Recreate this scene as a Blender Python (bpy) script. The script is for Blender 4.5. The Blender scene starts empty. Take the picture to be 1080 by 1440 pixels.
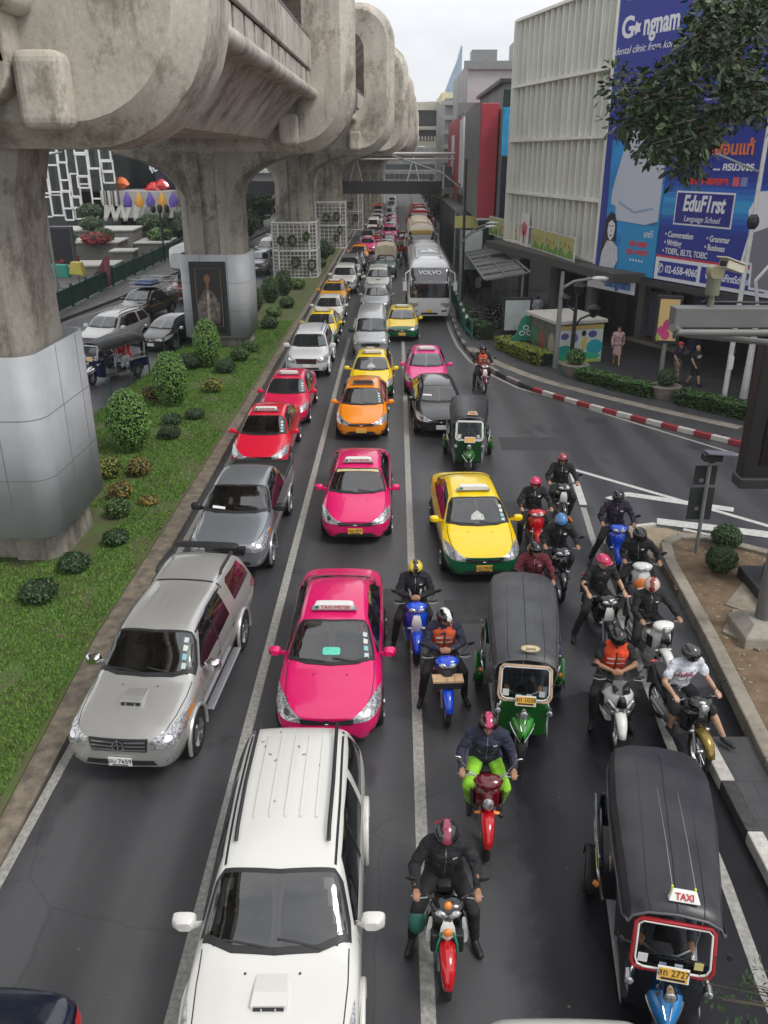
import bpy, bmesh, math, random
from mathutils import Vector, Matrix, noise
from mathutils.bvhtree import BVHTree
random.seed(7)
R = math.radians
S = bpy.context.scene
col = S.collection

# ---------------------------------------------------------------- camera, sky, sun
cam_d = bpy.data.cameras.new('camera'); cam = bpy.data.objects.new('camera', cam_d); col.objects.link(cam)
S.camera = cam
cam.location = (0, 0, 8.8)
cam.rotation_euler = (R(90 - 23.1), 0, R(0.77))
cam_d.sensor_fit = 'VERTICAL'; cam_d.sensor_height = 36; cam_d.sensor_width = 27
cam_d.lens = 29.25
cam_d.clip_start = 0.1; cam_d.clip_end = 3000
S.render.resolution_x, S.render.resolution_y = 768, 1024
S.view_settings.view_transform = 'Standard'; S.view_settings.look = 'None'
S.view_settings.exposure = 0.32; S.view_settings.gamma = 1
S.view_settings.use_curve_mapping = False
SUN_EL, SUN_AZ = R(54), R(122)
w = bpy.data.worlds.new('World'); S.world = w; w.use_nodes = True
nt = w.node_tree; nt.nodes.clear()
out = nt.nodes.new('ShaderNodeOutputWorld'); bg = nt.nodes.new('ShaderNodeBackground')
sky = nt.nodes.new('ShaderNodeTexSky'); sky.sky_type = 'NISHITA'; sky.sun_disc = False
sky.sun_elevation = SUN_EL; sky.sun_rotation = SUN_AZ
sky.air_density = 1.5; sky.dust_density = 5
hs = nt.nodes.new('ShaderNodeHueSaturation'); hs.inputs['Saturation'].default_value = .35
nt.links.new(sky.outputs[0], hs.inputs['Color'])
tc = nt.nodes.new('ShaderNodeTexCoord')
mp = nt.nodes.new('ShaderNodeMapping'); mp.inputs['Scale'].default_value = (1, 1, 2.6)
nt.links.new(tc.outputs['Generated'], mp.inputs[0])
cn = nt.nodes.new('ShaderNodeTexNoise'); cn.inputs['Scale'].default_value = 2.3; cn.inputs['Detail'].default_value = 7
cn.inputs['Roughness'].default_value = .55
nt.links.new(mp.outputs[0], cn.inputs['Vector'])
cr = nt.nodes.new('ShaderNodeValToRGB')
cr.color_ramp.elements[0].position = .36; cr.color_ramp.elements[0].color = (7.8, 8.1, 8.6, 1)
cr.color_ramp.elements[1].position = .62; cr.color_ramp.elements[1].color = (11.2, 11.25, 11.4, 1)
nt.links.new(cn.outputs['Fac'], cr.inputs[0])
mx = nt.nodes.new('ShaderNodeMix'); mx.data_type = 'RGBA'; mx.inputs[0].default_value = .86
nt.links.new(hs.outputs[0], mx.inputs[6]); nt.links.new(cr.outputs[0], mx.inputs[7])
nt.links.new(mx.outputs[2], bg.inputs[0]); bg.inputs[1].default_value = 0.1
nt.links.new(bg.outputs[0], out.inputs[0])
sun_d = bpy.data.lights.new('sun', 'SUN'); sun = bpy.data.objects.new('sun', sun_d); col.objects.link(sun)
sun_d.energy = 1.5; sun_d.angle = R(20); sun_d.color = (1, .96, .9)
sun.rotation_euler = (R(36), 0, R(58))

# ---------------------------------------------------------------- helpers
MATS = {}
def mat(name, c, rough=.5, metal=0., coat=0., var=0., vs=3., bump=0., bs=40., ior=1.5, stretch=None, c2=None, emit=None):
    if name in MATS: return MATS[name]
    m = bpy.data.materials.new(name); m.use_nodes = True
    n = m.node_tree; b = n.nodes['Principled BSDF']
    b.inputs['Base Color'].default_value = (*c, 1)
    b.inputs['Roughness'].default_value = rough; b.inputs['Metallic'].default_value = metal
    b.inputs['Coat Weight'].default_value = coat; b.inputs['Coat Roughness'].default_value = .06
    b.inputs['IOR'].default_value = ior
    if emit:
        b.inputs['Emission Color'].default_value = (*c, 1); b.inputs['Emission Strength'].default_value = emit
    if var or bump or c2:
        tc = n.nodes.new('ShaderNodeTexCoord'); mp = n.nodes.new('ShaderNodeMapping')
        mp.inputs['Scale'].default_value = stretch or (1, 1, 1)
        n.links.new(tc.outputs['Object'], mp.inputs[0])
    if var or c2:
        t = n.nodes.new('ShaderNodeTexNoise'); t.inputs['Scale'].default_value = vs
        t.inputs['Detail'].default_value = 8; t.inputs['Roughness'].default_value = .65
        n.links.new(mp.outputs[0], t.inputs['Vector'])
        r = n.nodes.new('ShaderNodeValToRGB')
        d = c2 or tuple(max(0, x * (1 - var)) for x in c)
        u = c if c2 else tuple(min(1, x * (1 + var)) for x in c)
        r.color_ramp.elements[0].position = .35; r.color_ramp.elements[0].color = (*d, 1)
        r.color_ramp.elements[1].position = .65; r.color_ramp.elements[1].color = (*u, 1)
        n.links.new(t.outputs['Fac'], r.inputs[0]); n.links.new(r.outputs[0], b.inputs['Base Color'])
    if bump:
        t2 = n.nodes.new('ShaderNodeTexNoise'); t2.inputs['Scale'].default_value = bs; t2.inputs['Detail'].default_value = 5
        n.links.new(mp.outputs[0], t2.inputs['Vector'])
        bp = n.nodes.new('ShaderNodeBump'); bp.inputs['Strength'].default_value = bump; bp.inputs['Distance'].default_value = .02
        n.links.new(t2.outputs['Fac'], bp.inputs['Height']); n.links.new(bp.outputs[0], b.inputs['Normal'])
    MATS[name] = m
    return m

def hexc(h):
    return tuple(((int(h[i:i+2], 16) / 255) ** 2.2) for i in (0, 2, 4))

def tag(o, label=None, cat=None, group=None, kind=None):
    if label: o['label'] = label
    if cat: o['category'] = cat
    if group: o['group'] = group
    if kind: o['kind'] = kind
    return o

def empty(name, loc=(0, 0, 0), rz=0, label=None, cat=None, group=None):
    o = bpy.data.objects.new(name, None); col.objects.link(o)
    o.location = loc; o.rotation_euler = (0, 0, rz); o.empty_display_size = .1
    return tag(o, label, cat, group)

def link(name, me, mats, parent=None, smooth=False):
    o = bpy.data.objects.new(name, me); col.objects.link(o)
    for m in (mats if isinstance(mats, (list, tuple)) else [mats]):
        if m and m.name not in [x.name for x in me.materials if x]: me.materials.append(m)
    if parent: o.parent = parent
    if smooth: me.shade_smooth()
    return o

class MB:
    def __init__(s): s.v = []; s.f = []; s.mi = []; s.cur = 0
    def add(s, vs, fs, M=None):
        b = len(s.v)
        s.v += [tuple(M @ Vector(v)) if M else tuple(v) for v in vs]
        s.f += [tuple(i + b for i in f) for f in fs]; s.mi += [s.cur] * len(fs)
        return s
    def box(s, c, d, M=None, rz=0):
        x, y, z = d[0] / 2, d[1] / 2, d[2] / 2
        vs = [(-x,-y,-z),(x,-y,-z),(x,y,-z),(-x,y,-z),(-x,-y,z),(x,-y,z),(x,y,z),(-x,y,z)]
        T = Matrix.Translation(c) @ Matrix.Rotation(rz, 4, 'Z')
        if M: T = M @ T
        return s.add(vs, [(0,3,2,1),(4,5,6,7),(0,1,5,4),(1,2,6,5),(2,3,7,6),(3,0,4,7)], T)
    def bar(s, a, b, wx, wz):
        a, b = Vector(a), Vector(b); d = b - a; q = d.to_track_quat('Y', 'Z')
        T = Matrix.Translation((a + b) / 2) @ q.to_matrix().to_4x4()
        return s.box((0, 0, 0), (wx, d.length, wz), T)
    def tube(s, pts, rad, n=10, caps=True, closed=False):
        pts = [Vector(p) for p in pts]; k = len(pts)
        rs = rad if isinstance(rad, (list, tuple)) else [rad] * k
        rings = []; up = None
        for i, p in enumerate(pts):
            if closed: t = pts[(i+1) % k] - pts[i-1]
            else: t = pts[min(i+1, k-1)] - pts[max(i-1, 0)]
            t.normalize()
            if up is None:
                up = Vector((0, 0, 1)) if abs(t.z) < .9 else Vector((0, 1, 0))
            a = t.cross(up); 
            if a.length < 1e-4: a = t.orthogonal()
            a.normalize(); up = a.cross(t).normalized()
            rings.append([p + (a * math.cos(2*math.pi*j/n) + up * math.sin(2*math.pi*j/n)) * rs[i] for j in range(n)])
        return s.rings(rings, caps and not closed, closed)
    def rings(s, rings, caps=True, closed=False, cyc=True):
        n = len(rings[0]); vs = [v for r in rings for v in r]; fs = []
        k = len(rings)
        for i in range(k if closed else k - 1):
            i2 = (i + 1) % k
            for j in range(n if cyc else n - 1):
                j2 = (j + 1) % n
                fs.append((i*n+j, i*n+j2, i2*n+j2, i2*n+j))
        if caps:
            fs.append(tuple(range(n))[::-1]); fs.append(tuple((k-1)*n + j for j in range(n)))
        return s.add(vs, fs)
    def cyl(s, a, b, r, r2=None, n=16): return s.tube([a, b], [r, r if r2 is None else r2], n)
    def ball(s, c, r, nu=14, nv=9, M=None):
        rx, ry, rz = r if isinstance(r, (tuple, list)) else (r, r, r)
        vs = [(0, 0, -1)]; fs = []
        for i in range(1, nv):
            t = -math.pi/2 + math.pi*i/nv
            for j in range(nu):
                p = 2*math.pi*j/nu
                vs.append((math.cos(t)*math.cos(p), math.cos(t)*math.sin(p), math.sin(t)))
        vs.append((0, 0, 1))
        for j in range(nu): fs.append((0, 1+(j+1) % nu, 1+j))
        for i in range(nv-2):
            for j in range(nu):
                a = 1+i*nu; b = a+nu
                fs.append((a+j, a+(j+1) % nu, b+(j+1) % nu, b+j))
        a = 1+(nv-2)*nu; t = len(vs)-1
        for j in range(nu): fs.append((a+j, a+(j+1) % nu, t))
        T = Matrix.Translation(c) @ (M or Matrix.Identity(4)) @ Matrix.Diagonal((rx, ry, rz, 1))
        return s.add(vs, fs, T)
    def cap(s, a, b, ra, rb=None, n=12):      # tapered capsule
        rb = ra if rb is None else rb
        a, b = Vector(a), Vector(b); d = b - a; L = max(d.length, 1e-4); t = d / L
        pts = []; rs = []
        for k in (0.05, .35, .7, 1.0): 
            pts.append(a - t*ra*math.cos(k*math.pi/2)); rs.append(ra*math.sin(k*math.pi/2))
        for k in (1.0, .7, .35, .05):
            pts.append(b + t*rb*math.cos(k*math.pi/2)); rs.append(rb*math.sin(k*math.pi/2))
        return s.tube(pts, rs, n)
    def prism(s, poly, z0, z1, M=None):       # poly in xy
        n = len(poly); vs = [(x, y, z0) for x, y in poly] + [(x, y, z1) for x, y in poly]
        fs = [tuple(range(n))[::-1], tuple(range(n, 2*n))] + [(i, (i+1) % n, n+(i+1) % n, n+i) for i in range(n)]
        return s.add(vs, fs, M)
    def disc(s, c, r, n=24, M=None):
        vs = [(r*math.cos(2*math.pi*i/n), r*math.sin(2*math.pi*i/n), 0) for i in range(n)]
        T = Matrix.Translation(c) @ (M or Matrix.Identity(4))
        return s.add(vs, [tuple(range(n))], T)
    def sell(s, secs, n=16, caps=True, p=2.6):   # super-ellipse sections (cx,cy,cz, halfw, halfh, tilt about x)
        rings = []
        for (cx, cy, cz, hw, hh, ti) in secs:
            r = []
            for j in range(n):
                t = 2*math.pi*j/n; ct, st = math.cos(t), math.sin(t)
                x = hw*math.copysign(abs(ct)**(2/p), ct); z = hh*math.copysign(abs(st)**(2/p), st)
                r.append((cx+x, cy - z*math.sin(ti), cz + z*math.cos(ti)))
            rings.append(r)
        return s.rings(rings, caps)
    def mesh(s, name):
        me = bpy.data.meshes.new(name); me.from_pydata(s.v, [], s.f)
        bm = bmesh.new(); bm.from_mesh(me)
        for f, m in zip(bm.faces, s.mi): f.material_index = m
        bmesh.ops.recalc_face_normals(bm, faces=bm.faces); bm.to_mesh(me); bm.free()
        return me
    def build(s, name, m, parent=None, smooth=False, bevel=0, seg=2, auto=True, loc=None, rot=None):
        me = s.mesh(name)
        ms = m if isinstance(m, (list, tuple)) else [m]
        o = bpy.data.objects.new(name, me); col.objects.link(o)
        for x in ms: me.materials.append(x)
        if smooth:
            me.shade_smooth()
            if auto: sharp(me, 40)
        if bevel:
            b = o.modifiers.new('bevel', 'BEVEL'); b.width = bevel; b.segments = seg; b.limit_method = 'ANGLE'; b.angle_limit = R(35)
            b.harden_normals = False
        if parent: o.parent = parent
        if loc: o.location = loc
        if rot: o.rotation_euler = rot
        return o

def sharp(me, deg=40):
    bm = bmesh.new(); bm.from_mesh(me); a = R(deg)
    for e in bm.edges:
        if len(e.link_faces) == 2 and e.calc_face_angle(0) > a: e.smooth = False
    bm.to_mesh(me); bm.free()

TMP = bpy.data.scenes.new('workbench')
def bake(o, name=None):     # evaluated mesh of a temp object in a scratch scene, object removed
    col.objects.unlink(o); TMP.collection.objects.link(o)
    vl = TMP.view_layers[0]; vl.update(); dg = vl.depsgraph; dg.update()
    me = bpy.data.meshes.new_from_object(o.evaluated_get(dg))
    if name: me.name = name
    old = o.data; bpy.data.objects.remove(o)
    return me

FONT = None
def text(s, size, m, parent, M, align='CENTER', ext=.002, name='lettering', shear=0, bold=0, sx=1):
    cu = bpy.data.curves.new(name, 'FONT'); cu.body = s; cu.size = size; cu.align_x = align; cu.align_y = 'CENTER'
    cu.extrude = ext; cu.shear = shear; cu.offset = bold; cu.resolution_u = 3
    o = bpy.data.objects.new(name, cu); col.objects.link(o)
    me = bake(o, name)
    me.transform(M @ Matrix.Diagonal((sx, 1, 1, 1)))
    me.materials.clear()
    return link(name, me, m, parent)

def face_M(loc, nx, ny, tilt=0, yawd=0):
    """matrix taking XY-plane text to stand upright at loc facing direction (nx,ny)"""
    n = Vector((nx, ny, 0)).normalized(); right = Vector((-n.y, n.x, 0))
    up = Vector((0, 0, 1))
    M = Matrix((( right.x, up.x, n.x, loc[0]), (right.y, up.y, n.y, loc[1]), (right.z, up.z, n.z, loc[2]), (0, 0, 0, 1)))
    return M @ Matrix.Rotation(tilt, 4, 'X')

# decals: flat outlines laid onto a body surface
VIEWS = {
 'top': lambda u, v: (Vector((u, v, 6)), Vector((0, 0, -1))),
 'front': lambda u, v: (Vector((u, -8, v)), Vector((0, 1, 0))),
 'rear': lambda u, v: (Vector((u, 20, v)), Vector((0, -1, 0))),
 'right': lambda u, v: (Vector((5, u, v)), Vector((-1, 0, 0))),
 'left': lambda u, v: (Vector((-5, u, v)), Vector((1, 0, 0))),
}
def decal(bvh, poly, view, m, name, parent, off=.006, res=.1, label=None):
    bm = bmesh.new(); vs = [bm.verts.new((p[0], p[1], 0)) for p in poly]; f = bm.faces.new(vs)
    bmesh.ops.triangulate(bm, faces=[f])
    us = [p[0] for p in poly]; vv = [p[1] for p in poly]
    for ax, lo, hi in ((0, min(us), max(us)), (1, min(vv), max(vv))):
        k = math.floor(lo / res) + 1
        while k * res < hi:
            co = [0, 0, 0]; co[ax] = k * res; no = [0, 0, 0]; no[ax] = 1
            bmesh.ops.bisect_plane(bm, geom=bm.verts[:] + bm.edges[:] + bm.faces[:], plane_co=co, plane_no=no)
            k += 1
    dead = []
    for v in bm.verts:
        o, d = VIEWS[view](v.co.x, v.co.y)
        h, n, i, t = bvh.ray_cast(o, d)
        if h is None: dead.append(v); continue
        if n.dot(d) > 0: n = -n
        v.co = h + n * off
    if dead: bmesh.ops.delete(bm, geom=dead, context='VERTS')
    if not bm.faces: bm.free(); return None
    bmesh.ops.recalc_face_normals(bm, faces=bm.faces)
    c = bm.faces[:][0]
    o0, d0 = VIEWS[view](poly[0][0], poly[0][1])
    if c.normal.dot(d0) > 0: bmesh.ops.reverse_faces(bm, faces=bm.faces)
    me = bpy.data.meshes.new(name); bm.to_mesh(me); bm.free(); me.materials.append(m); me.shade_smooth()
    o = bpy.data.objects.new(name, me); col.objects.link(o); o.parent = parent
    if label: o['label'] = label
    return o

def strip(pts, w):      # outline of a thin line along 2D points
    L = []; Rr = []
    for i, p in enumerate(pts):
        a = Vector(pts[max(i-1, 0)]); b = Vector(pts[min(i+1, len(pts)-1)]); t = (b - a).normalized(); n = Vector((-t.y, t.x)) * w / 2
        L.append((p[0]+n.x, p[1]+n.y)); Rr.append((p[0]-n.x, p[1]-n.y))
    return L + Rr[::-1]

def leaves(c, r, n, size, shape=1.0, rnd=None, shell=.25, long=1.6, zmin=None):
    """leaf quads near the surface of an ellipsoid; returns MB"""
    rnd = rnd or random; mb = MB()
    for _ in range(n):
        d = Vector((rnd.gauss(0, 1), rnd.gauss(0, 1), rnd.gauss(0, 1))).normalized()
        k = 1 - shell * rnd.random() + .05 * noise.noise(d * 3)
        p = Vector((c[0]+d.x*r[0]*k, c[1]+d.y*r[1]*k, c[2]+d.z*r[2]*k))
        if zmin is not None and p.z < zmin: continue
        nrm = (d + Vector((rnd.gauss(0, .5), rnd.gauss(0, .5), rnd.gauss(0, .5)))).normalized()
        t = nrm.orthogonal().normalized(); t.rotate(Matrix.Rotation(rnd.random()*6.28, 3, nrm)); b = nrm.cross(t)
        s = size * (.6 + .8*rnd.random()); l = s*long
        mb.add([p - t*l/2, p - b*s*.4, p + t*l/2 + nrm*s*.2, p + b*s*.4], [(0, 1, 2, 3)])
        mb.mi[-1] = rnd.choice((0, 0, 1))
    return mb

# ---------------------------------------------------------------- materials
M_ = {}
def glossy(name, h, rough=.28, coat=.6, metal=0): return mat(name, hexc(h), rough, metal, coat, var=.04, vs=6)
BLACKP = mat('black_plastic', (.018, .018, .02), .5)
RUBBER = mat('rubber', (.015, .015, .016), .8, var=.3, vs=20)
CHROME = mat('chrome', (.75, .75, .76), .18, 1.)
STEEL = mat('steel', (.42, .43, .45), .38, .9)
GLASS = mat('vehicle_glass', (.012, .015, .018), .04, 0, 1., ior=1.9)
GLASS2 = mat('side_glass', (.008, .009, .011), .06, 0, .6)
LENS = mat('lamp_lens', (.66, .68, .70), .12, .4, 1., c2=(.10, .10, .11), vs=22)
AMBER = mat('amber_lens', (.8, .25, .03), .2, 0, 1.)
REDL = mat('red_lens', (.6, .015, .02), .2, 0, 1.)
def window_mat(name, tint, refl=1.5):
    m = bpy.data.materials.new(name); m.use_nodes = True; n = m.node_tree; n.nodes.clear()
    o = n.nodes.new('ShaderNodeOutputMaterial'); mx = n.nodes.new('ShaderNodeMixShader'); t = n.nodes.new('ShaderNodeBsdfTransparent'); g = n.nodes.new('ShaderNodeBsdfGlossy'); f = n.nodes.new('ShaderNodeFresnel')
    t.inputs[0].default_value = (*tint, 1); g.inputs['Roughness'].default_value = .02; g.inputs[0].default_value = (1, 1, 1, 1); f.inputs[0].default_value = refl
    n.links.new(f.outputs[0], mx.inputs[0]); n.links.new(t.outputs[0], mx.inputs[1]); n.links.new(g.outputs[0], mx.inputs[2]); n.links.new(mx.outputs[0], o.inputs[0]); MATS[name] = m; return m
CLEARG = window_mat('clear_windscreen', (.36, .39, .39), 2.1)
SEAM = mat('panel_gap', (.012, .012, .013), .7)
WHITEP = mat('white_paint_sign', (.75, .75, .73), .45)
PLATEW = mat('plate_white', (.78, .78, .76), .4)
PLATEY = mat('plate_yellow', (.78, .46, .08), .4)
INK = mat('dark_ink', (.02, .02, .025), .5)
REDINK = mat('red_ink', (.5, .02, .03), .5)
SKIN = mat('skin', (.33, .17, .10), .55, var=.12, vs=9)
SKINL = mat('skin_lighter', (.50, .30, .20), .55, var=.1, vs=9)
DENIM = mat('black_cloth', (.022, .022, .026), .85, var=.35, vs=8, bump=.4, bs=25)
# ---------------------------------------------------------------- vehicles
T_SEDAN = [
(0.00,.27,.45,.42,.60,.57,.60,.645,.47,.665),(0.10,.21,.64,.42,.79,.62,.76,.71,.60,.735),
(0.42,.18,.76,.48,.875,.71,.845,.79,.68,.84),(0.78,.18,.78,.50,.885,.77,.865,.87,.71,.915),
(1.05,.18,.78,.52,.885,.835,.855,.94,.71,.98),(1.48,.18,.78,.52,.885,.89,.845,1.20,.65,1.24),
(1.90,.18,.78,.52,.885,.91,.84,1.40,.575,1.44),(2.75,.18,.78,.52,.885,.92,.84,1.44,.58,1.49),
(3.35,.18,.78,.52,.885,.94,.84,1.39,.56,1.44),(3.85,.18,.78,.54,.88,.97,.83,1.18,.59,1.22),
(4.12,.20,.76,.55,.87,.98,.80,1.06,.62,1.09),(4.46,.24,.72,.60,.84,.97,.77,1.04,.61,1.06),(4.60,.34,.6,.62,.74,.9,.69,.97,.54,.99)]
T_HATCH = [r for r in T_SEDAN[:7]] + [
(2.75,.18,.78,.52,.885,.93,.84,1.45,.58,1.50),(3.45,.18,.78,.52,.885,.97,.84,1.40,.57,1.45),(3.95,.19,.78,.54,.88,1.0,.82,1.27,.58,1.31),
(4.30,.22,.74,.6,.85,1.0,.79,1.12,.60,1.15),(4.46,.32,.62,.64,.77,.92,.72,1.0,.55,1.02)]
T_SUV = [
(0.00,.42,.5,.6,.66,.78,.66,.90,.54,.93),(0.10,.36,.72,.6,.84,.86,.82,.98,.68,1.01),
(0.45,.32,.8,.6,.915,.94,.885,1.04,.74,1.08),(0.92,.32,.8,.65,.92,1.0,.885,1.08,.76,1.125),
(1.18,.32,.8,.65,.92,1.03,.88,1.12,.76,1.16),(1.54,.32,.8,.65,.92,1.06,.87,1.43,.70,1.47),
(1.88,.32,.8,.65,.92,1.08,.87,1.66,.655,1.71),(2.70,.32,.8,.65,.92,1.09,.87,1.74,.67,1.79),
(3.80,.32,.8,.65,.92,1.11,.87,1.73,.66,1.78),(4.30,.34,.8,.65,.91,1.12,.86,1.66,.64,1.70),
(4.52,.38,.76,.68,.89,1.1,.83,1.38,.66,1.41),(4.68,.48,.68,.7,.80,.95,.78,1.05,.66,1.08)]
T_PICK = [(y, zb, wb, zm, wm, zs, ws, zt, wt, zc) for (y, zb, wb, zm, wm, zs, ws, zt, wt, zc) in [
(0.00,.42,.5,.6,.68,.78,.68,.88,.56,.91),(0.10,.36,.72,.6,.85,.86,.83,.95,.69,.98),
(0.45,.34,.8,.62,.90,.94,.87,1.03,.74,1.07),(1.00,.34,.8,.65,.90,1.0,.87,1.09,.75,1.14),
(1.26,.34,.8,.65,.90,1.03,.86,1.13,.75,1.17),(1.60,.34,.8,.65,.90,1.06,.86,1.42,.69,1.46),
(1.95,.34,.8,.65,.90,1.07,.86,1.66,.64,1.71),(2.80,.34,.8,.65,.90,1.08,.86,1.70,.65,1.75),
(3.40,.34,.8,.65,.90,1.09,.86,1.67,.63,1.71)]]
T_PICKBED = T_PICK + [(3.62,.34,.8,.65,.90,1.06,.88,1.12,.84,1.12),(4.4,.34,.8,.65,.90,1.06,.88,1.10,.84,1.10),(5.05,.38,.8,.65,.90,1.04,.87,1.08,.82,1.08),(5.2,.46,.7,.66,.86,1.0,.84,1.05,.78,1.05)]
T_PICKCAN = T_PICK + [(3.62,.34,.8,.65,.90,1.07,.87,1.68,.64,1.73),(4.2,.34,.8,.65,.90,1.07,.87,1.72,.66,1.77),(4.85,.38,.8,.65,.90,1.06,.87,1.66,.64,1.71),
(5.05,.40,.78,.66,.89,1.05,.86,1.36,.68,1.39),(5.2,.48,.7,.68,.84,.98,.82,1.08,.72,1.1)]
T_VAN = [
(0.00,.38,.5,.55,.68,.74,.68,.86,.58,.89),(0.09,.32,.70,.6,.82,.88,.79,1.0,.68,1.03),
(0.34,.28,.74,.6,.845,.97,.81,1.13,.71,1.17),(0.75,.28,.74,.6,.85,1.05,.82,1.42,.69,1.47),
(1.25,.28,.74,.6,.85,1.08,.82,1.86,.64,1.93),(1.80,.28,.74,.6,.85,1.1,.82,1.99,.64,2.06),
(3.2,.28,.74,.6,.85,1.1,.82,2.0,.64,2.07),(4.35,.28,.74,.6,.85,1.1,.82,1.98,.64,2.05),(4.66,.34,.74,.6,.84,1.1,.81,1.8,.64,1.86),(4.8,.46,.66,.8,.78,1.1,.76,1.5,.62,1.54)]
T_BUS = [
(0.00,.42,.9,.75,1.08,1.3,1.08,2.3,1.0,2.34),(0.12,.34,1.08,.75,1.2,1.35,1.2,2.7,1.12,2.74),
(0.45,.3,1.15,.8,1.25,1.4,1.25,3.15,1.17,3.22),(1.0,.3,1.16,.8,1.25,1.4,1.25,3.36,1.14,3.44),
(2.5,.3,1.16,.8,1.25,1.4,1.25,3.40,1.12,3.5),(6,.3,1.16,.8,1.25,1.4,1.25,3.40,1.12,3.5),(9.5,.3,1.16,.8,1.25,1.4,1.25,3.40,1.12,3.5),
(11.5,.3,1.16,.8,1.25,1.4,1.25,3.34,1.12,3.42),(11.9,.4,1.1,.8,1.2,1.4,1.2,3.1,1.1,3.18),(12,.6,1.0,.9,1.1,1.4,1.1,2.8,1.0,2.84)]

def car_body(rows, lev):
    n = 12; vs = []; fs = []
    for (y, zb, wb, zm, wm, zs, ws, zt, wt, zc) in rows:
        h = [(0, zb), (wb, zb), (wm, zm), (ws, zs), (wt, zt), (wt*.55, zt+(zc-zt)*.8), (0, zc)]
        ring = [(x, y, z) for x, z in h] + [(-x, y, z) for x, z in h[5:0:-1]]
        vs += ring
    k = len(rows)
    for i in range(k-1):
        for j in range(n):
            fs.append((i*n+j, (i+1)*n+j, (i+1)*n+(j+1) % n, i*n+(j+1) % n))
    for b in (0, (k-1)*n):
        pr = [(1, 11), (2, 10), (3, 9), (4, 8), (5, 7)]
        fs.append((b, b+1, b+11)); fs.append((b+5, b+6, b+7))
        for (a, c), (d, e) in zip(pr, pr[1:]): fs.append((b+a, b+d, b+e, b+c))
    me = bpy.data.meshes.new('tmp'); me.from_pydata(vs, [], fs)
    bm = bmesh.new(); bm.from_mesh(me); bmesh.ops.recalc_face_normals(bm, faces=bm.faces)
    cl = bm.edges.layers.float.get('crease_edge') or bm.edges.layers.float.new('crease_edge')
    bm.verts.ensure_lookup_table()
    for e in bm.edges:
        a, b = sorted((e.verts[0].index, e.verts[1].index)); ja, jb = a % n, b % n
        if ja == jb and ja in (3, 9): e[cl] = .35
        if ja == jb and ja in (4, 8): e[cl] = .3
        if ja == jb and ja in (1, 11): e[cl] = .5
    bm.to_mesh(me); bm.free()
    o = bpy.data.objects.new('tmp', me); col.objects.link(o)
    m = o.modifiers.new('s', 'SUBSURF'); m.levels = m.render_levels = lev
    r = bake(o, 'body'); r.materials.clear(); r.shade_smooth()
    return r

WHEEL_ME = {}
def wheel(parent, x, y, r, wd=.2, near=True, sgn=1):
    key = (r, wd)
    if key not in WHEEL_ME:
        t = MB(); hw = wd/2
        prof = [(-hw, r*.62), (-hw, r*.93), (-hw*.75, r), (hw*.75, r), (hw, r*.93), (hw, r*.62)]
        n = 28
        t.rings([[(px, pr*math.cos(2*math.pi*j/n), pr*math.sin(2*math.pi*j/n)) for j in range(n)] for px, pr in prof], False)
        for px in (-hw, hw): pass
        rm = MB()
        for s in (1,):
            X = hw*.72
            rm.rings([[(px, pr*math.cos(2*math.pi*j/n), pr*math.sin(2*math.pi*j/n)) for j in range(n)] for px, pr in
                      [(hw*1.0, r*.64), (hw*.95, r*.58), (X-.03, r*.56), (X-.03, .02)]], False)
            for k in range(6):
                a = k*math.pi/3; c, sn = math.cos(a), math.sin(a)
                rm.bar((X, c*.03, sn*.03), (hw*.95, c*r*.58, sn*r*.58), .05, .055)
            rm.cyl((X-.02, 0, 0), (X+.015, 0, 0), r*.2, n=12)
        t.rings([[(-hw*.9, pr*math.cos(2*math.pi*j/n), pr*math.sin(2*math.pi*j/n)) for j in range(n)] for pr in (r*.63, .01)], False)
        a = t.mesh('tyre'); a.materials.append(RUBBER); a.shade_smooth(); sharp(a, 35)
        b = rm.mesh('rim'); b.materials.append(STEEL)
        WHEEL_ME[key] = (a, b)
    a, b = WHEEL_ME[key]
    o = bpy.data.objects.new('wheel', a); col.objects.link(o); o.parent = parent
    o.location = (x*sgn, y, r); o.rotation_euler = (0, 0, 0 if sgn > 0 else math.pi)
    q = bpy.data.objects.new('rim', b); col.objects.link(q); q.parent = o
    return o

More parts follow.
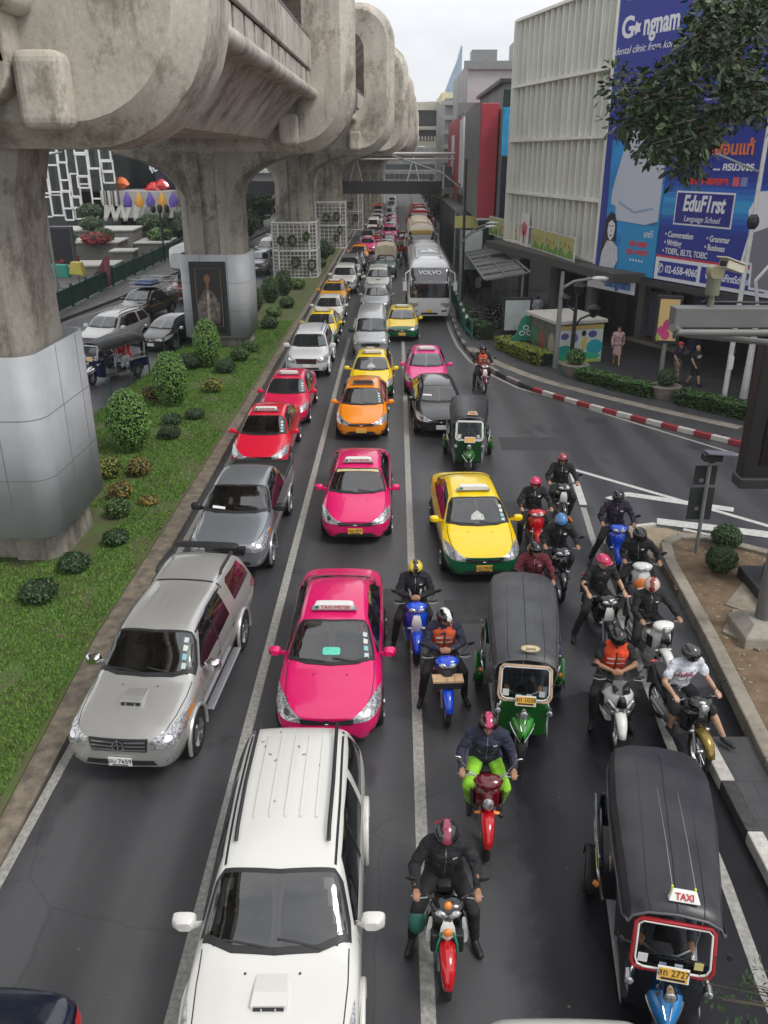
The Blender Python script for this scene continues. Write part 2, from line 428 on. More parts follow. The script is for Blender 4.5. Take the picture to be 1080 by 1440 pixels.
def cabin(root, me, bv, ws, table, D):
    # open the shell under the windscreen and furnish what shows through it
    xs = lambda y: .50 + (ws[0][0]*-1 - .50) * max(0, min(1, (ws[7][1]-y)/(ws[7][1]-ws[2][1])))
    y0, y1 = ws[2][1]+.06, ws[7][1]-.05
    bm = bmesh.new(); bm.from_mesh(me)
    dead = [f for f in bm.faces if f.normal.z > .25 and y0 < f.calc_center_median().y < y1 and abs(f.calc_center_median().x) < xs(f.calc_center_median().y)-.06 and f.calc_center_median().z > .85]
    bmesh.ops.delete(bm, geom=dead, context='FACES'); bm.to_mesh(me); bm.free()
    D(strip(ws + ws[:1], .10), 'top', BLACKP, 'windshield_border', .0065, .06)
    h = 0 if table in ('sedan', 'hatch') else .17
    cl = mat('cabin_grey', (.10, .10, .105), .7); cd = mat('cabin_dark', (.03, .03, .032), .8)
    mb = MB(); mb.sell([(0, y0+.02, .84+h, .62, .06, 0), (0, y0+.18, .86+h, .66, .10, 0), (0, y0+.45, .84+h, .66, .10, 0), (0, y0+.52, .78+h, .64, .08, 0)], 14, p=4); mb.build('dashboard', cd, root, True)
    for s in (1, -1):
        mb = MB(); mb.sell([(s*.36, y0+1.15, .52+h, .24, .08, 0), (s*.36, y0+1.62, .54+h, .24, .09, 0)], 12, p=4); mb.cap((s*.36-.14, y0+1.62, .62+h), (s*.36-.13, y0+1.70, 1.05+h), .09, .08); mb.cap((s*.36+.14, y0+1.62, .62+h), (s*.36+.13, y0+1.70, 1.05+h), .09, .08)
        mb.cap((s*.36, y0+1.62, .7+h), (s*.36, y0+1.70, 1.06+h), .14, .12); mb.cap((s*.36-.06, y0+1.70, 1.22+h), (s*.36+.06, y0+1.70, 1.22+h), .07, .07); mb.build('front_seat', cl, root, True)
    mb = MB(); c = V(-.36, y0+.68, .92+h); mb.tube([c + V(.18*math.cos(t), .06*math.sin(t), .17*math.sin(t)) for t in [i*math.pi/9 for i in range(18)]], .016, 6, closed=True); mb.build('steering_wheel', BLACKP, root, True)
    mb = MB(); mb.box((0, y0+1.4, .42), (1.45, 2.4, .04)); mb.box((0, y0+2.5, .8), (1.4, .05, .8)); mb.build('cabin_floor', cd, root)
    mb = MB(); mb.box((0, y1-.10, 1.27+h*1.35), (.22, .03, .06)); mb.build('rear_view_mirror', BLACKP, root, False, .01)

def car(name, label, group, table, paint, front, rot=0, cat='car', lev=2, low=None, lowz=.62, taxi=None, plate=None, platem=None,
        kind='sedan', extras=(), det=2, scale=1.0, lowm=None, sticker=None):
    root = empty(name, (front[0], front[1], 0), R(rot), label, cat, group)
    rows = {'sedan': T_SEDAN, 'hatch': T_HATCH, 'suv': T_SUV, 'bed': T_PICKBED, 'canopy': T_PICKCAN, 'van': T_VAN, 'bus': T_BUS}[table]
    L = rows[-1][0]; me = car_body(rows, lev)
    me.materials.append(paint); me.materials.append(BLACKP); me.materials.append(low or paint)
    # lower colour + black underside, by height on the body itself
    for p in me.polygons:
        z = p.center.z
        if p.normal.z < -.7: p.material_index = 1
        elif low and (z < lowz or (p.center.y < .30 and z < lowz+.05)): p.material_index = 2
    body = bpy.data.objects.new('body', me); col.objects.link(body); body.parent = root
    bm = bmesh.new(); bm.from_mesh(me); bv = BVHTree.FromBMesh(bm); bm.free()
    D = lambda poly, view, m, nm, off=.006, res=.1, lab=None: decal(bv, poly, view, m, nm, root, off, res, lab)
    both = lambda poly, view, m, nm, off=.006, res=.1: [D([(s*x, y) for x, y in (poly if s > 0 else poly[::-1])], view, m, nm, off, res) for s in (1, -1)]
    sides = lambda poly, m, nm, off=.006: [D(poly, v, m, nm, off, .12) for v in ('right', 'left')]
    tall = table in ('suv', 'bed', 'canopy')
    g = .02
    if table in ('sedan', 'hatch'):
        ws = [(-.70, 1.22), (-.40, 1.10), (0, 1.06), (.40, 1.10), (.70, 1.22), (.66, 1.40), (.575, 1.77), (.54, 1.83), (0, 1.79), (-.54, 1.83), (-.575, 1.77), (-.66, 1.40)]
        sw = [(1.40, .985), (1.75, 1.20), (2.05, 1.34), (2.75, 1.385), (3.20, 1.345), (3.52, 1.20), (3.70, 1.04), (1.48, .965)]
        rg = [(-.53, 3.42), (.53, 3.42), (.60, 3.98), (-.60, 3.98)]
        hl = [(.40, .575), (.62, .59), (.83, .65), (.875, .79), (.74, .79), (.58, .73), (.42, .665)]
        gr = [(-.41, .55), (.41, .55), (.43, .655), (.2, .63), (0, .615), (-.2, .63), (-.43, .655)]; gi = [(-.52, .27), (.52, .27), (.40, .37), (-.40, .37)]
        ax = (.86, 3.50); wr = .315; seams = (1.30, 2.40, 3.40); belt = .93; hood = [(.60, .16), (.70, .5), (.73, .9), (.72, 1.14)]
    elif tall:
        ws = [(-.76, 1.34), (-.45, 1.22), (0, 1.19), (.45, 1.22), (.76, 1.34), (.73, 1.48), (.645, 1.78), (.60, 1.83), (0, 1.79), (-.60, 1.83), (-.645, 1.78), (-.73, 1.48)]
        if table != 'suv': ws = [(x, y+.07) for x, y in ws]
        d = -.15 if table == 'suv' else -.08
        sw = [(1.66+d, 1.16), (1.95+d, 1.40), (2.2+d, 1.60), (2.7, 1.655), (3.30, 1.64), (3.34, 1.15), (1.75+d, 1.12)]
        rg = None
        hl = [(.47, .75), (.80, .76), (.88, .82), (.905, .99), (.84, 1.01), (.66, .965), (.46, .90)]
        gr = [(-.42, .70), (.42, .70), (.45, .915), (-.45, .915)]; gi = [(-.55, .45), (.55, .45), (.5, .54), (-.5, .54)]
        ax = (.93, 3.68) if table == 'suv' else (.95, 4.03); wr = .37; seams = (1.42, 2.5, 3.45); belt = 1.05
        hood = [(.66, .14), (.74, .5), (.77, .9), (.77, 1.24)]
    elif table == 'van':
        ws = [(-.74, .62), (-.4, .54), (0, .52), (.4, .54), (.74, .62), (.66, 1.16), (0, 1.12), (-.66, 1.16)]
        sw = [(.85, 1.16), (1.35, 1.62), (1.6, 1.72), (4.3, 1.72), (4.4, 1.2), (1.0, 1.12)]
        rg = None; hl = [(.46, .72), (.76, .74), (.81, .80), (.81, .93), (.70, .92), (.5, .84)]
        gr = [(-.44, .70), (.44, .70), (.46, .80), (-.46, .80)]; gi = [(-.5, .42), (.5, .42), (.48, .52), (-.48, .52)]
        ax = (.98, 3.6); wr = .33; seams = (.95, 1.9, 3.1); belt = 1.1; hood = [(.60, .14), (.68, .3), (.72, .52)]
    elif table == 'bus':
        ws = None
        D([(-1.12, 1.42), (1.12, 1.42), (1.13, 2.3), (1.08, 2.95), (1.0, 3.05), (-1.0, 3.05), (-1.08, 2.95), (-1.13, 2.3)], 'front', GLASS, 'windshield')
        for v in ('right', 'left'):
            D([(.5, 1.75), (11.4, 1.75), (11.4, 2.75), (.7, 2.75)], v, GLASS2, 'side_window')
        both([(.62, 1.02), (.98, .86), (1.12, .95), (1.12, 1.18), (1.0, 1.12), (.66, 1.16)], 'front', LENS, 'headlight')
        both([(.70, .62), (1.0, .66), (1.0, .74), (.70, .72)], 'front', BLACKP, 'fog_lamp')
        D([(-.5, .48), (.5, .48), (.45, .6), (-.45, .6)], 'front', BLACKP, 'bumper_grille')
        ax = (2.6, 8.6); wr = .5; hl = None
        # roof frame and air-conditioning humps
        rb = MB()
        rb.tube([(-.75, 1.6, 3.47), (-.72, 1.7, 3.56), (-.72, 6.6, 3.58), (-.75, 6.8, 3.47)], .04)
        rb.tube([(.75, 1.6, 3.47), (.72, 1.7, 3.56), (.72, 6.6, 3.58), (.75, 6.8, 3.47)], .04)
        for yy in (1.75, 3.3, 5.0, 6.5): rb.tube([(-.72, yy, 3.56), (0, yy, 3.62), (.72, yy, 3.56)], .035)
        rb.build('roof_rack', paint, root, True)
        ac = MB(); ac.sell([(0, 3.4, 3.5, .5, .06, 0), (0, 3.5, 3.5, .6, .15, 0), (0, 4.9, 3.5, .6, .15, 0), (0, 5.0, 3.5, .5, .06, 0)])
        ac.sell([(0, 8, 3.5, .6, .06, 0), (0, 8.1, 3.5, .8, .2, 0), (0, 10.4, 3.5, .8, .2, 0), (0, 10.5, 3.5, .6, .06, 0)])
        ac.build('air_conditioner', paint, root, True)
        for s in (1, -1):
            mm = MB(); mm.tube([(s*1.12, .35, 2.9), (s*1.38, -.15, 2.8), (s*1.4, -.2, 2.3)], .035); mm.sell([(s*1.42, -.2, 2.35, .12, .08, 0), (s*1.42, -.2, 1.9, .12, .1, 0)][::1])
            mm.box((s*1.42, -.2, 2.1), (.22, .14, .5)); mm.build('mirror', paint, root, False, .04)
    if hl:
        see = lev == 3
        D(ws, 'top', CLEARG if see else GLASS, 'windshield', .008, .07)
        if see: cabin(root, me, bv, ws, table, D)
        # rubber surround below the glass, then wipers
        yb = min(p[1] for p in ws)
        D([(x, y+.02) for x, y in ws[:5]] + [(x*1.01, y-.045) for x, y in ws[:5][::-1]], 'top', BLACKP, 'cowl', .012, .06)
        for wnd in sides(sw, GLASS2, 'side_window'): pass
        if rg: D(rg, 'top', GLASS2, 'rear_window')
        if table in ('suv',):
            for v in ('right', 'left'): D([(3.50, 1.17), (3.48, 1.63), (4.15, 1.60), (4.36, 1.30), (4.36, 1.22)], v, GLASS2, 'side_window')
        if table == 'canopy':
            for v in ('right', 'left'): D([(3.78, 1.20), (3.74, 1.58), (3.84, 1.63), (4.62, 1.60), (4.82, 1.36), (4.86, 1.20)], v, mat('canopy_glass', (.06, .01, .02), .08, 0, .6), 'side_window')
        for s in (1, -1):
            pl = hl if s > 0 else hl[::-1]
            h = D([(s*x, z) for x, z in pl], 'front', LENS, 'headlight', .010, .06)
            if h and det > 1:
                cx = sum(p[0] for p in hl)/len(hl)*s; cz = sum(p[1] for p in hl)/len(hl)
                rr = .045
                dk = decal(bv, [(cx+rr*math.cos(a*.7854)*1.25, cz+rr*.75*math.sin(a*.7854)) for a in range(8)], 'front', CHROME, 'lamp_bowl', h, .016, .05)
                if table in ('canopy', 'bed'):
                    decal(bv, [(s*.845, .80), (s*.885, .84), (s*.905, .98), (s*.86, .99)][::s], 'front', AMBER, 'indicator', h, .015, .06)
        grm = BLACKP
        G_ = D(gr, 'front', grm, 'grille', .012, .1)
        if det > 1:
            zc = (gr[0][1] + gr[2][1])/2; w_ = gr[1][0]
            if table in ('canopy', 'bed', 'van', 'suv'):
                for dz in (-.065, .0, .065): decal(bv, strip([(-w_*.97, zc+dz), (-.1, zc+dz-.008), (.1, zc+dz-.008), (w_*.97, zc+dz)], .03), 'front', CHROME, 'grille_bar', G_, .022, .1)
                if table == 'canopy' :
                    decal(bv, [(.095*math.cos(a*.5236), zc+.10*math.sin(a*.5236)) for a in range(12)], 'front', CHROME, 'badge', G_, .034, .05)
                    decal(bv, [(.07*math.cos(a*.5236), zc+.075*math.sin(a*.5236)) for a in range(12)], 'front', BLACKP, 'badge_recess', G_, .038, .05)
                    decal(bv, strip([(0, zc-.08), (0, zc+.08)], .02), 'front', CHROME, 'badge_bar', G_, .042, .05)
                    decal(bv, strip([(-.06, zc+.02), (.06, zc+.02)], .016), 'front', CHROME, 'badge_bar', G_, .043, .05)
            else:
                decal(bv, strip([(-.44, .65), (-.2, .622), (0, .605), (.2, .622), (.44, .65)], .022), 'front', CHROME, 'grille_bar', G_, .022, .06)
                decal(bv, strip([(-.40, .60), (-.2, .585), (0, .575), (.2, .585), (.40, .60)], .014), 'front', CHROME, 'grille_bar', G_, .022, .06)
                decal(bv, [(.05*math.cos(a*.5236), .625+.032*math.sin(a*.5236)) for a in range(12)], 'front', CHROME, 'badge', G_, .03, .05)
        D(gi, 'front', BLACKP, 'air_intake', .008)
        fx, fz = (.72, gi[0][1]+.06)
        both([(fx+.055*math.cos(a*.7854), fz+.045*math.sin(a*.7854)) for a in range(8)], 'front', LENS if tall else BLACKP, 'fog_lamp', .01, .1)
        if det > 1:
            for s in (1, -1):
                D(strip([(s*x, y) for x, y in hood], .012)[::s], 'top', SEAM, 'panel_seam', .003, .15)
            zz = .42 if not tall else .5
            for v in ('right', 'left'):
                for sy in seams: D(strip([(sy-.05, .32 if not tall else .45), (sy, belt*.75), (sy+.02, belt+.02)], .014), v, SEAM, 'panel_seam', .003, .2)
                for sy in (seams[1]-.12, seams[2]-.10): D([(sy-.09, belt*.88), (sy+.06, belt*.88), (sy+.06, belt*.88+.03), (sy-.09, belt*.88+.03)], v, paint if table not in ('canopy',) else CHROME, 'handle', .03, .2)
                D(strip([(seams[1]+.03, belt+.06), (seams[1]+.06, (1.60 if tall else 1.36))], .07), v, BLACKP, 'door_pillar', .010, .2)
            D(strip([(s_, yb+.0) for s_ in (-.2, .2)], .001), 'top', SEAM, 'panel_seam')
            for wx0, wx1 in ((-.10, -.55), (.48, .02)):
                wp = D(strip([(wx0, yb+.02), ((wx0+wx1)/2-.02, yb+.06), (wx1, yb+.09)], .018), 'top', BLACKP, 'wiper', .03, .1)
            for sx in (-.28, .28): D([(sx+.015*math.cos(a), yb-.22+.015*math.sin(a)) for a in range(6)], 'top', BLACKP, 'washer_nozzle', .008)
    # wheels and arches
    for s, v in ((1, 'right'), (-1, 'left')):
        for k, ay in enumerate(ax):
            rr = wr + .065
            D([(ay + rr*math.cos(a*math.pi/14), max(.2, wr + rr*math.sin(a*math.pi/14))) for a in range(-3, 18)], v, BLACKP, 'wheel_arch', .004, .12)
            wd = .22 if not table == 'bus' else .3
            hw = max(r[4] for r in rows)
            wheel(root, hw - wd/2 + .005, ay, wr, wd, sgn=s)
            if tall and det > 1:
                mb = MB(); 
                mb.tube([(s*(hw-.005), ay+(rr+.01)*math.cos(a*math.pi/12), wr+(rr+.01)*math.sin(a*math.pi/12)) for a in range(-1, 14)], .035, 8)
                mb.build('fender_flare', paint, root, True)
    # mirrors
    if table != 'bus':
        my, mz = {'sedan': (1.42, .99), 'hatch': (1.42, .99), 'suv': (1.56, 1.16), 'bed': (1.64, 1.16), 'canopy': (1.64, 1.16), 'van': (.95, 1.22)}[table]
        hw = max(r[4] for r in rows)
        for s in (1, -1):
            mb = MB(); sc = 1.25 if tall or table == 'van' else 1.
            mb.sell([(s*(hw-.06), my+.03, mz-.03, .05, .03, 0), (s*(hw+.04), my-.03*sc, mz, .06, .05*sc, 0), ], 10)
            mb.sell([(s*(hw+.10), my+.05, mz+.02*sc, .085*sc, .055*sc, 0), (s*(hw+.105), my+.04, mz+.02*sc, .105*sc, .075*sc, 0), (s*(hw+.10), my-.03, mz+.02*sc, .105*sc, .075*sc, 0), (s*(hw+.09), my-.085, mz+.02*sc, .06*sc, .045*sc, 0)], 14, p=3.5)
            mb.build('mirror', CHROME if 'chromemirror' in extras else (BLACKP if 'blackmirror' in extras else paint), root, True)
    # plate
    if plate is not None:
        pz = {'sedan': .42, 'hatch': .40, 'suv': .62, 'bed': .60, 'canopy': .52, 'van': .60, 'bus': .68}[table]
        h, n, i, t = bv.ray_cast(Vector((0, -3, pz)), Vector((0, 1, 0)))
        y = (h.y if h else 0) - .022
        pm = MB(); pm.box((0, y, pz), (.36, .016, .15)); pp = pm.build('number_plate', platem or PLATEY, root, False, .006)
        if plate and det > 1: text(plate, .105, INK, pp, face_M((0, y-.010, pz+.012), 0, -1))
        if plate and det > 1:
            u = MB(); u.box((0, y-.0095, pz-.053), (.24, .002, .018)); u.build('province_line', INK, pp)
    tz = {'sedan': 1.475, 'hatch': 1.48}.get(table, 1.75)
    if taxi is not None:
        mb = MB(); yy = 2.08
        mb.sell([(0, yy-.06, tz+.055, .36, .05, 0), (0, yy+.10, tz+.055, .34, .055, 0)], 12, p=5)
        sg = mb.build('taxi_sign', taxi[1] if len(taxi) > 1 else WHITEP, root, False, .01)
        bb = MB(); bb.box((0, yy+.02, tz-.01), (.80, .12, .04)); bb.build('sign_base', STEEL, sg, False, .01)
        if taxi[0]: text(taxi[0], .088, REDINK, sg, Matrix.Translation((.03, yy-.068, tz+.058)) @ Matrix.Rotation(R(88), 4, 'X'), sx=1.05)
        g_ = MB(); g_.box((-.30, yy-.066, tz+.058), (.07, .004, .055)); g_.build('sign_emblem', mat('green_emblem', (.03, .2, .12), .5), sg)
    if 'rails' in extras:
        for s in (1, -1):
            mb = MB(); z0 = 1.775
            mb.tube([(s*.52, 2.15, z0-.03), (s*.52, 2.3, z0+.035), (s*.53, 3.0, z0+.065), (s*.52, 4.1, z0+.04), (s*.52, 4.22, z0-.03)], .024, 8)
            mb.build('roof_rail', BLACKP if 'blackrail' in extras else STEEL, root, True)
            D(strip([(s*.605, 1.92), (s*.615, 2.8), (s*.60, 4.2)], .028)[::s], 'top', SEAM, 'roof_channel', .004, .2)
    if 'canopyrails' in extras:
        for s in (1, -1):
            mb = MB(); mb.tube([(s*.60, 3.75, 1.74), (s*.60, 3.85, 1.80), (s*.60, 4.55, 1.80), (s*.59, 4.65, 1.74)], .03, 8); mb.build('roof_rail', BLACKP, root, True)
            D(strip([(s*.64, 1.98), (s*.65, 2.8), (s*.635, 3.45)], .02)[::s], 'top', SEAM, 'roof_channel', .004, .2)
        D(strip([(-.66, 3.52), (.66, 3.52)], .05), 'top', SEAM, 'canopy_joint', .005, .1)
        mb = MB(); mb.sell([(0, 4.85, 1.74, .62, .02, 0), (0, 4.95, 1.76, .66, .035, 0), (0, 5.06, 1.75, .60, .02, 0)], 12); mb.build('spoiler', BLACKP, root, True)
        for s, v in ((1, 'right'), (-1, 'left')): 
            mb = MB(); mb.box((s*.90, 2.5, .36), (.16, 1.9, .05)); mb.build('side_step', STEEL, root, False, .02)
    if 'ribs' in extras:
        for x in (-.36, -.18, 0, .18, .36):
            y0, y1 = (2.5, 4.0) if table == 'suv' else (2.55, 3.35)
            if table == 'van': y0, y1 = 1.7, 4.3
            D(strip([(x, y0), (x, y1)], .035), 'top', paint, 'roof_rib', .014, .3)
    if 'scoop' in extras:
        zc = 1.08 if table == 'suv' else 1.085
        mb = MB(); y0 = .60
        mb.rings([[(-.19, y0, zc-.02), (.19, y0, zc-.02), (.18, y0+.01, zc+.065), (-.18, y0+.01, zc+.065)],
                  [(-.19, y0+.15, zc), (.19, y0+.15, zc), (.17, y0+.15, zc+.075), (-.17, y0+.15, zc+.075)],
                  [(-.18, y0+.42, zc+.03), (.18, y0+.42, zc+.03), (.16, y0+.42, zc+.045), (-.16, y0+.42, zc+.045)]])
        sc_ = mb.build('hood_scoop', paint, root, False, .02, 3)
        mb = MB(); mb.box((0, y0-.004, zc+.022), (.30, .012, .05)); mb.build('scoop_opening', BLACKP, sc_)
        for x in (-.07, .07):
            b_ = MB(); b_.box((x, y0-.012, zc+.022), (.012, .01, .05)); b_.build('scoop_slat', paint, sc_)
    if 'bed' in extras:
        D([(-.76, 3.62), (.76, 3.62), (.76, 5.08), (-.76, 5.08)], 'top', mat('bed_liner', (.012, .012, .013), .8, bump=.5), 'cargo_bed', .01, .2)
        for s in (1, -1):
            mb = MB(); mb.tube([(s*.80, 3.6, 1.13), (s*.80, 5.1, 1.10)], .05, 8); mb.build('bed_rail', BLACKP, root, True)
        mb = MB(); mb.tube([(-.78, 5.12, 1.09), (.78, 5.12, 1.09)], .05, 8); mb.tube([(-.72, 3.58, 1.13), (.72, 3.58, 1.13)], .06, 8); mb.build('tailgate', BLACKP, root, True)
    if 'stickers' in extras:
        sx0 = .52; yb = min(p[1] for p in ws)
        for i, (cc, dy) in enumerate((((.5, .6, .62), .12), ((.25, .5, .55), .24), ((.6, .65, .6), .36), ((.55, .6, .65), .48))):
            D([(sx0+.05-dy*.1, yb+dy), (sx0+.12-dy*.1, yb+dy), (sx0+.12-dy*.1, yb+dy+.08), (sx0+.05-dy*.1, yb+dy+.08)], 'top', mat('sticker_%d' % i, cc, .4), 'tax_sticker', .011, .2)
    if 'visor' in extras:
        D([(-.54, 1.72), (.54, 1.72), (.53, 1.82), (0, 1.78), (-.53, 1.82)], 'top', mat('gold_visor', (.6, .5, .25), .4, var=.5, vs=30), 'sun_strip', .012, .1)
    if 'doll' in extras:
        D([(-.16, 1.19), (.16, 1.19), (.14, 1.31), (.07, 1.37), (0, 1.43), (-.07, 1.37), (-.14, 1.31)], 'top', mat('paper_stack', (.45, .47, .44), .6, var=.5, vs=25), 'dashboard_papers', .011, .05)
    if 'teal' in extras:
        D([(-.15, 1.22), (-.12, 1.20), (.12, 1.20), (.15, 1.22), (.15, 1.30), (.12, 1.33), (-.12, 1.33), (-.15, 1.30)], 'top', mat('teal_paper', (.12, .62, .45), .5, var=.25, vs=30), 'dashboard_sign', .011, .05)
    if 'papers' in extras:
        D([(-.55, 1.37), (-.25, 1.32), (-.25, 1.38), (-.55, 1.43)], 'top', WHITEP, 'dashboard_papers', .011, .08)
    if 'leaves' in extras:
        lm = mat('dry_leaf', (.22, .15, .04), .7); rr = random.Random(3)
        for _ in range(9):
            x, y = rr.uniform(-.45, .5), rr.uniform(2.7, 4.1); a = rr.uniform(0, 3)
            D([(x+.035*math.cos(a), y+.035*math.sin(a)), (x-.012*math.sin(a), y+.012*math.cos(a)), (x-.035*math.cos(a), y-.035*math.sin(a)), (x+.012*math.sin(a), y-.012*math.cos(a))], 'top', lm, 'fallen_leaf', .006, .2)
    # rear lamps
    if table != 'bus':
        zt = {'sedan': .80, 'hatch': .85}.get(table, .95)
        for v in ('right', 'left'): D([(L-.42, zt-.02), (L-.08, zt-.08), (L-.06, zt+.10), (L-.3, zt+.09)], v, REDL, 'tail_lamp', .012, .06)
        for s in (1, -1): D([(s*.55, zt-.06), (s*.80, zt-.06), (s*.80, zt+.06), (s*.55, zt+.05)][::s], 'rear', REDL, 'tail_lamp', .008, .1)
    return root
# ---------------------------------------------------------------- people
def remesh(mb, vox, m, name, parent, smooth=3, disp=0.0, seed=0, ds=7.0):
    me = mb.mesh('t'); o = bpy.data.objects.new('t', me); col.objects.link(o)
    r = o.modifiers.new('r', 'REMESH'); r.mode = 'VOXEL'; r.voxel_size = vox; r.use_smooth_shade = True
    s = o.modifiers.new('s', 'SMOOTH'); s.factor = .5; s.iterations = smooth
    out_ = bake(o, name); out_.materials.clear(); out_.materials.append(m)
    if disp:
        nrm = [v.normal.copy() for v in out_.vertices]
        for v, nn_ in zip(out_.vertices, nrm):
            p = v.co * ds; q = Vector((p.x*1.0, p.y*1.0, p.z*2.2)) + Vector((seed, 0, 0))
            v.co += nn_ * disp * (.8*noise.noise(q) + .9*(.25-abs(noise.noise(q*1.9))) + .3*noise.noise(q*5))
    out_.shade_smooth()
    return link(name, out_, m, parent)

def hand(mb, wr, d, curl=1.0, side=1, palm_n=(0, 0, -1)):
    """palm and five bent fingers; d = direction from wrist, palm_n = palm-facing direction"""
    wr = Vector(wr); d = Vector(d).normalized(); pn = Vector(palm_n); pn = (pn - d*pn.dot(d)).normalized(); lat = d.cross(pn).normalized()*side
    for k in (-1, 0, 1): mb.cap(wr + lat*.018*k*.7, wr + d*.085 + lat*.026*k, .017, .016, 8)
    for i, (o, L, r) in enumerate(((-.034, .070, .0092), (-.012, .080, .0098), (.010, .076, .0095), (.031, .062, .0085))):
        p = wr + d*.088 + lat*o; a = .35*curl; prev = p
        for j, seg in enumerate((.45, .32, .26)):
            a2 = a + j*.75*curl; dd = (d*math.cos(a2) + pn*math.sin(a2)); q = prev + dd*L*seg
            mb.cap(prev, q, r*(1-.08*j), r*(.92-.08*j), 7); prev = q
    p = wr + d*.03 - lat*.026; q = p + (d*.6 - lat*.7 + pn*.35).normalized()*.042; mb.cap(p, q, .0125, .0105, 7)
    mb.cap(q, q + (d*.7 - lat*.1 + pn*.7*curl).normalized()*.030, .0105, .009, 7)

def V(*a): return Vector(a)

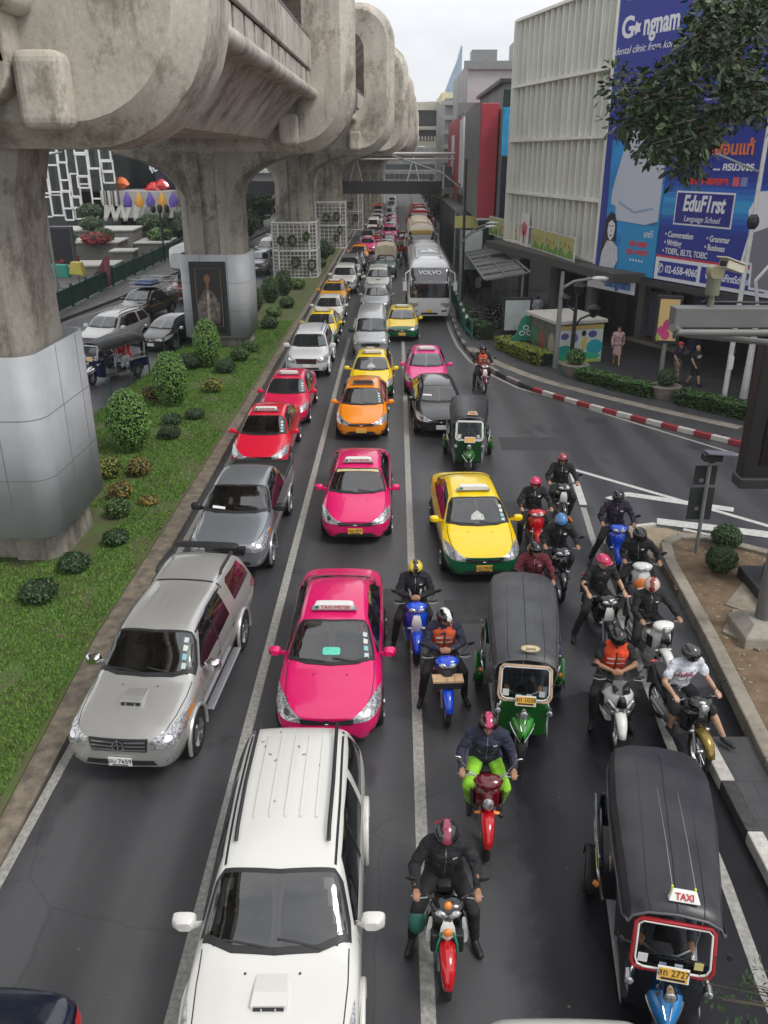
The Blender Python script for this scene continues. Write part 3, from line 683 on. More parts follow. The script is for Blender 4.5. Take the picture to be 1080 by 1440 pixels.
def person(label, group, loc, rz, J, top, bottom, skin=None, helmet=None, vest=None, shoe=None, vox=.013, sleeves=True, shorts=False,
           hands='grip', hair=None, cat='person', head_turn=(0, 0), extra=None, dress=False, glove=None, seed=0, longcoat=False):
    skin = skin or SKIN
    root = empty('person', loc, rz, label, cat, group)
    j = {k: Vector(v) for k, v in J.items() if k != 'sw'}
    pel, nk, hd = j['pelvis'], j['neck'], j['head']
    sw, hw = J.get('sw', .19), .10
    b = MB()
    upd = (nk - pel).normalized(); fwd = V(0, -1, 0); fwd = (fwd - upd*fwd.dot(upd)).normalized(); lat = V(1, 0, 0)
    def torso(b, e=0, low=True):
        b.cap(pel + lat*-.075, pel + lat*.075, .115+e, .115+e)
        mid = pel.lerp(nk, .40); ch = pel.lerp(nk, .72)
        b.cap(pel + lat*.03, mid + lat*.03, .115+e, .11+e); b.cap(pel - lat*.03, mid - lat*.03, .115+e, .11+e)
        b.cap(mid + lat*.03, ch + lat*.06, .11+e, .12+e); b.cap(mid - lat*.03, ch - lat*.06, .11+e, .12+e)
        b.cap(ch + lat*.06, ch - lat*.06, .12+e, .12+e)
        sh = pel.lerp(nk, .90)
        b.cap(sh + lat*(sw-.03), sh - lat*(sw-.03), .065+e, .065+e)
        b.cap(sh, nk, .075+e, .052+e)
    torso(b)
    b.cap(nk, hd + V(0, .01, -.04), .056, .052)
    # head, half eye height etc, facing local -Y then turned
    ty, tp = head_turn
    HM = Matrix.Translation(hd) @ Matrix.Rotation(R(ty), 4, 'Z') @ Matrix.Rotation(R(tp), 4, 'X')
    b.ball((0, 0, 0), 1, 16, 10, HM @ Matrix.Translation((0, .012, .03)) @ Matrix.Diagonal((.077, .096, .092, 1)))
    b.ball((0, 0, 0), 1, 14, 8, HM @ Matrix.Translation((0, -.028, -.045)) @ Matrix.Diagonal((.056, .058, .068, 1)))
    b.ball((0, 0, 0), 1, 10, 6, HM @ Matrix.Translation((0, -.068, -.092)) @ Matrix.Diagonal((.024, .02, .018, 1)))
    b.cap(HM @ V(0, -.080, .008), HM @ V(0, -.106, -.028), .010, .015, 8)
    for s in (1, -1):
        b.ball((0, 0, 0), 1, 8, 6, HM @ Matrix.Translation((s*.080, .012, -.008)) @ Matrix.Diagonal((.010, .02, .032, 1)))
        b.ball((0, 0, 0), 1, 8, 6, HM @ Matrix.Translation((s*.036, -.062, -.03)) @ Matrix.Diagonal((.022, .02, .02, 1)))
    cap_t, cap_b = MB(), MB(); torso(cap_t, .014 if not sleeves else .030)
    for s, k in ((1, 'R'), (-1, 'L')):
        sh = pel.lerp(nk, .90) + lat*s*(sw+.01) ; el, wr = j['elbow'+k], j['wrist'+k]
        b.cap(sh, el, .048, .040); b.cap(el, el.lerp(wr, .3), .040, .041); b.cap(el.lerp(wr, .3), wr, .041, .027)
        if sleeves: 
            cap_t.cap(sh, el, .076, .062); cap_t.cap(el, el.lerp(wr, .93), .062, .044); cap_t.cap(pel.lerp(nk, .05) + lat*.05, pel.lerp(nk, .05) - lat*.05, .148, .148); cap_t.cap(sh, nk + V(0, 0, .01), .06, .066)
        else: cap_t.cap(sh, sh.lerp(el, .62), .066, .066)
        pn = V(0, 0, -1) if hands != 'lap' else V(-s, 0, -.3)
        dd = (wr - el).normalized()
        if hands == 'grip': dd = (dd + V(0, -.5, .0)).normalized()
        if hands == 'lap': dd = (dd + V(-s*.6, -.2, -.1)).normalized()
        if hands == 'hang': pn = V(-s, 0, 0)
        hand(b, wr, dd, 1.0 if hands == 'grip' else .55, side=s, palm_n=pn)
        hp = pel + lat*s*hw + V(0, 0, -.02); kn, an, to = j['knee'+k], j['ankle'+k], j['toe'+k]
        b.cap(hp, kn, .082, .056); b.cap(kn, kn.lerp(an, .35), .055, .058); b.cap(kn.lerp(an, .35), an, .058, .036)
        b.cap(an + V(0, 0, -.03), to, .038, .028)
        if not dress:
            cap_b.cap(hp, kn, .102, .078 if not shorts else .088)
            if not shorts: cap_b.cap(kn, an + V(0, 0, .02), .076, .056)
    body = remesh(b, vox, skin, 'body', root, 2)
    body.name = 'body'
    tp_ = remesh(cap_t, vox*1.15, top, 'jacket' if sleeves else 'shirt', root, 2, .024, seed or len(label))
    if vox < .02 and sleeves and not vest:
        bm = bmesh.new(); bm.from_mesh(tp_.data); bv = BVHTree.FromBMesh(bm); bm.free(); z0, z1 = pel.z+.06, nk.z-.03
        decal(bv, strip([(nk.x*.2, z0), (nk.x, z1)], .012), 'front', STEEL, 'zip', tp_, .003, .03)
        for s in (1, -1): decal(bv, strip([(s*.06, z0+.12), (s*.13, z0+.20)], .010), 'front', STEEL, 'pocket_zip', tp_, .003, .03)
        decal(bv, [(.07+nk.x, z1-.13), (.12+nk.x, z1-.13), (.12+nk.x, z1-.10), (.07+nk.x, z1-.10)], 'front', WHITEP, 'chest_logo', tp_, .004, .03)
    if dress:
        sk = MB(); kz = min(J['kneeR'][2], J['kneeL'][2])
        sk.sell([(pel.x, pel.y, pel.z+.12, .15, .0, 0)], 12) if False else None
        for t_, w_ in [(q/9, .155+.05*q/9) for q in range(10)]: 
            zc = pel.z + .15 - t_*(pel.z+.15-kz+.02)
            sk.ball((pel.x, pel.y, zc), (w_, w_*.75, .12), 14, 8)
        remesh(sk, vox*1.15, bottom, 'skirt', root, 6, .006, seed)
    else:
        cap_b.cap(pel + lat*-.075, pel + lat*.075, .128, .128)
        cap_b.cap(pel + lat*.03 , pel.lerp(nk, .16) + lat*.03, .126, .122); cap_b.cap(pel - lat*.03, pel.lerp(nk, .16) - lat*.03, .126, .122)
        remesh(cap_b, vox*1.15, bottom, 'shorts' if shorts else 'trousers', root, 4, .010, seed+3)
    for s, k in ((1, 'R'), (-1, 'L')):
        an, to = j['ankle'+k], j['toe'+k]; sm = MB(); d = (to-an); d.z = 0
        sm.cap(an + V(0, 0, -.045), to + d.normalized()*.02, .047, .040); sm.cap(an + V(0, .02, -.05), an + V(0, 0, -.01), .045, .046)
        remesh(sm, .018, shoe or BLACKP, 'shoe', root, 2)
    # eyes and mouth
    for s in (1, -1):
        e = MB(); e.ball(tuple(HM @ V(s*.030, -.083, .002)), (.012, .008, .007), 8, 6); e.build('eye', mat('eye_dark', (.03, .02, .018), .3), root, True)
        e = MB(); e.cap(HM @ V(s*.018, -.088, .022), HM @ V(s*.045, -.078, .024), .005, .004, 6); e.build('eyebrow', INK, root, True)
    e = MB(); e.cap(HM @ V(-.020, -.086, -.060), HM @ V(.020, -.086, -.060), .0065, .0065, 6); e.build('mouth', mat('lips', (.25, .09, .07), .5), root, True)
    if helmet: 
        make_helmet(root, HM, *helmet)
    elif hair is not False:
        h = MB(); h.ball((0, 0, 0), 1, 16, 10, HM @ Matrix.Translation((0, .022, .045)) @ Matrix.Diagonal((.086, .10, .092, 1)))
        if hair == 'long': h.cap(HM @ V(0, .07, 0), HM @ V(0, .09, -.16), .07, .05)
        remesh(h, .016, INK, 'hair', root, 2)
    if vest:
        vb = MB(); e = .046
        mid = pel.lerp(nk, .30); ch = pel.lerp(nk, .72); sh = pel.lerp(nk, .90)
        vb.cap(mid + lat*.045, mid - lat*.045, .115+e, .115+e); vb.cap(mid + lat*.04, ch + lat*.065, .11+e, .12+e); vb.cap(mid - lat*.04, ch - lat*.065, .11+e, .12+e)
        for s in (1, -1): vb.cap(ch + lat*s*.08, sh + lat*s*.09, .09+e*.6, .066+e*.8)
        vo = remesh(vb, vox*1.15, vest, 'vest', root, 4, .010, seed+9)
        bm = bmesh.new(); bm.from_mesh(vo.data); bv = BVHTree.FromBMesh(bm); bm.free()
        rf = mat('reflective_tape', (.7, .7, .66), .3)
        for zt in (.42, .62):
            zc = pel.lerp(nk, zt).z
            decal(bv, strip([(-.13, zc), (-.02, zc)], .022), 'front', rf, 'reflective_band', vo, .006, .04)
            decal(bv, strip([(.02, zc), (.13, zc)], .022), 'front', rf, 'reflective_band', vo, .006, .04)
        zc = pel.lerp(nk, .6).z
        decal(bv, strip([(0, zc-.22), (0, zc+.12)], .02), 'front', DENIM, 'zip', vo, .006, .04)
    if extra: extra(root, j, HM)
    return root

def make_helmet(root, HM, shell, style='open', stripe=None, visor=True):
    T = HM @ Matrix.Translation((0, .008, .028))
    h = MB(); nu, nv = 28, 16
    cut = lambda x, y, z: (y < -.25 and -.62 < z < (.16 if style == 'open' else .22) and abs(x) < (.86 if style == 'open' else .74)) or z < -.80 or (style in ('open', 'half') and y < -.15 and z < .16)
    if style == 'half': cut = lambda x, y, z: z < -.05 or (y < -.2 and z < .16)
    if style == 'full': cut = lambda x, y, z: (y < -.3 and -.38 < z < .20 and abs(x) < .80) or z < -.86
    vs = []; fs = []
    for i in range(nv+1):
        t = -math.pi/2 + math.pi*i/nv
        for q in range(nu): p = 2*math.pi*q/nu; vs.append((math.cos(t)*math.cos(p), math.cos(t)*math.sin(p), math.sin(t)))
    for i in range(nv):
        for q in range(nu):
            f = (i*nu+q, i*nu+(q+1) % nu, (i+1)*nu+(q+1) % nu, (i+1)*nu+q)
            c = sum((Vector(vs[a]) for a in f), Vector())/4
            if not cut(*c): fs.append(f)
    dz = .150 if style != 'half' else .142
    sc = Matrix.Diagonal((.128, .146, dz-.015, 1))
    fm = []
    h.add(vs, fs, T @ sc)
    if stripe: 
        h.mi = [1 if (abs(sum(vs[a][0] for a in f)/4) < .30 and sum(vs[a][2] for a in f)/4 > .2) else 0 for f in fs]
    ob = h.build('helmet', [shell, stripe or shell], root, True, auto=False)
    s = ob.modifiers.new('thick', 'SOLIDIFY'); s.thickness = .012; s.offset = -1
    if visor and style != 'half':
        v = MB(); n = 14
        z0, z1 = (-.36, .22) if style == 'full' else (-.45, .20)
        lo = [T @ V(.128*1.02*math.sin(a)*math.sqrt(1-z0*z0), -.146*1.02*math.cos(a)*math.sqrt(1-z0*z0), z0*dz) for a in [R(-66+132*i/n) for i in range(n+1)]]
        hi = [T @ V(.128*1.03*math.sin(a), -.146*1.03*math.cos(a), z1*dz) for a in [R(-66+132*i/n) for i in range(n+1)]]
        v.rings([lo, hi], False, False, False)
        if style == 'full' or visor == 'dark': v.build('visor', GLASS, ob, True)
        else:
            lo = [p.lerp(q, .72) for p, q in zip(lo, hi)]; v = MB(); v.rings([lo, hi], False, False, False); v.build('visor', GLASS, ob, True)
    pk = MB(); pk.sell([(0, 0, 0, .001, .001, 0)], 8) if False else None
    if style == 'half':
        pk.prism([(-.10, -.09), (-.085, -.155), (0, -.175), (.085, -.155), (.10, -.09)], .012, .024, T); pk.build('helmet_peak', shell, ob)
    return ob

def rider_pose(feet='both', hands='grip', lean=0., tx=0., wide=.30, fy=-.10, tall=0.):
    J = dict(pelvis=(0, .22, .86), neck=(tx, .08-lean, 1.35+tall), head=(tx, .04-lean, 1.475+tall), sw=.185)
    for s, k in ((1, 'R'), (-1, 'L')):
        if hands == 'grip':
            J['elbow'+k] = (s*.33, .0, 1.08); J['wrist'+k] = (s*.32, -.27, 1.05)
        else:
            J['elbow'+k] = (s*.29+tx, -.02, 1.06); J['wrist'+k] = (s*.07, -.17, 1.04)
        down = feet == 'both' or feet == k
        if down:
            J['knee'+k] = (s*.30, -.16, .60); J['ankle'+k] = (s*(wide+.08), .02+fy, .12); J['toe'+k] = (s*(wide+.13), -.13+fy, .045)
        else:
            J['knee'+k] = (s*.23, -.24, .74); J['ankle'+k] = (s*.19, -.08, .36); J['toe'+k] = (s*.20, -.24, .31)
    return J

# ---------------------------------------------------------------- motorcycles
def bike(label, loc, rz, c1, c2, style='under', c3=None, group='motorcycles waiting at the front of the traffic', mirror=True, box=None, steer=0, seat=None, fender=None, lamp=None, shield=None, cat='motorcycle', name='motorcycle'):
    root = empty(name, loc, rz, label, cat, group)
    c3 = c3 or BLACKP; fender = fender or c1; shield = shield or c1
    r = .285 if style != 'scoot' else .25
    fy, ry = -.62, .62
    sc = style in ('scoot', 'maxi')
    wd = .085 if not sc else .105
    def bwheel(y):
        n = 28; t = MB()
        prof = [(-wd/2, r*.84), (-wd*.42, r*.95), (0, r), (wd*.42, r*.95), (wd/2, r*.84), (wd*.3, r*.76), (-wd*.3, r*.76)]
        t.rings([[(px, pr*math.cos(2*math.pi*q/n), pr*math.sin(2*math.pi*q/n)) for q in range(n)] for px, pr in prof], False, True)
        o = t.build('wheel', RUBBER, root, True, loc=(0, y, r))
        g = MB()
        g.rings([[(px, pr*math.cos(2*math.pi*q/n), pr*math.sin(2*math.pi*q/n)) for q in range(n)] for px, pr in [(-wd*.3, r*.78), (wd*.3, r*.78), (wd*.25, r*.70), (-wd*.25, r*.70)]], False, True)
        g.cyl((-.04, 0, 0), (.04, 0, 0), .035)
        for a in range(6 if sc else 12):
            an = a*2*math.pi/(6 if sc else 12); g.bar((0, .02*math.cos(an), .02*math.sin(an)), (0, r*.72*math.cos(an), r*.72*math.sin(an)), .02 if sc else .008, .02 if sc else .008)
        g.build('rim', STEEL, o)
        return o
    bwheel(fy); bwheel(ry)
    fk = MB()
    for s in (1, -1): fk.tube([(s*.075, fy+.0, r), (s*.078, -.50, .62), (s*.07, -.44, .86)], [.022, .026, .022], 8)
    fk.build('fork', STEEL if style != 'maxi' else BLACKP, root, True)
    fd = MB(); n = 9
    rg = []
    for i in range(n+1):
        a = R(20 + 130*i/n) ; rr = r + .035 + (.02 if i in (0, n) else .045*math.sin(math.pi*i/n)); w_ = .055 + .035*math.sin(math.pi*i/n)
        c = V(0, fy - rr*math.cos(a)*1.0, r + rr*math.sin(a)); dn = V(0, math.cos(a), -math.sin(a))
        rg.append([c + V(-w_, 0, 0) + dn*.05, c + V(-w_*.8, 0, 0), c + V(0, 0, 0) - dn*.018, c + V(w_*.8, 0, 0), c + V(w_, 0, 0) + dn*.05])
    fd.rings(rg, False, False, False)
    f_ = fd.build('front_fender', fender, root, True, auto=False); m = f_.modifiers.new('t', 'SOLIDIFY'); m.thickness = .01
    # leg shield with wings
    W = .27 if style == 'maxi' else (.235 if sc else .215)
    ls = MB()
    secs = [(-.36, .36, .09), (-.40, .48, W*.82), (-.44, .62, W), (-.47, .76, W*.98), (-.47, .86, W*.75), (-.46, .93, W*.42)]
    rg = []
    for y, z, w_ in secs:
        nose = .10 if style != 'maxi' else .17
        rg.append([V(-w_, y+.12, z), V(-w_*.85, y+.02, z+.005), V(-w_*.45, y-nose*.65, z+.01), V(0, y-nose, z+.01), V(w_*.45, y-nose*.65, z+.01), V(w_*.85, y+.02, z+.005), V(w_, y+.12, z),
                   V(w_*.8, y+.15, z), V(0, y+.13, z), V(-w_*.8, y+.15, z)])
    ls.rings(rg, True)
    sh = ls.build('leg_shield', shield, root, True, .0)
    ss = sh.modifiers.new('s', 'SUBSURF'); ss.levels = ss.render_levels = 1
    # centre nose panel in second colour
    cp = MB()
    cp.rings([[V(-w_, y, z), V(0, y-.018, z), V(w_, y, z), V(w_*.8, y+.03, z), V(-w_*.8, y+.03, z)] for y, z, w_ in
              [(-.50, .52, .035), (-.545, .62, .075), (-.575, .74, .085), (-.565, .84, .07), (-.53, .90, .04)]], True)
    if style == 'maxi':
        for v in range(len(cp.v)): x, y, z = cp.v[v]; cp.v[v] = (x*.9, y-.075, z)
    cp.build('nose_panel', c2, sh, True)
    for s in (1, -1):
        t = MB(); t.ball((s*.11, -.535 if style != 'maxi' else -.60, .64 if sc else .60), (.05, .03, .022), 10, 6); t.build('indicator', LENS if style != 'retro' else AMBER, root, True)
    # side stripes
    for s in (1, -1):
        t = MB(); t.rings([[V(s*(W*.97), -.34, z), V(s*(W*.80), -.47, z), V(s*W*.80, -.46, z+.035), V(s*W*.97, -.33, z+.035)] for z in (.60, .78)], True); t.build('side_trim', c3, sh)
    # body: floor, engine, under seat, tail
    bd = MB()
    if sc: bd.sell([(0, -.36, .34, .15, .05, 0), (0, -.1, .32, .17, .05, 0), (0, .12, .36, .16, .07, 0)], 12)
    else: bd.sell([(0, -.40, .66, .05, .08, 0), (0, -.15, .52, .06, .09, 0), (0, .08, .58, .08, .09, 0)], 12)
    bd.sell([(0, .05, .55, .10, .14, 0), (0, .25, .60, .15, .15, 0), (0, .5, .66, .15, .12, 0), (0, .78, .74, .09, .07, 0), (0, .92, .78, .04, .03, 0)], 14)
    bd.build('rear_body', c1, root, True)
    en = MB(); en.sell([(0, -.10, .30, .11, .09, 0), (0, .20, .28, .13, .11, 0), (0, .60, .29, .10, .06, 0)], 12)
    en.tube([(-.10, .66, .30), (-.12, .2, .30)], .04); en.build('engine', STEEL, root, True)
    exh = MB(); exh.tube([(.12, -.02, .22), (.15, .25, .24), (.17, .40, .30), (.18, .85, .40)], [.02, .02, .045, .05], 10); exh.build('exhaust', STEEL, root, True)
    se = MB(); se.sell([(0, .00, .74, .07, .04, .0), (0, .10, .765, .12, .045, 0), (0, .38, .775, .135, .05, 0), (0, .62, .81, .12, .05, 0), (0, .80, .83, .07, .035, 0)], 14)
    se.build('seat', seat or BLACKP, root, True)
    tb = MB(); tb.ball((0, .93, .78), (.07, .03, .035), 10, 6); tb.build('tail_lamp', REDL, root, True)
    rf = MB(); rf.box((0, .93, .55), (.14, .02, .3)); rf.build('rear_fender', BLACKP, root, False, .008)
    # steering assembly
    hb = MB()
    st = R(steer)
    ST = Matrix.Translation((0, -.42, 0)) @ Matrix.Rotation(st, 4, 'Z') @ Matrix.Translation((0, .42, 0))
    tr = lambda p: ST @ Vector(p)
    hb.tube([tr(p) for p in [(-.36, -.28, 1.03), (-.22, -.34, 1.04), (-.06, -.40, .98), (.06, -.40, .98), (.22, -.34, 1.04), (.36, -.28, 1.03)]], .013, 8)
    hbo = hb.build('handlebar', CHROME if style == 'retro' else BLACKP, root, True)
    gr = MB()
    for s in (1, -1): gr.cyl(tr((s*.24, -.335, 1.04)), tr((s*.36, -.28, 1.03)), .019, n=10)
    gr.build('grip', BLACKP, hbo, True)
    lv = MB()
    for s in (1, -1): lv.tube([tr((s*.20, -.37, 1.03)), tr((s*.30, -.375, 1.02)), tr((s*.37, -.34, 1.02))], .007, 6)
    lv.build('brake_lever', STEEL, hbo, True)
    cw = MB()
    if style == 'maxi':
        cw.sell([(0, -.32, 1.02, .10, .05, 0), (0, -.45, 1.0, .13, .05, .0), (0, -.55, .93, .12, .05, .0)], 12, p=2)
        cw.build('handlebar_cover', BLACKP, root, True)
        ws = MB(); ws.rings([[V(-.14, -.52, .90), V(0, -.62, .92), V(.14, -.52, .90)], [V(-.11, -.44, 1.06), V(0, -.50, 1.10), V(.11, -.44, 1.06)]], False, False, False); ws.build('windscreen', GLASS, root, True)
        for s in (1, -1):
            hl_ = MB(); hl_.rings([[V(s*.04, -.665, .66), V(s*.10, -.64, .68), V(s*.19, -.57, .74), V(s*.20, -.55, .79)], [V(s*.03, -.66, .71), V(s*.09, -.64, .74), V(s*.17, -.58, .81), V(s*.19, -.555, .82)]], False, False, False)
            o_ = hl_.build('headlight', LENS, root, True); md = o_.modifiers.new('t', 'SOLIDIFY'); md.thickness = .03
            q_ = MB(); q_.rings([[V(s*.045, -.68, .56), V(s*.12, -.63, .60), V(s*.22, -.52, .70)], [V(s*.045, -.70, .60), V(s*.13, -.645, .635), V(s*.225, -.53, .73)]], False, False, False)
            o_ = q_.build('chrome_trim', BLACKP, sh); md = o_.modifiers.new('t', 'SOLIDIFY'); md.thickness = .015
    else:
        cw.sell([tuple(tr((0, -.36, 1.0))) + (.15, .055, 0), tuple(tr((0, -.43, 1.0))) + (.185, .075, 0), tuple(tr((0, -.50, .985))) + (.15, .065, 0), tuple(tr((0, -.545, .97))) + (.07, .03, 0)], 16, p=2.2)
        cw.build('handlebar_cover', c1 if style != 'retro' else c1, root, True)
        hl_ = MB()
        if style in ('retro', 'classic'): 
            p = tr((0, -.555, .965)) if style == 'classic' else V(0, -.60, .78)
            hl_.ball(tuple(p), (.075 if style == 'classic' else .07, .05, .075 if style == 'classic' else .09), 16, 8)
        else:
            for s in (1, -1): hl_.ball(tuple(tr((s*.06, -.525, .975))), (.075, .04, .038), 12, 6, Matrix.Rotation(-s*.25, 4, 'Y'))
        hl_.build('headlight', lamp or LENS, root, True)
    if mirror:
        for s in (1, -1):
            mm = MB(); mm.tube([tr((s*.22, -.34, 1.04)), tr((s*.27, -.34, 1.13)), tr((s*.34, -.33, 1.21))], .006, 6)
            p = tr((s*.37, -.33, 1.24))
            mm.ball(tuple(p), (.062, .014, .040), 12, 7, Matrix.Rotation(-s*.35, 4, 'Y') @ Matrix.Rotation(.35, 4, 'X'))
            mm.build('mirror', BLACKP if style != 'retro' else CHROME, root, True)
    if box: box(root)
    return root

def Rz(loc, rz, p):
    v = Matrix.Rotation(R(rz), 4, 'Z') @ Vector(p); return (loc[0]+v.x, loc[1]+v.y, v.z)
def bike_at(fw, rz, label, rider=None, **kw):
    """fw: where the front tyre touches the road"""
    o = Rz(fw, rz, (0, .68, 0)); o = (o[0], o[1], 0)
    b = bike(label, o, R(rz), **kw); b.scale = (1.1,)*3
    if rider: person(rider.pop('label'), rider.pop('group', 'riders waiting on their motorcycles'), o, R(rz), **rider).scale = (1.1,)*3
    return b

# ---------------------------------------------------------------- three-wheelers
def tuktuk(label, rooff, rz, c1, frame, c2, plate=None, sign='TAXI', roofm=None, length=2.7, roofshape=0, signm=None, sticks=False, driver=True, dlabel='', group='three-wheeled taxis', plates=True, fendm=None, seatm=None):
    org = Rz(rooff, rz, (0, .85, 0)); root = empty('tuk_tuk', (org[0], org[1], 0), R(rz), label, 'tuk-tuk', group); root.scale = (.88, 1, 1)
    roofm = roofm or mat('roof_vinyl', (.028, .028, .034), .36, var=.25, vs=2.5, bump=.35, bs=3.5)
    yr = length - .85
    # roof: curved vinyl over hoops, with drop edges
    ys = [-.85 + (length)*i/12 for i in range(13)]; rg = []
    for i, y in enumerate(ys):
        t = i/12; hw = .53 + .14*min(1, t*1.8) ; z = 1.66 + .10*math.sin(min(1, t*1.4)*math.pi/2) + (.012 if i % 3 == 0 else -.006)
        if i == 0: z -= .02
        if t > .85: z -= .25*(t-.85)/.15*.6; hw -= .05*(t-.85)/.15
        if roofshape: z += .0
        rg.append([V(-hw-.02, y, z-.30), V(-hw-.01, y, z-.12), V(-hw*.93, y, z-.02), V(-hw*.62, y, z+.055), V(0, y, z+.085), V(hw*.62, y, z+.055), V(hw*.93, y, z-.02), V(hw+.01, y, z-.12), V(hw+.02, y, z-.30)])
    for k in (0,): rg[0][0] = V(-.55, ys[0], 1.56); rg[0][-1] = V(.55, ys[0], 1.56)
    rg.append([V(-.60, yr+.10, 1.0), V(-.60, yr+.11, 1.15), V(-.56, yr+.10, 1.3), V(-.4, yr+.11, 1.38), V(0, yr+.12, 1.42), V(.4, yr+.11, 1.38), V(.56, yr+.10, 1.3), V(.60, yr+.11, 1.15), V(.60, yr+.10, 1.0)])
    rb = MB(); rb.rings(rg, False, False, False); ro = rb.build('roof', roofm, root, True, auto=False)
    ro.data.shade_smooth(); sharp(ro.data, 22)
    md = ro.modifiers.new('t', 'SOLIDIFY'); md.thickness = .025; md.offset = -1
    for x in (-.33, .0, .33):
        sm = MB(); sm.tube([V(x*(1 if i > 0 else .9), ys[i], rg[i][4].z - (abs(x)/.33)*.030 + .002) for i in range(0, 12)], .006, 5); sm.build('roof_seam', BLACKP, ro)
    tr_ = MB()
    for s in (1, -1): tr_.tube([rg[i][0 if s < 0 else -1] + V(0, 0, 0) for i in range(13)], .014, 6)
    tr_.tube([rg[0][k] + V(0, -.01, 0) for k in range(9)], .014, 6)
    tr_.build('roof_piping', mat('piping_grey', (.10, .10, .11), .5), ro, True)
    # windscreen frame
    def loop(w1, w2, z1, z2, y1, y2, r=.1):
        P = []
        for (cx, cz, w_, s1, s2) in ((-1, z1, w1, 0, 0), (1, z1, w1, 0, 0), (1, z2, w2, 0, 0), (-1, z2, w2, 0, 0)):
            pass
        pts = [(-w1+r, y1, z1), (w1-r, y1, z1), (w1-.03, y1+.002, z1+.03), (w1, y1+.01, z1+r), (w2, y2, z2-.05), (w2-.05, y2, z2), (-w2+.05, y2, z2), (-w2, y2, z2-.05), (-w1, y1+.01, z1+r), (-w1+.03, y1+.002, z1+.03)]
        return pts
    fr = MB(); fr.tube(loop(.46, .44, 1.06, 1.62, -.98, -.86), .024, 8, closed=True); fo = fr.build('windscreen_frame', frame, root, True)
    fr = MB(); fr.tube(loop(.42, .41, 1.10, 1.60, -.995, -.875), .012, 8, closed=True); fr.build('frame_trim', WHITEP, fo, True)
    gl = MB(); gl.rings([[V(-.42, -.975, 1.08), V(.42, -.975, 1.08)], [V(-.41, -.87, 1.6), V(.41, -.87, 1.6)]], False, False, False)
    gm = MATS.get('tuk_glass') or window_mat('tuk_glass', (.8, .84, .84), 1.4)
    gl.build('windscreen', gm, fo)
    for i, (x, z, w_, h_, cc) in enumerate(((-.33, 1.10, .11, .12, (.75, .75, .75)), (-.10, 1.05, .08, .07, (.3, .4, .55)), (.08, 1.06, .09, .06, (.55, .65, .75)), (.30, 1.10, .10, .10, (.7, .6, .25) if sticks else (.6, .6, .66)))):
        z += .09; y = -.985 + (z-1.08)/.52*.105; k = MB(); k.box((x, y, z), (w_, .004, h_)); k.build('windscreen_sticker', mat('tuk_sticker_%d%d' % (i, sticks), cc, .5), fo, rot=None)
    # nose body
    nb = MB()
    nb.rings([[V(-w_, y2, z), V(-w_*.95, y, z), V(-w_*.5, y-.035, z), V(0, y-.05, z), V(w_*.5, y-.035, z), V(w_*.95, y, z), V(w_, y2, z), V(w_*.9, y2+.02, z), V(-w_*.9, y2+.02, z)] for y, y2, z, w_ in
              [(-.80, -.60, .34, .38), (-.88, -.64, .38, .43), (-.92, -.67, .70, .45), (-.96, -.74, .99, .46), (-.98, -.84, 1.06, .46)]], True)
    no = nb.build('nose_body', c1, root, True)
    hl = MB(); hl.cyl((0, -1.16, .92), (0, -.98, .94), .085, .05, 18); hl.build('headlight', CHROME, root, True)
    hl = MB(); hl.ball((0, -1.165, .92), (.072, .022, .072), 14, 8); hl.build('headlight_lens', LENS, root, True)
    for s in (1, -1):
        hl = MB(); hl.cyl((s*.45, -1.02, .88), (s*.45, -.90, .89), .062, .045, 14); q = hl.build('side_lamp', CHROME, root, True)
        hl = MB(); hl.ball((s*.45, -1.025, .88), (.052, .016, .052), 12, 6); hl.build('lamp_lens', AMBER if False else LENS, q, True)
    fd = MB(); rg2 = []
    for i in range(9):
        t = i/8; y = -1.27 + .40*t; z = .54 + .24*math.sin(min(1, .12+t*.75)*math.pi/2); w_ = .035 + .19*math.sin(min(1, t*1.15)*math.pi/2)**1.0
        rg2.append([V(-w_, y+.05, z-.13), V(-w_*.85, y, z-.02), V(0, y-.02*t, z+.05), V(w_*.85, y, z-.02), V(w_, y+.05, z-.13)])
    fd.rings(rg2, False, False, False); fo2 = fd.build('front_fender', fendm or c2, root, True, auto=False); md = fo2.modifiers.new('t', 'SOLIDIFY'); md.thickness = .012
    tm = MB()
    for s in (1, -1):
        tm.tube([rg2[i][4 if s > 0 else 0] + V(0, 0, .008) for i in range(9)], .012, 6)
        tm.tube([V(s*rg2[i][3].x*.35*(1+i*.05), rg2[i][2].y - .004, rg2[i][2].z+.012 - .012) for i in range(1, 9)], .008, 6)
    tm.build('chrome_trim', CHROME, fo2, True)
    # wheels
    def tw(x, y, r, w_):
        n = 24; t = MB()
        t.rings([[(px, pr*math.cos(2*math.pi*q/n), pr*math.sin(2*math.pi*q/n)) for q in range(n)] for px, pr in [(-w_/2, r*.55), (-w_/2, r*.92), (-w_*.35, r), (w_*.35, r), (w_/2, r*.92), (w_/2, r*.55)]], False)
        o = t.build('wheel', RUBBER, root, True, loc=(x, y, r))
        h = MB(); h.cyl((-w_*.42, 0, 0), (w_*.42, 0, 0), r*.57, n=18); h.cyl((-w_*.5, 0, 0), (w_*.5, 0, 0), r*.2, n=12); h.build('rim', STEEL, o, True)
    tw(0, -1.04, .25, .13)
    for s in (1, -1): tw(s*.80, .98, .27, .15)
    fk = MB()
    for s in (1, -1): fk.tube([(s*.10, -1.04, .25), (s*.10, -1.0, .76)], .025, 8)
    fk.build('fork', CHROME, root, True)
    # floor, steps, rear tub
    fl = MB(); fl.box((0, .15, .33), (.92, 1.9, .05)); fl.build('floor', BLACKP, root, False, .01)
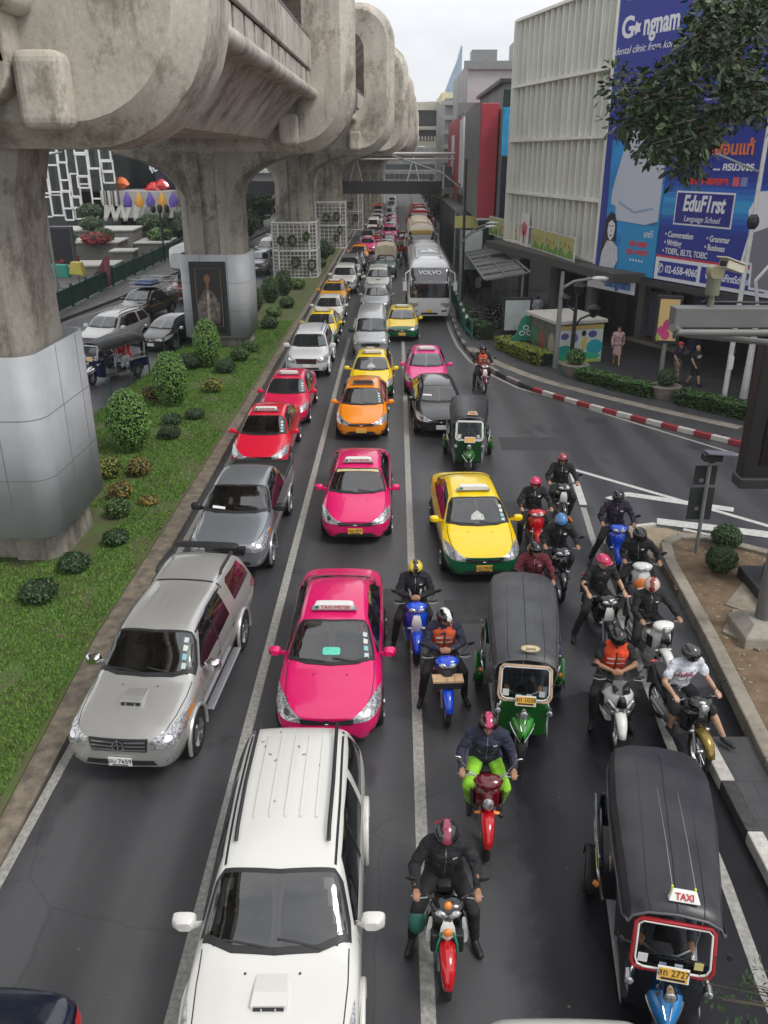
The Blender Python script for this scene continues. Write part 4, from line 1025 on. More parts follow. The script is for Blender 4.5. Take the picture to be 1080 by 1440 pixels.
    for s in (1, -1):
        st = MB(); st.prism([(s*.46, -.85), (s*.48, -.80), (s*.60, .55), (s*.46, .55)][::s], .28, .31); st.build('side_step', STEEL, root, False, .008)
        ra = MB(); ra.tube([(s*.66, .50, .33), (s*.72, .48, .62), (s*.76, .55, .74), (s*.79, 1.3, .78), (s*.77, 1.75, .74), (s*.72, 1.78, .4)], .024, 8)
        ra.tube([(s*.76, .62, .9), (s*.79, 1.0, .93), (s*.79, 1.7, .93)], .020, 8); ra.tube([(s*.76, .62, .9), (s*.75, .55, .74)], .018, 8)
        for y in (.85, 1.15, 1.45): ra.cyl((s*.79, y, .76), (s*.79, y, .93), .012, n=6)
        ra.build('side_rail', CHROME, root, True)
        po = MB(); po.tube([(s*.50, -.02, .35), (s*.58, -.02, 1.45)], .02, 8); po.tube([(s*.62, 1.7, .6), (s*.62, yr-.05, 1.45)], .02, 8); po.tube([(s*.60, .62, .7), (s*.60, .62, 1.5)], .018, 8)
        po.build('roof_post', CHROME, root, True)
        ff = MB()
        rgf = []
        for i in range(9):
            a = math.pi*i/8; y = .98 - .34*math.cos(a); z = .28 + .33*math.sin(a); rgf.append([V(s*.68, y, z), V(s*.90, y, z), V(s*.91, y, z-.05)])
        ff.rings(rgf, False, False, False); o_ = ff.build('rear_fender', c1 if not seatm else BLACKP, root, True); md = o_.modifiers.new('t', 'SOLIDIFY'); md.thickness = .02
        tub = MB(); tub.box((s*.70, 1.2, .55), (.05, 1.15, .42)); tub.build('rear_panel', c1, root, False, .015)
        lp = MB(); lp.tube([(s*.76, .44, .62), (s*.80, .44, .66)], .035, 8); lp.build('marker_lamp', AMBER, root, True)
    tub = MB(); tub.box((0, 1.78, .62), (1.42, .05, .55)); tub.build('rear_panel', c1, root, False, .02)
    st = MB(); st.sell([(-0, .92, .62, .52, .07, 0), (0, 1.0, .62, .54, .08, 0), (0, 1.40, .62, .54, .08, 0), (0, 1.45, .62, .52, .06, 0)], 14, p=4)
    so = st.build('passenger_seat', seatm or mat('tuk_seat', (.03, .10, .04), .5), root, True)
    st = MB(); st.sell([(0, 1.50, .68, .52, .05, 0), (0, 1.52, .80, .54, .2, 0), (0, 1.60, .95, .52, .2, 0)], 14, p=4); st.build('seat_back', seatm or MATS['tuk_seat'], root, True)
    ds = MB(); ds.sell([(0, -.22, .66, .2, .05, 0), (0, -.12, .66, .22, .06, 0), (0, .18, .66, .22, .06, 0), (0, .22, .66, .2, .04, 0)], 12, p=3.5); ds.build('driver_seat', BLACKP, root, True)
    hb = MB(); hb.tube([(-.30, -.60, 1.0), (-.12, -.70, .98), (.12, -.70, .98), (.30, -.60, 1.0)], .014, 8); hb.cyl((0, -.70, .98), (0, -.82, .5), .02, n=8); hb.build('handlebar', STEEL, root, True)
    # plate and sign
    pm = MB(); pm.box((0, 0, 0), (.36, .014, .17)); pp = pm.build('number_plate', PLATEW, root, False, .006, loc=(.02, -1.035, 1.10), rot=(R(-14), 0, 0))
    k = MB(); k.box((0, -.009, .0), (.32, .004, .135)); k.build('plate_face', PLATEY, pp)
    if plate:
        text(plate, .105, INK, pp, Matrix.Translation((0, -.0125, .018)) @ Matrix.Rotation(R(90), 4, 'X')); k = MB(); k.box((0, -.0125, -.047), (.27, .002, .024)); k.build('province_line', INK, pp)
    sz = rg[1][4].z
    if sign is not None:
        sg = MB()
        if signm == 'oval':
            sg.sell([(0, -.03, .07, .17, .055, 0), (0, .03, .07, .165, .05, 0)], 20, p=2.2); sgo = sg.build('roof_sign', mat('oval_sign', (.55, .46, .22), .4), root, False, .008, loc=(.06, -.72, sz+.01), rot=(R(-25), 0, 0))
            kk = MB(); kk.sell([(0, -.036, .07, .145, .038, 0), (0, -.031, .07, .145, .038, 0)], 20, p=2.2); kk.build('sign_face', mat('sign_cream', (.7, .62, .42), .5), sgo)
            text(sign, .07, mat('sign_brown', (.10, .05, .02), .5), sgo, Matrix.Translation((0, -.040, .07)) @ Matrix.Rotation(R(90), 4, 'X'), shear=.4)
        else:
            sg.rings([[V(-.18, -.04, 0), V(.18, -.04, 0), V(.18, .07, 0), V(-.18, .07, 0)], [V(-.135, -.0, .115), V(.135, -.0, .115), V(.135, .04, .115), V(-.135, .04, .115)]])
            sgo = sg.build('roof_sign', mat('sign_white', (.78, .78, .74), .4) if signm is None else signm, root, False, .012, loc=(.08, -.70, sz+.005), rot=(R(-22), 0, 0))
            text(sign, .095, REDINK, sgo, Matrix.Translation((0, -.030, .055)) @ Matrix.Rotation(R(71), 4, 'X'), bold=.002)
    if sticks:
        for x in (-.06, .20):
            q = MB(); q.tube([(x, -.64, sz+.0), (x, -.63, sz+.12), (x-.02, .0, sz+.16), (x-.06, .75, sz+.20)], [.007, .006, .004, .002], 6); ao = q.build('antenna', STEEL, root, True)
            q = MB(); q.cyl((x, -.642, sz+.01), (x, -.63, sz+.13), .013, n=8); q.build('antenna_sleeve', mat('neon_yellow', (.6, .75, .05), .5), ao, True)
    for s in (1, -1):
        q = MB(); q.tube([(s*.46, -.95, 1.35), (s*.58, -.97, 1.40)], .008, 6); q.ball((s*.60, -.97, 1.40), (.035, .012, .05), 10, 6); q.build('mirror', BLACKP, root, True)
    if driver:
        J = dict(pelvis=(0, .02, .78), neck=(0, -.02, 1.27), head=(0, -.05, 1.385), sw=.18)
        for s, kx in ((1, 'R'), (-1, 'L')):
            J['elbow'+kx] = (s*.30, -.25, 1.02); J['wrist'+kx] = (s*.27, -.50, 1.02); J['knee'+kx] = (s*.2, -.42, .76); J['ankle'+kx] = (s*.2, -.45, .42); J['toe'+kx] = (s*.2, -.60, .37)
        person(dlabel, 'drivers inside the tuk-tuks', (org[0], org[1], 0), R(rz), J, mat('driver_shirt', (.03, .035, .05), .9, var=.2), DENIM, vox=.018)
    return root
# ---------------------------------------------------------------- ground materials
def ramp(n, src, stops):
    r = n.nodes.new('ShaderNodeValToRGB'); e = r.color_ramp.elements
    while len(e) < len(stops): e.new(.5)
    for k, (p, c) in enumerate(stops): e[k].position = p; e[k].color = (*c, 1) if len(c) == 3 else c
    n.links.new(src, r.inputs[0]); return r.outputs[0]
def asphalt():
    m = bpy.data.materials.new('asphalt'); m.use_nodes = True; n = m.node_tree; b = n.nodes['Principled BSDF']
    tc = n.nodes.new('ShaderNodeTexCoord')
    def nz(sc, det=6, stretch=(1, 1, 1), rough=.6):
        mp = n.nodes.new('ShaderNodeMapping'); mp.inputs['Scale'].default_value = stretch; n.links.new(tc.outputs['Object'], mp.inputs[0])
        t = n.nodes.new('ShaderNodeTexNoise'); t.inputs['Scale'].default_value = sc; t.inputs['Detail'].default_value = det; t.inputs['Roughness'].default_value = rough
        n.links.new(mp.outputs[0], t.inputs['Vector']); return t.outputs['Fac']
    base = ramp(n, nz(.35, 5, (1, .25, 1)), [(.3, (.043, .044, .048)), (.7, (.080, .081, .086))])
    fine = ramp(n, nz(70, 3), [(.3, (.72, .72, .72)), (.7, (1.25, 1.25, 1.25))])
    mul = n.nodes.new('ShaderNodeMix'); mul.data_type = 'RGBA'; mul.blend_type = 'MULTIPLY'; mul.inputs[0].default_value = 1
    n.links.new(base, mul.inputs[6]); n.links.new(fine, mul.inputs[7])
    # wet and oily patches with their own shapes
    spots = ramp(n, nz(1.1, 4, (1, .6, 1), .5), [(.60, (1, 1, 1)), (.68, (.60, .59, .61))])
    m2 = n.nodes.new('ShaderNodeMix'); m2.data_type = 'RGBA'; m2.blend_type = 'MULTIPLY'; m2.inputs[0].default_value = 1
    n.links.new(mul.outputs[2], m2.inputs[6]); n.links.new(spots, m2.inputs[7])
    sep = n.nodes.new('ShaderNodeSeparateXYZ'); n.links.new(tc.outputs['Object'], sep.inputs[0])
    # damp band: x 1.5..6, y 2..13
    def band(sock, a, b_):
        mr = n.nodes.new('ShaderNodeMapRange'); mr.interpolation_type = 'SMOOTHSTEP'; mr.inputs[1].default_value = a; mr.inputs[2].default_value = b_; n.links.new(sock, mr.inputs[0]); return mr.outputs[0]
    def mth(op, a, b_=None):
        q = n.nodes.new('ShaderNodeMath'); q.operation = op; 
        for i, s in enumerate((a, b_)):
            if s is None: continue
            if isinstance(s, (int, float)): q.inputs[i].default_value = s
            else: n.links.new(s, q.inputs[i])
        return q.outputs[0]
    vo = n.nodes.new('ShaderNodeTexVoronoi'); vo.feature = 'DISTANCE_TO_EDGE'; vo.inputs['Scale'].default_value = .38
    wz = n.nodes.new('ShaderNodeMix'); wz.data_type = 'RGBA'; wz.inputs[0].default_value = .12; tn = n.nodes.new('ShaderNodeTexNoise'); tn.inputs['Scale'].default_value = 2.2; tn.inputs['Detail'].default_value = 5; n.links.new(tc.outputs['Object'], tn.inputs[0])
    n.links.new(tc.outputs['Object'], wz.inputs[6]); n.links.new(tn.outputs['Color'], wz.inputs[7]); n.links.new(wz.outputs[2], vo.inputs[0])
    ck = ramp(n, vo.outputs['Distance'], [(.002, (.78, .78, .78)), (.007, (1, 1, 1))]); lanew = mth('ABSOLUTE', mth('SINE', mth('MULTIPLY', mth('ADD', sep.outputs['X'], .41), 1.107*2)))
    oil = ramp(n, mth('MULTIPLY', lanew, mth('ADD', nz(.9, 5, (1, .25, 1)), .25)), [(.35, (1.08, 1.08, 1.08)), (.75, (.72, .72, .73))])
    for q in (ck, oil):
        m3 = n.nodes.new('ShaderNodeMix'); m3.data_type = 'RGBA'; m3.blend_type = 'MULTIPLY'; m3.inputs[0].default_value = 1; n.links.new(m2.outputs[2], m3.inputs[6]); n.links.new(q, m3.inputs[7]); m2 = m3
    dn = nz(.8, 5)
    yy = mth('ADD', sep.outputs['Y'], mth('MULTIPLY', dn, 5.0)); xx = mth('ADD', sep.outputs['X'], mth('MULTIPLY', dn, 1.2))
    dm = mth('MULTIPLY', band(yy, 15.5, 14.6), band(xx, 2.0, 2.5))
    dmp = n.nodes.new('ShaderNodeMix'); dmp.data_type = 'RGBA'; dmp.blend_type = 'MULTIPLY'; n.links.new(dm, dmp.inputs[0])
    n.links.new(m2.outputs[2], dmp.inputs[6]); dmp.inputs[7].default_value = (.28, .28, .32, 1)
    n.links.new(dmp.outputs[2], b.inputs['Base Color'])
    ro = n.nodes.new('ShaderNodeMapRange'); n.links.new(dm, ro.inputs[0]); ro.inputs[3].default_value = .42; ro.inputs[4].default_value = .16
    n.links.new(ro.outputs[0], b.inputs['Roughness'])
    io = n.nodes.new('ShaderNodeMapRange'); n.links.new(dm, io.inputs[0]); io.inputs[3].default_value = 1.5; io.inputs[4].default_value = 1.3; n.links.new(io.outputs[0], b.inputs['IOR'])
    bp = n.nodes.new('ShaderNodeBump'); bp.inputs['Strength'].default_value = .35; bp.inputs['Distance'].default_value = .006
    n.links.new(nz(120, 2), bp.inputs['Height']); n.links.new(bp.outputs[0], b.inputs['Normal'])
    return m
ASPH = asphalt()
def paving(name, c, bw, bh, mortar=.006, rough=.6, var=.25):
    m = bpy.data.materials.new(name); m.use_nodes = True; n = m.node_tree; b = n.nodes['Principled BSDF']
    tc = n.nodes.new('ShaderNodeTexCoord'); br = n.nodes.new('ShaderNodeTexBrick'); br.offset = .5
    br.inputs['Scale'].default_value = 1; br.inputs['Brick Width'].default_value = bw; br.inputs['Row Height'].default_value = bh; br.inputs['Mortar Size'].default_value = mortar
    br.inputs['Color1'].default_value = (*[x*(1-var*.4) for x in c], 1); br.inputs['Color2'].default_value = (*[x*(1+var*.4) for x in c], 1); br.inputs['Mortar'].default_value = (*[x*.5 for x in c], 1)
    n.links.new(tc.outputs['Object'], br.inputs[0])
    t = n.nodes.new('ShaderNodeTexNoise'); t.inputs['Scale'].default_value = 1.3; t.inputs['Detail'].default_value = 8; n.links.new(tc.outputs['Object'], t.inputs[0])
    r = ramp(n, t.outputs['Fac'], [(.35, (1-var,)*3), (.65, (1+var*.5,)*3)])
    mx = n.nodes.new('ShaderNodeMix'); mx.data_type = 'RGBA'; mx.blend_type = 'MULTIPLY'; mx.inputs[0].default_value = 1
    n.links.new(br.outputs[0], mx.inputs[6]); n.links.new(r, mx.inputs[7]); n.links.new(mx.outputs[2], b.inputs['Base Color'])
    b.inputs['Roughness'].default_value = rough
    MATS[name] = m; return m
PAVE = paving('pavement_tiles', (.060, .060, .063), .4, .4, rough=.5)
PAVEL = paving('plaza_tiles', (.13, .128, .125), .9, .9)
def concrete(name, c, streak=.45):
    m = bpy.data.materials.new(name); m.use_nodes = True; n = m.node_tree; b = n.nodes['Principled BSDF']
    tc = n.nodes.new('ShaderNodeTexCoord')
    def nz(sc, st, det=8, rough=.65):
        mp = n.nodes.new('ShaderNodeMapping'); mp.inputs['Scale'].default_value = st; n.links.new(tc.outputs['Object'], mp.inputs[0])
        t = n.nodes.new('ShaderNodeTexNoise'); t.inputs['Scale'].default_value = sc; t.inputs['Detail'].default_value = det; t.inputs['Roughness'].default_value = rough
        n.links.new(mp.outputs[0], t.inputs['Vector']); return t.outputs['Fac']
    def mulc(p, q):
        mx = n.nodes.new('ShaderNodeMix'); mx.data_type = 'RGBA'; mx.blend_type = 'MULTIPLY'; mx.inputs[0].default_value = 1
        n.links.new(p, mx.inputs[6]); n.links.new(q, mx.inputs[7]); return mx.outputs[2]
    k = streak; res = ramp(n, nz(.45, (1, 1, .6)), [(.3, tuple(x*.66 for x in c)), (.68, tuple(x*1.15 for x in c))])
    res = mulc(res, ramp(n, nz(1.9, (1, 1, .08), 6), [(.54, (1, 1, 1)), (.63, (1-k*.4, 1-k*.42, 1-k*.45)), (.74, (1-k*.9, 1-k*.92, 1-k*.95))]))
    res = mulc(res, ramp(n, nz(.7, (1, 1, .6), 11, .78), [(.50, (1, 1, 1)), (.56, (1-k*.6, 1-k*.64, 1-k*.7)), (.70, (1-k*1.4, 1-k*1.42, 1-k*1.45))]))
    res = mulc(res, ramp(n, nz(9, (1, 1, 1), 8, .7), [(.35, (.84, .84, .84)), (.65, (1.08, 1.08, 1.08))]))
    n.links.new(res, b.inputs['Base Color'])
    b.inputs['Roughness'].default_value = .85
    bp = n.nodes.new('ShaderNodeBump'); bp.inputs['Strength'].default_value = .5; bp.inputs['Distance'].default_value = .02
    n.links.new(nz(14, (1, 1, .5)), bp.inputs['Height']); n.links.new(bp.outputs[0], b.inputs['Normal'])
    MATS[name] = m; return m
CONC = concrete('stained_concrete', (.56, .52, .45), .5)
CONC2 = concrete('pier_concrete', (.36, .335, .29), .6)  # darker than the frames: shade under the deck is mixed into its tone
CONCL = concrete('kerb_concrete', (.30, .27, .22), .3)
ROADW = mat('road_paint', (.40, .39, .36), .6, c2=(.22, .215, .20), vs=14)
ROADW2 = mat('road_paint_fresh', (.62, .62, .60), .55, c2=(.42, .42, .40), vs=9)
GRASSB = mat('lawn_soil', (.075, .13, .028), .9, c2=(.10, .085, .045), vs=1.1, bump=.5, bs=60)
SOIL = mat('brown_soil', (.20, .14, .085), .95, c2=(.10, .07, .045), vs=3, bump=1, bs=22)
SAND = mat('sandy_apron', (.33, .27, .19), .85, c2=(.24, .19, .13), vs=2.5, bump=.3)
KW = mat('kerb_white', (.62, .60, .56), .6, c2=(.42, .40, .36), vs=12, bump=.3)
KR = mat('kerb_red', (.36, .035, .045), .6, c2=(.22, .03, .035), vs=10, bump=.3)
KB = mat('kerb_black', (.030, .030, .032), .6, c2=(.06, .06, .06), vs=10, bump=.3)
DARK = mat('dark_metal', (.022, .023, .026), .5)
GREYM = mat('grey_painted_metal', (.20, .21, .21), .5, var=.15, vs=4)
WHITEM = mat('white_metal', (.62, .62, .60), .45, var=.1)
FGLASS = mat('facade_glass', (.03, .045, .05), .08, ior=1.6)

def struct(name, mb, m, smooth=False, bevel=0):
    o = mb.build(name, m, None, smooth, bevel); o['kind'] = 'structure'; return o
def slab(name, poly, z0, z1, m): mb = MB(); mb.prism(poly, z0, z1); return struct(name, mb, m)

# ---------------------------------------------------------------- setting
mb = MB(); mb.add([(-380, -80, -.05), (380, -80, -.05), (380, 840, -.05), (-380, 840, -.05)], [(0, 1, 2, 3)]); struct('ground', mb, mat('city_ground', (.09, .088, .085), .9, var=.3, vs=.05))
mb = MB()
# asphalt sheet, gridded a little
mb.add([(-30, -20, 0), (40, -20, 0), (40, 420, 0), (-30, 420, 0)], [(0, 1, 2, 3)]); struct('road', mb, ASPH)
slab('pavement', [(3.38, 420), (3.38, 46), (3.5, 42.5), (3.8, 39.2), (4.5, 36.1), (5.2, 34.3), (6.0, 32.7), (7.9, 30.2), (9.9, 28.0), (11.7, 26.1), (15, 22.6), (20, 17), (60, 17), (60, 420)], -.04, .15, PAVE)
MED = [(-11.35, 12), (-11.0, 28.6), (-10.45, 44), (-9.9, 64), (-8.8, 110), (-7.6, 170), (-6.6, 260), (-5.85, 260), (-5.78, 60), (-5.85, 30), (-5.9, 14), (-5.6, 8.5), (-5.5, 2), (-11.5, 2)]
slab('median', MED, -.04, .10, GRASSB)
slab('footway', [(-60, 2), (-19.6, 2), (-19.6, 47), (-18.6, 56), (-17.4, 80), (-15.5, 140), (-14, 300), (-60, 300)][::-1], -.04, .16, PAVEL)
mb = MB()   # gutter beside the lawn
mb.prism([(-5.83, 60), (-5.85, 30), (-5.9, 14), (-5.6, 8.5), (-5.5, 2), (-5.25, 2), (-5.28, 8.5), (-5.42, 14), (-5.50, 30), (-5.50, 60)][::-1], -.03, .06); mb.prism([(-5.80, 260), (-5.83, 60), (-5.50, 60), (-5.5, 260)][::-1], -.03, .06)
struct('gutter_kerb', mb, mat('dirty_kerb', (.24, .20, .15), .9, c2=(.10, .085, .07), vs=4, bump=.6))
def line(name, pts, wd, z=.004, m=ROADW):
    mb = MB(); o = strip(pts, wd); n = len(pts)
    for i in range(n-1): mb.add([(pts_[0], pts_[1], z) for pts_ in (o[i], o[i+1], o[2*n-2-i], o[2*n-1-i])], [(0, 1, 2, 3)])
    return struct(name, mb, m)
line('lane_line', [(-5.20, -5), (-5.20, 20), (-5.22, 60), (-5.2, 250)], .15)
line('lane_line', [(-2.43, -5), (-2.43, 44)], .17); line('lane_line', [(.41, -5), (.41, 44)], .17)
for yk in range(6):
    line('lane_dash', [(-2.3+yk*.04, 47+yk*9), (-2.3+yk*.04, 50+yk*9)], .15)
    line('lane_dash', [(.5+yk*.05, 47+yk*9), (.5+yk*.05, 50+yk*9)], .15)
line('lane_line', [(4.2, 2), (4.28, 6.63), (4.4, 8.25), (4.52, 11.17), (4.75, 15.5), (4.98, 19), (5.16, 21)], .15)
line('edge_line', [(3.0, 60), (3.02, 46), (3.15, 42), (3.5, 38.7), (4.3, 35.8), (5.1, 33.8), (6.8, 31.55), (8.7, 28.8), (11.08, 25.44), (14.5, 21.3)], .13)
line('edge_line', [(-11.0, 20), (-10.95, 28.6), (-10.40, 44), (-9.6, 64), (-8.5, 110)], .14); line('edge_line', [(-19.1, 30), (-19.04, 49.1), (-17.7, 54.3), (-16.2, 72.6)], .14)
line('lane_dash', [(-15.2, 33.5), (-14.9, 36.5)], .14)
for k, pts in enumerate(([(5.2, 21.2), (5.42, 24.05)], [(5.40, 24.1), (9.69, 19.85), (13.5, 16.0)])): line('chevron_edge', pts, .17 if k else .2, .005, ROADW2)
for pts in ([(6.0, 21.6), (6.6, 22.0), (9.2, 20.9)],): line('chevron_bar', pts, .32, .009, ROADW2)
for pts in ([(6.9, 20.1), (9.3, 19.35), (12, 18.2)], [(9.05, 17.9), (12.0, 16.5)]): line('chevron_bar', pts, .42, .009, ROADW2)
mb = MB(); mb.disc((7.32, 29.24, .006), .42, 28); mh = struct('manhole_cover', mb, mat('iron_cover', (.03, .03, .03), .5, bump=.8, bs=30)); mh['kind'] = 'thing'; tag(mh, 'round dark iron manhole cover in the grey side road', 'manhole cover', kind='thing')

# kerbs: right curve, alternating blocks
def along(pts, step):
    P = [Vector((x, y, 0)) for x, y in pts]; outp = [P[0]]; acc = 0
    for a, b in zip(P, P[1:]):
        L = (b-a).length; d = step - acc
        while d <= L: outp.append(a + (b-a)*d/L); d += step
        acc = (acc + L) % step
    return outp
for k, (x, y, wx, wy) in enumerate(((1.6, 15.3, 1.1, 1.0), (-.6, 15.2, 1.6, 2.2), (4.6, 26.5, 2.2, 1.4), (-3.9, 14.2, 1.2, 1.0), (2.9, 20.8, 1.5, 1.2))):
    mb = MB(); mb.add([(x-wx/2, y-wy/2, .0025), (x+wx/2, y-wy/2+.05, .0025), (x+wx/2-.04, y+wy/2, .0025), (x-wx/2+.03, y+wy/2, .0025)], [(0, 1, 2, 3)]); struct('road_patch', mb, mat('patch_asphalt', (.040, .040, .043), .6, var=.25, vs=5, bump=.5, bs=60))
KC = [(3.33, 70), (3.33, 46), (3.45, 42.5), (3.75, 39.2), (4.45, 36.1), (5.15, 34.3), (5.95, 32.7), (7.85, 30.2), (9.85, 28.0), (11.65, 26.1), (15, 22.6)]
def smooth_pts(p, k=4):
    for _ in range(k):
        q = [p[0]]
        for a, b in zip(p, p[1:]): q += [(a[0]*.75+b[0]*.25, a[1]*.75+b[1]*.25), (a[0]*.25+b[0]*.75, a[1]*.25+b[1]*.75)]
        p = q + [p[-1]]
    return p
KCs = smooth_pts(KC, 2)
def kerb(name, pts, step, mats_, label, wd=.18, h=.18, group=None):
    root = empty(name, (0, 0, 0), 0, label, 'kerb', group)
    P = along(pts, step)
    for i, (a, b) in enumerate(zip(P, P[1:])):
        d = (b-a).normalized(); mb = MB(); mb.bar(a + d*.006 + V(0, 0, h/2), b - d*.006 + V(0, 0, h/2), wd, h)
        mb.build('kerb_block', mats_[i % len(mats_)], root, False, .02)
    return root
i0 = min(range(len(KCs)), key=lambda i: abs(KCs[i][1]-33.2))
kerb('kerb', KCs[:i0+1], 1.0, (KB, mat('kerb_dull', (.26, .23, .22), .6, var=.2, vs=9)), 'dull black and grey painted kerb curving beside the bus')
kerb('kerb', KCs[i0:], .62, (KR, KW), 'bright red and white painted kerb round the side road corner')
kerb('kerb', [(5.02, 2.5), (5.03, 11.0)][::-1], 1.02, (KW, KB), 'black and white painted kerb beside the nearest tuk-tuk', .22, .2)
slab('pavement', [(5.13, -5), (5.9, -5), (5.9, 7), (6.0, 11.05), (5.13, 11.05)], -.03, .16, PAVE)
line('edge_gutter', [(3.7, 41), (4.6, 37.8), (5.6, 35.6), (6.5, 34.1), (8.2, 31.9), (10.2, 29.7), (12, 27.9)][::1], .5, .156, CONCL)

# traffic island
isl = empty('traffic_island', (0, 0, 0), 0, 'brown earth traffic island with concrete edge and broken slabs', 'traffic island')
mb = MB(); mb.prism([(6.20, 18.0), (7.0, 18.5), (8.2, 18.3), (12, 15.6), (16, 12), (16, -5), (6.0, -5), (5.95, 10.4), (6.1, 14)][::-1], -.02, .20); mb.build('soil_bed', SOIL, isl)
mb = MB()
for a, b in zip([(5.85, -5), (5.86, 10.4), (6.16, 13.9), (6.36, 17.3), (6.55, 18.25), (6.95, 18.62), (7.6, 18.6), (12.2, 15.3)], [(5.86, 10.4), (6.16, 13.9), (6.36, 17.3), (6.55, 18.25), (6.95, 18.62), (7.6, 18.6), (12.2, 15.3), (16, 11.8)]):
    mb.bar((*a, .14), (*b, .14), .26, .30)
mb.build('edge_kerb', CONCL, isl, False, .03)
mb = MB(); mb.prism([(6.9, 15.3), (7.9, 16.6), (8.4, 16.1), (7.4, 14.8)], .19, .235); mb.prism([(6.45, 14.2), (7.0, 15.1), (7.7, 14.6), (6.9, 13.5)], .19, .245); mb.prism([(8.3, 17.0), (9.5, 16.2), (9.0, 15.4), (7.9, 16.2)], .19, .225); mb.build('broken_slab', mat('old_slab', (.30, .26, .20), .8, c2=(.17, .15, .12), vs=4, bump=.4), isl, False, .01)
mb = MB(); rr = random.Random(5)
for _ in range(420):
    x, y = rr.uniform(6.1, 9.5), rr.uniform(9, 18.2); s = rr.uniform(.015, .05)
    if y > 15 and x > 13 - y*.25 and rr.random() < .3: continue
    a = rr.random()*3; mb.add([(x-s, y, .21), (x, y-s*.5, .215), (x+s, y+.01, .22), (x, y+s*.6, .212)], [(0, 1, 2, 3)], Matrix.Translation((x, y, 0)) @ Matrix.Rotation(a, 4, 'Z') @ Matrix.Translation((-x, -y, 0)))
q = mb.build('leaf_litter', [mat('litter', (.30, .25, .17), .8)], isl); q['kind'] = 'stuff'
slab('apron', [(5.75, 19.3), (6.3, 19.75), (7.0, 19.6), (8.3, 18.7), (7.6, 18.5), (6.9, 18.75), (6.5, 18.4), (6.3, 17.6), (5.9, 18.2)][::-1], -.02, .03, SAND)
for a, b in (((6.0, 19.55), (6.75, 19.75)), ((7.35, 19.4), (8.05, 18.95))):
    mb = MB(); mb.bar((*a, .06), (*b, .06), .12, .10); tag(mb.build('kerb_stone', KW, None, False, .02), 'short white kerb stone at the %s of the sandy apron' % ('left tip' if a[0] < 7 else 'right side'), 'kerb stone', 'white kerb stones on the sandy apron')

# ---------------------------------------------------------------- plants
LG = [mat('leaf_mid', (.055, .13, .028), .5), mat('leaf_light', (.13, .23, .05), .5)]
LD = [mat('leaf_dark', (.030, .072, .024), .55), mat('leaf_dark2', (.065, .12, .035), .55)]
LY = [mat('leaf_yellow', (.30, .30, .04), .55), mat('leaf_olive', (.10, .12, .025), .55)]
LB = [mat('leaf_bronze', (.28, .19, .04), .55), mat('leaf_olive', (.10, .12, .025), .55)]
LR = [mat('flower_red', (.35, .02, .04), .6), mat('flower_red2', (.22, .02, .03), .6)]
LBR = [mat('leaf_bright', (.11, .24, .04), .45), mat('leaf_bright2', (.17, .31, .07), .45)]
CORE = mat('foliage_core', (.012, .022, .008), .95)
TRUNK = mat('bark', (.10, .08, .06), .9, var=.3, bump=.5)
def shrub(name, label, x, y, r, hz, mats_, n=900, leaf=.05, z0=.10, group=None, cat='shrub', core=.86, lift=.0):
    root = empty(name, (x, y, 0), 0, label, cat, group)
    c = (0, 0, z0 + hz*.95 + lift)
    lv = leaves(c, (r, r, hz), n, leaf, shell=.16, zmin=z0+.005)
    lo = lv.build('foliage', mats_, root); lo.data.polygons.foreach_set('material_index', lv.mi)
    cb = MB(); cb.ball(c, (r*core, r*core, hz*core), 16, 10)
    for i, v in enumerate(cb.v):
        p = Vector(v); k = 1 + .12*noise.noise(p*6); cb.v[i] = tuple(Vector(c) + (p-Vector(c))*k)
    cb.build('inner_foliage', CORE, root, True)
    st = MB(); st.tube([(0, 0, z0-.05), (.01, 0, z0+hz*.4)], [.035, .025], 7); st.build('stem', TRUNK, root)
    return root
TOP = [  # clipped egg-shaped bushes, x y r hz
 (-8.45, 25.3, .72, 1.05, 'big clipped egg bush nearest the grey cladding, light green', LBR), (-8.45, 30.6, .68, 1.08, 'tall clipped egg bush between two dark lamp stubs and the lawn', LBR),
 (-8.38, 36.9, .62, 1.12, 'clipped egg bush just left of the framed poster pier', LBR), (-8.1, 55.0, .6, .85, 'dark cone bush directly below the first lattice pier', LD), (-7.6, 58.0, .6, .9, 'dark cone bush touching the front of the first lattice pier', LD),
 (-8.6, 51.5, .55, .8, 'dark clipped bush right of the poster pier', LD), (-6.6, 80, .6, .9, 'dark upright bush in front of the second lattice pier', LD), (-7.4, 78.5, .55, .8, 'dark upright bush left in front of the second lattice pier', LD)]
for (x, y, r, hz, lb, ms) in TOP: shrub('topiary_bush', lb, x, y, r, hz, ms, 3600 if y < 40 else 900, .060 if y < 40 else .10, group='clipped bushes along the median lawn', cat='bush')
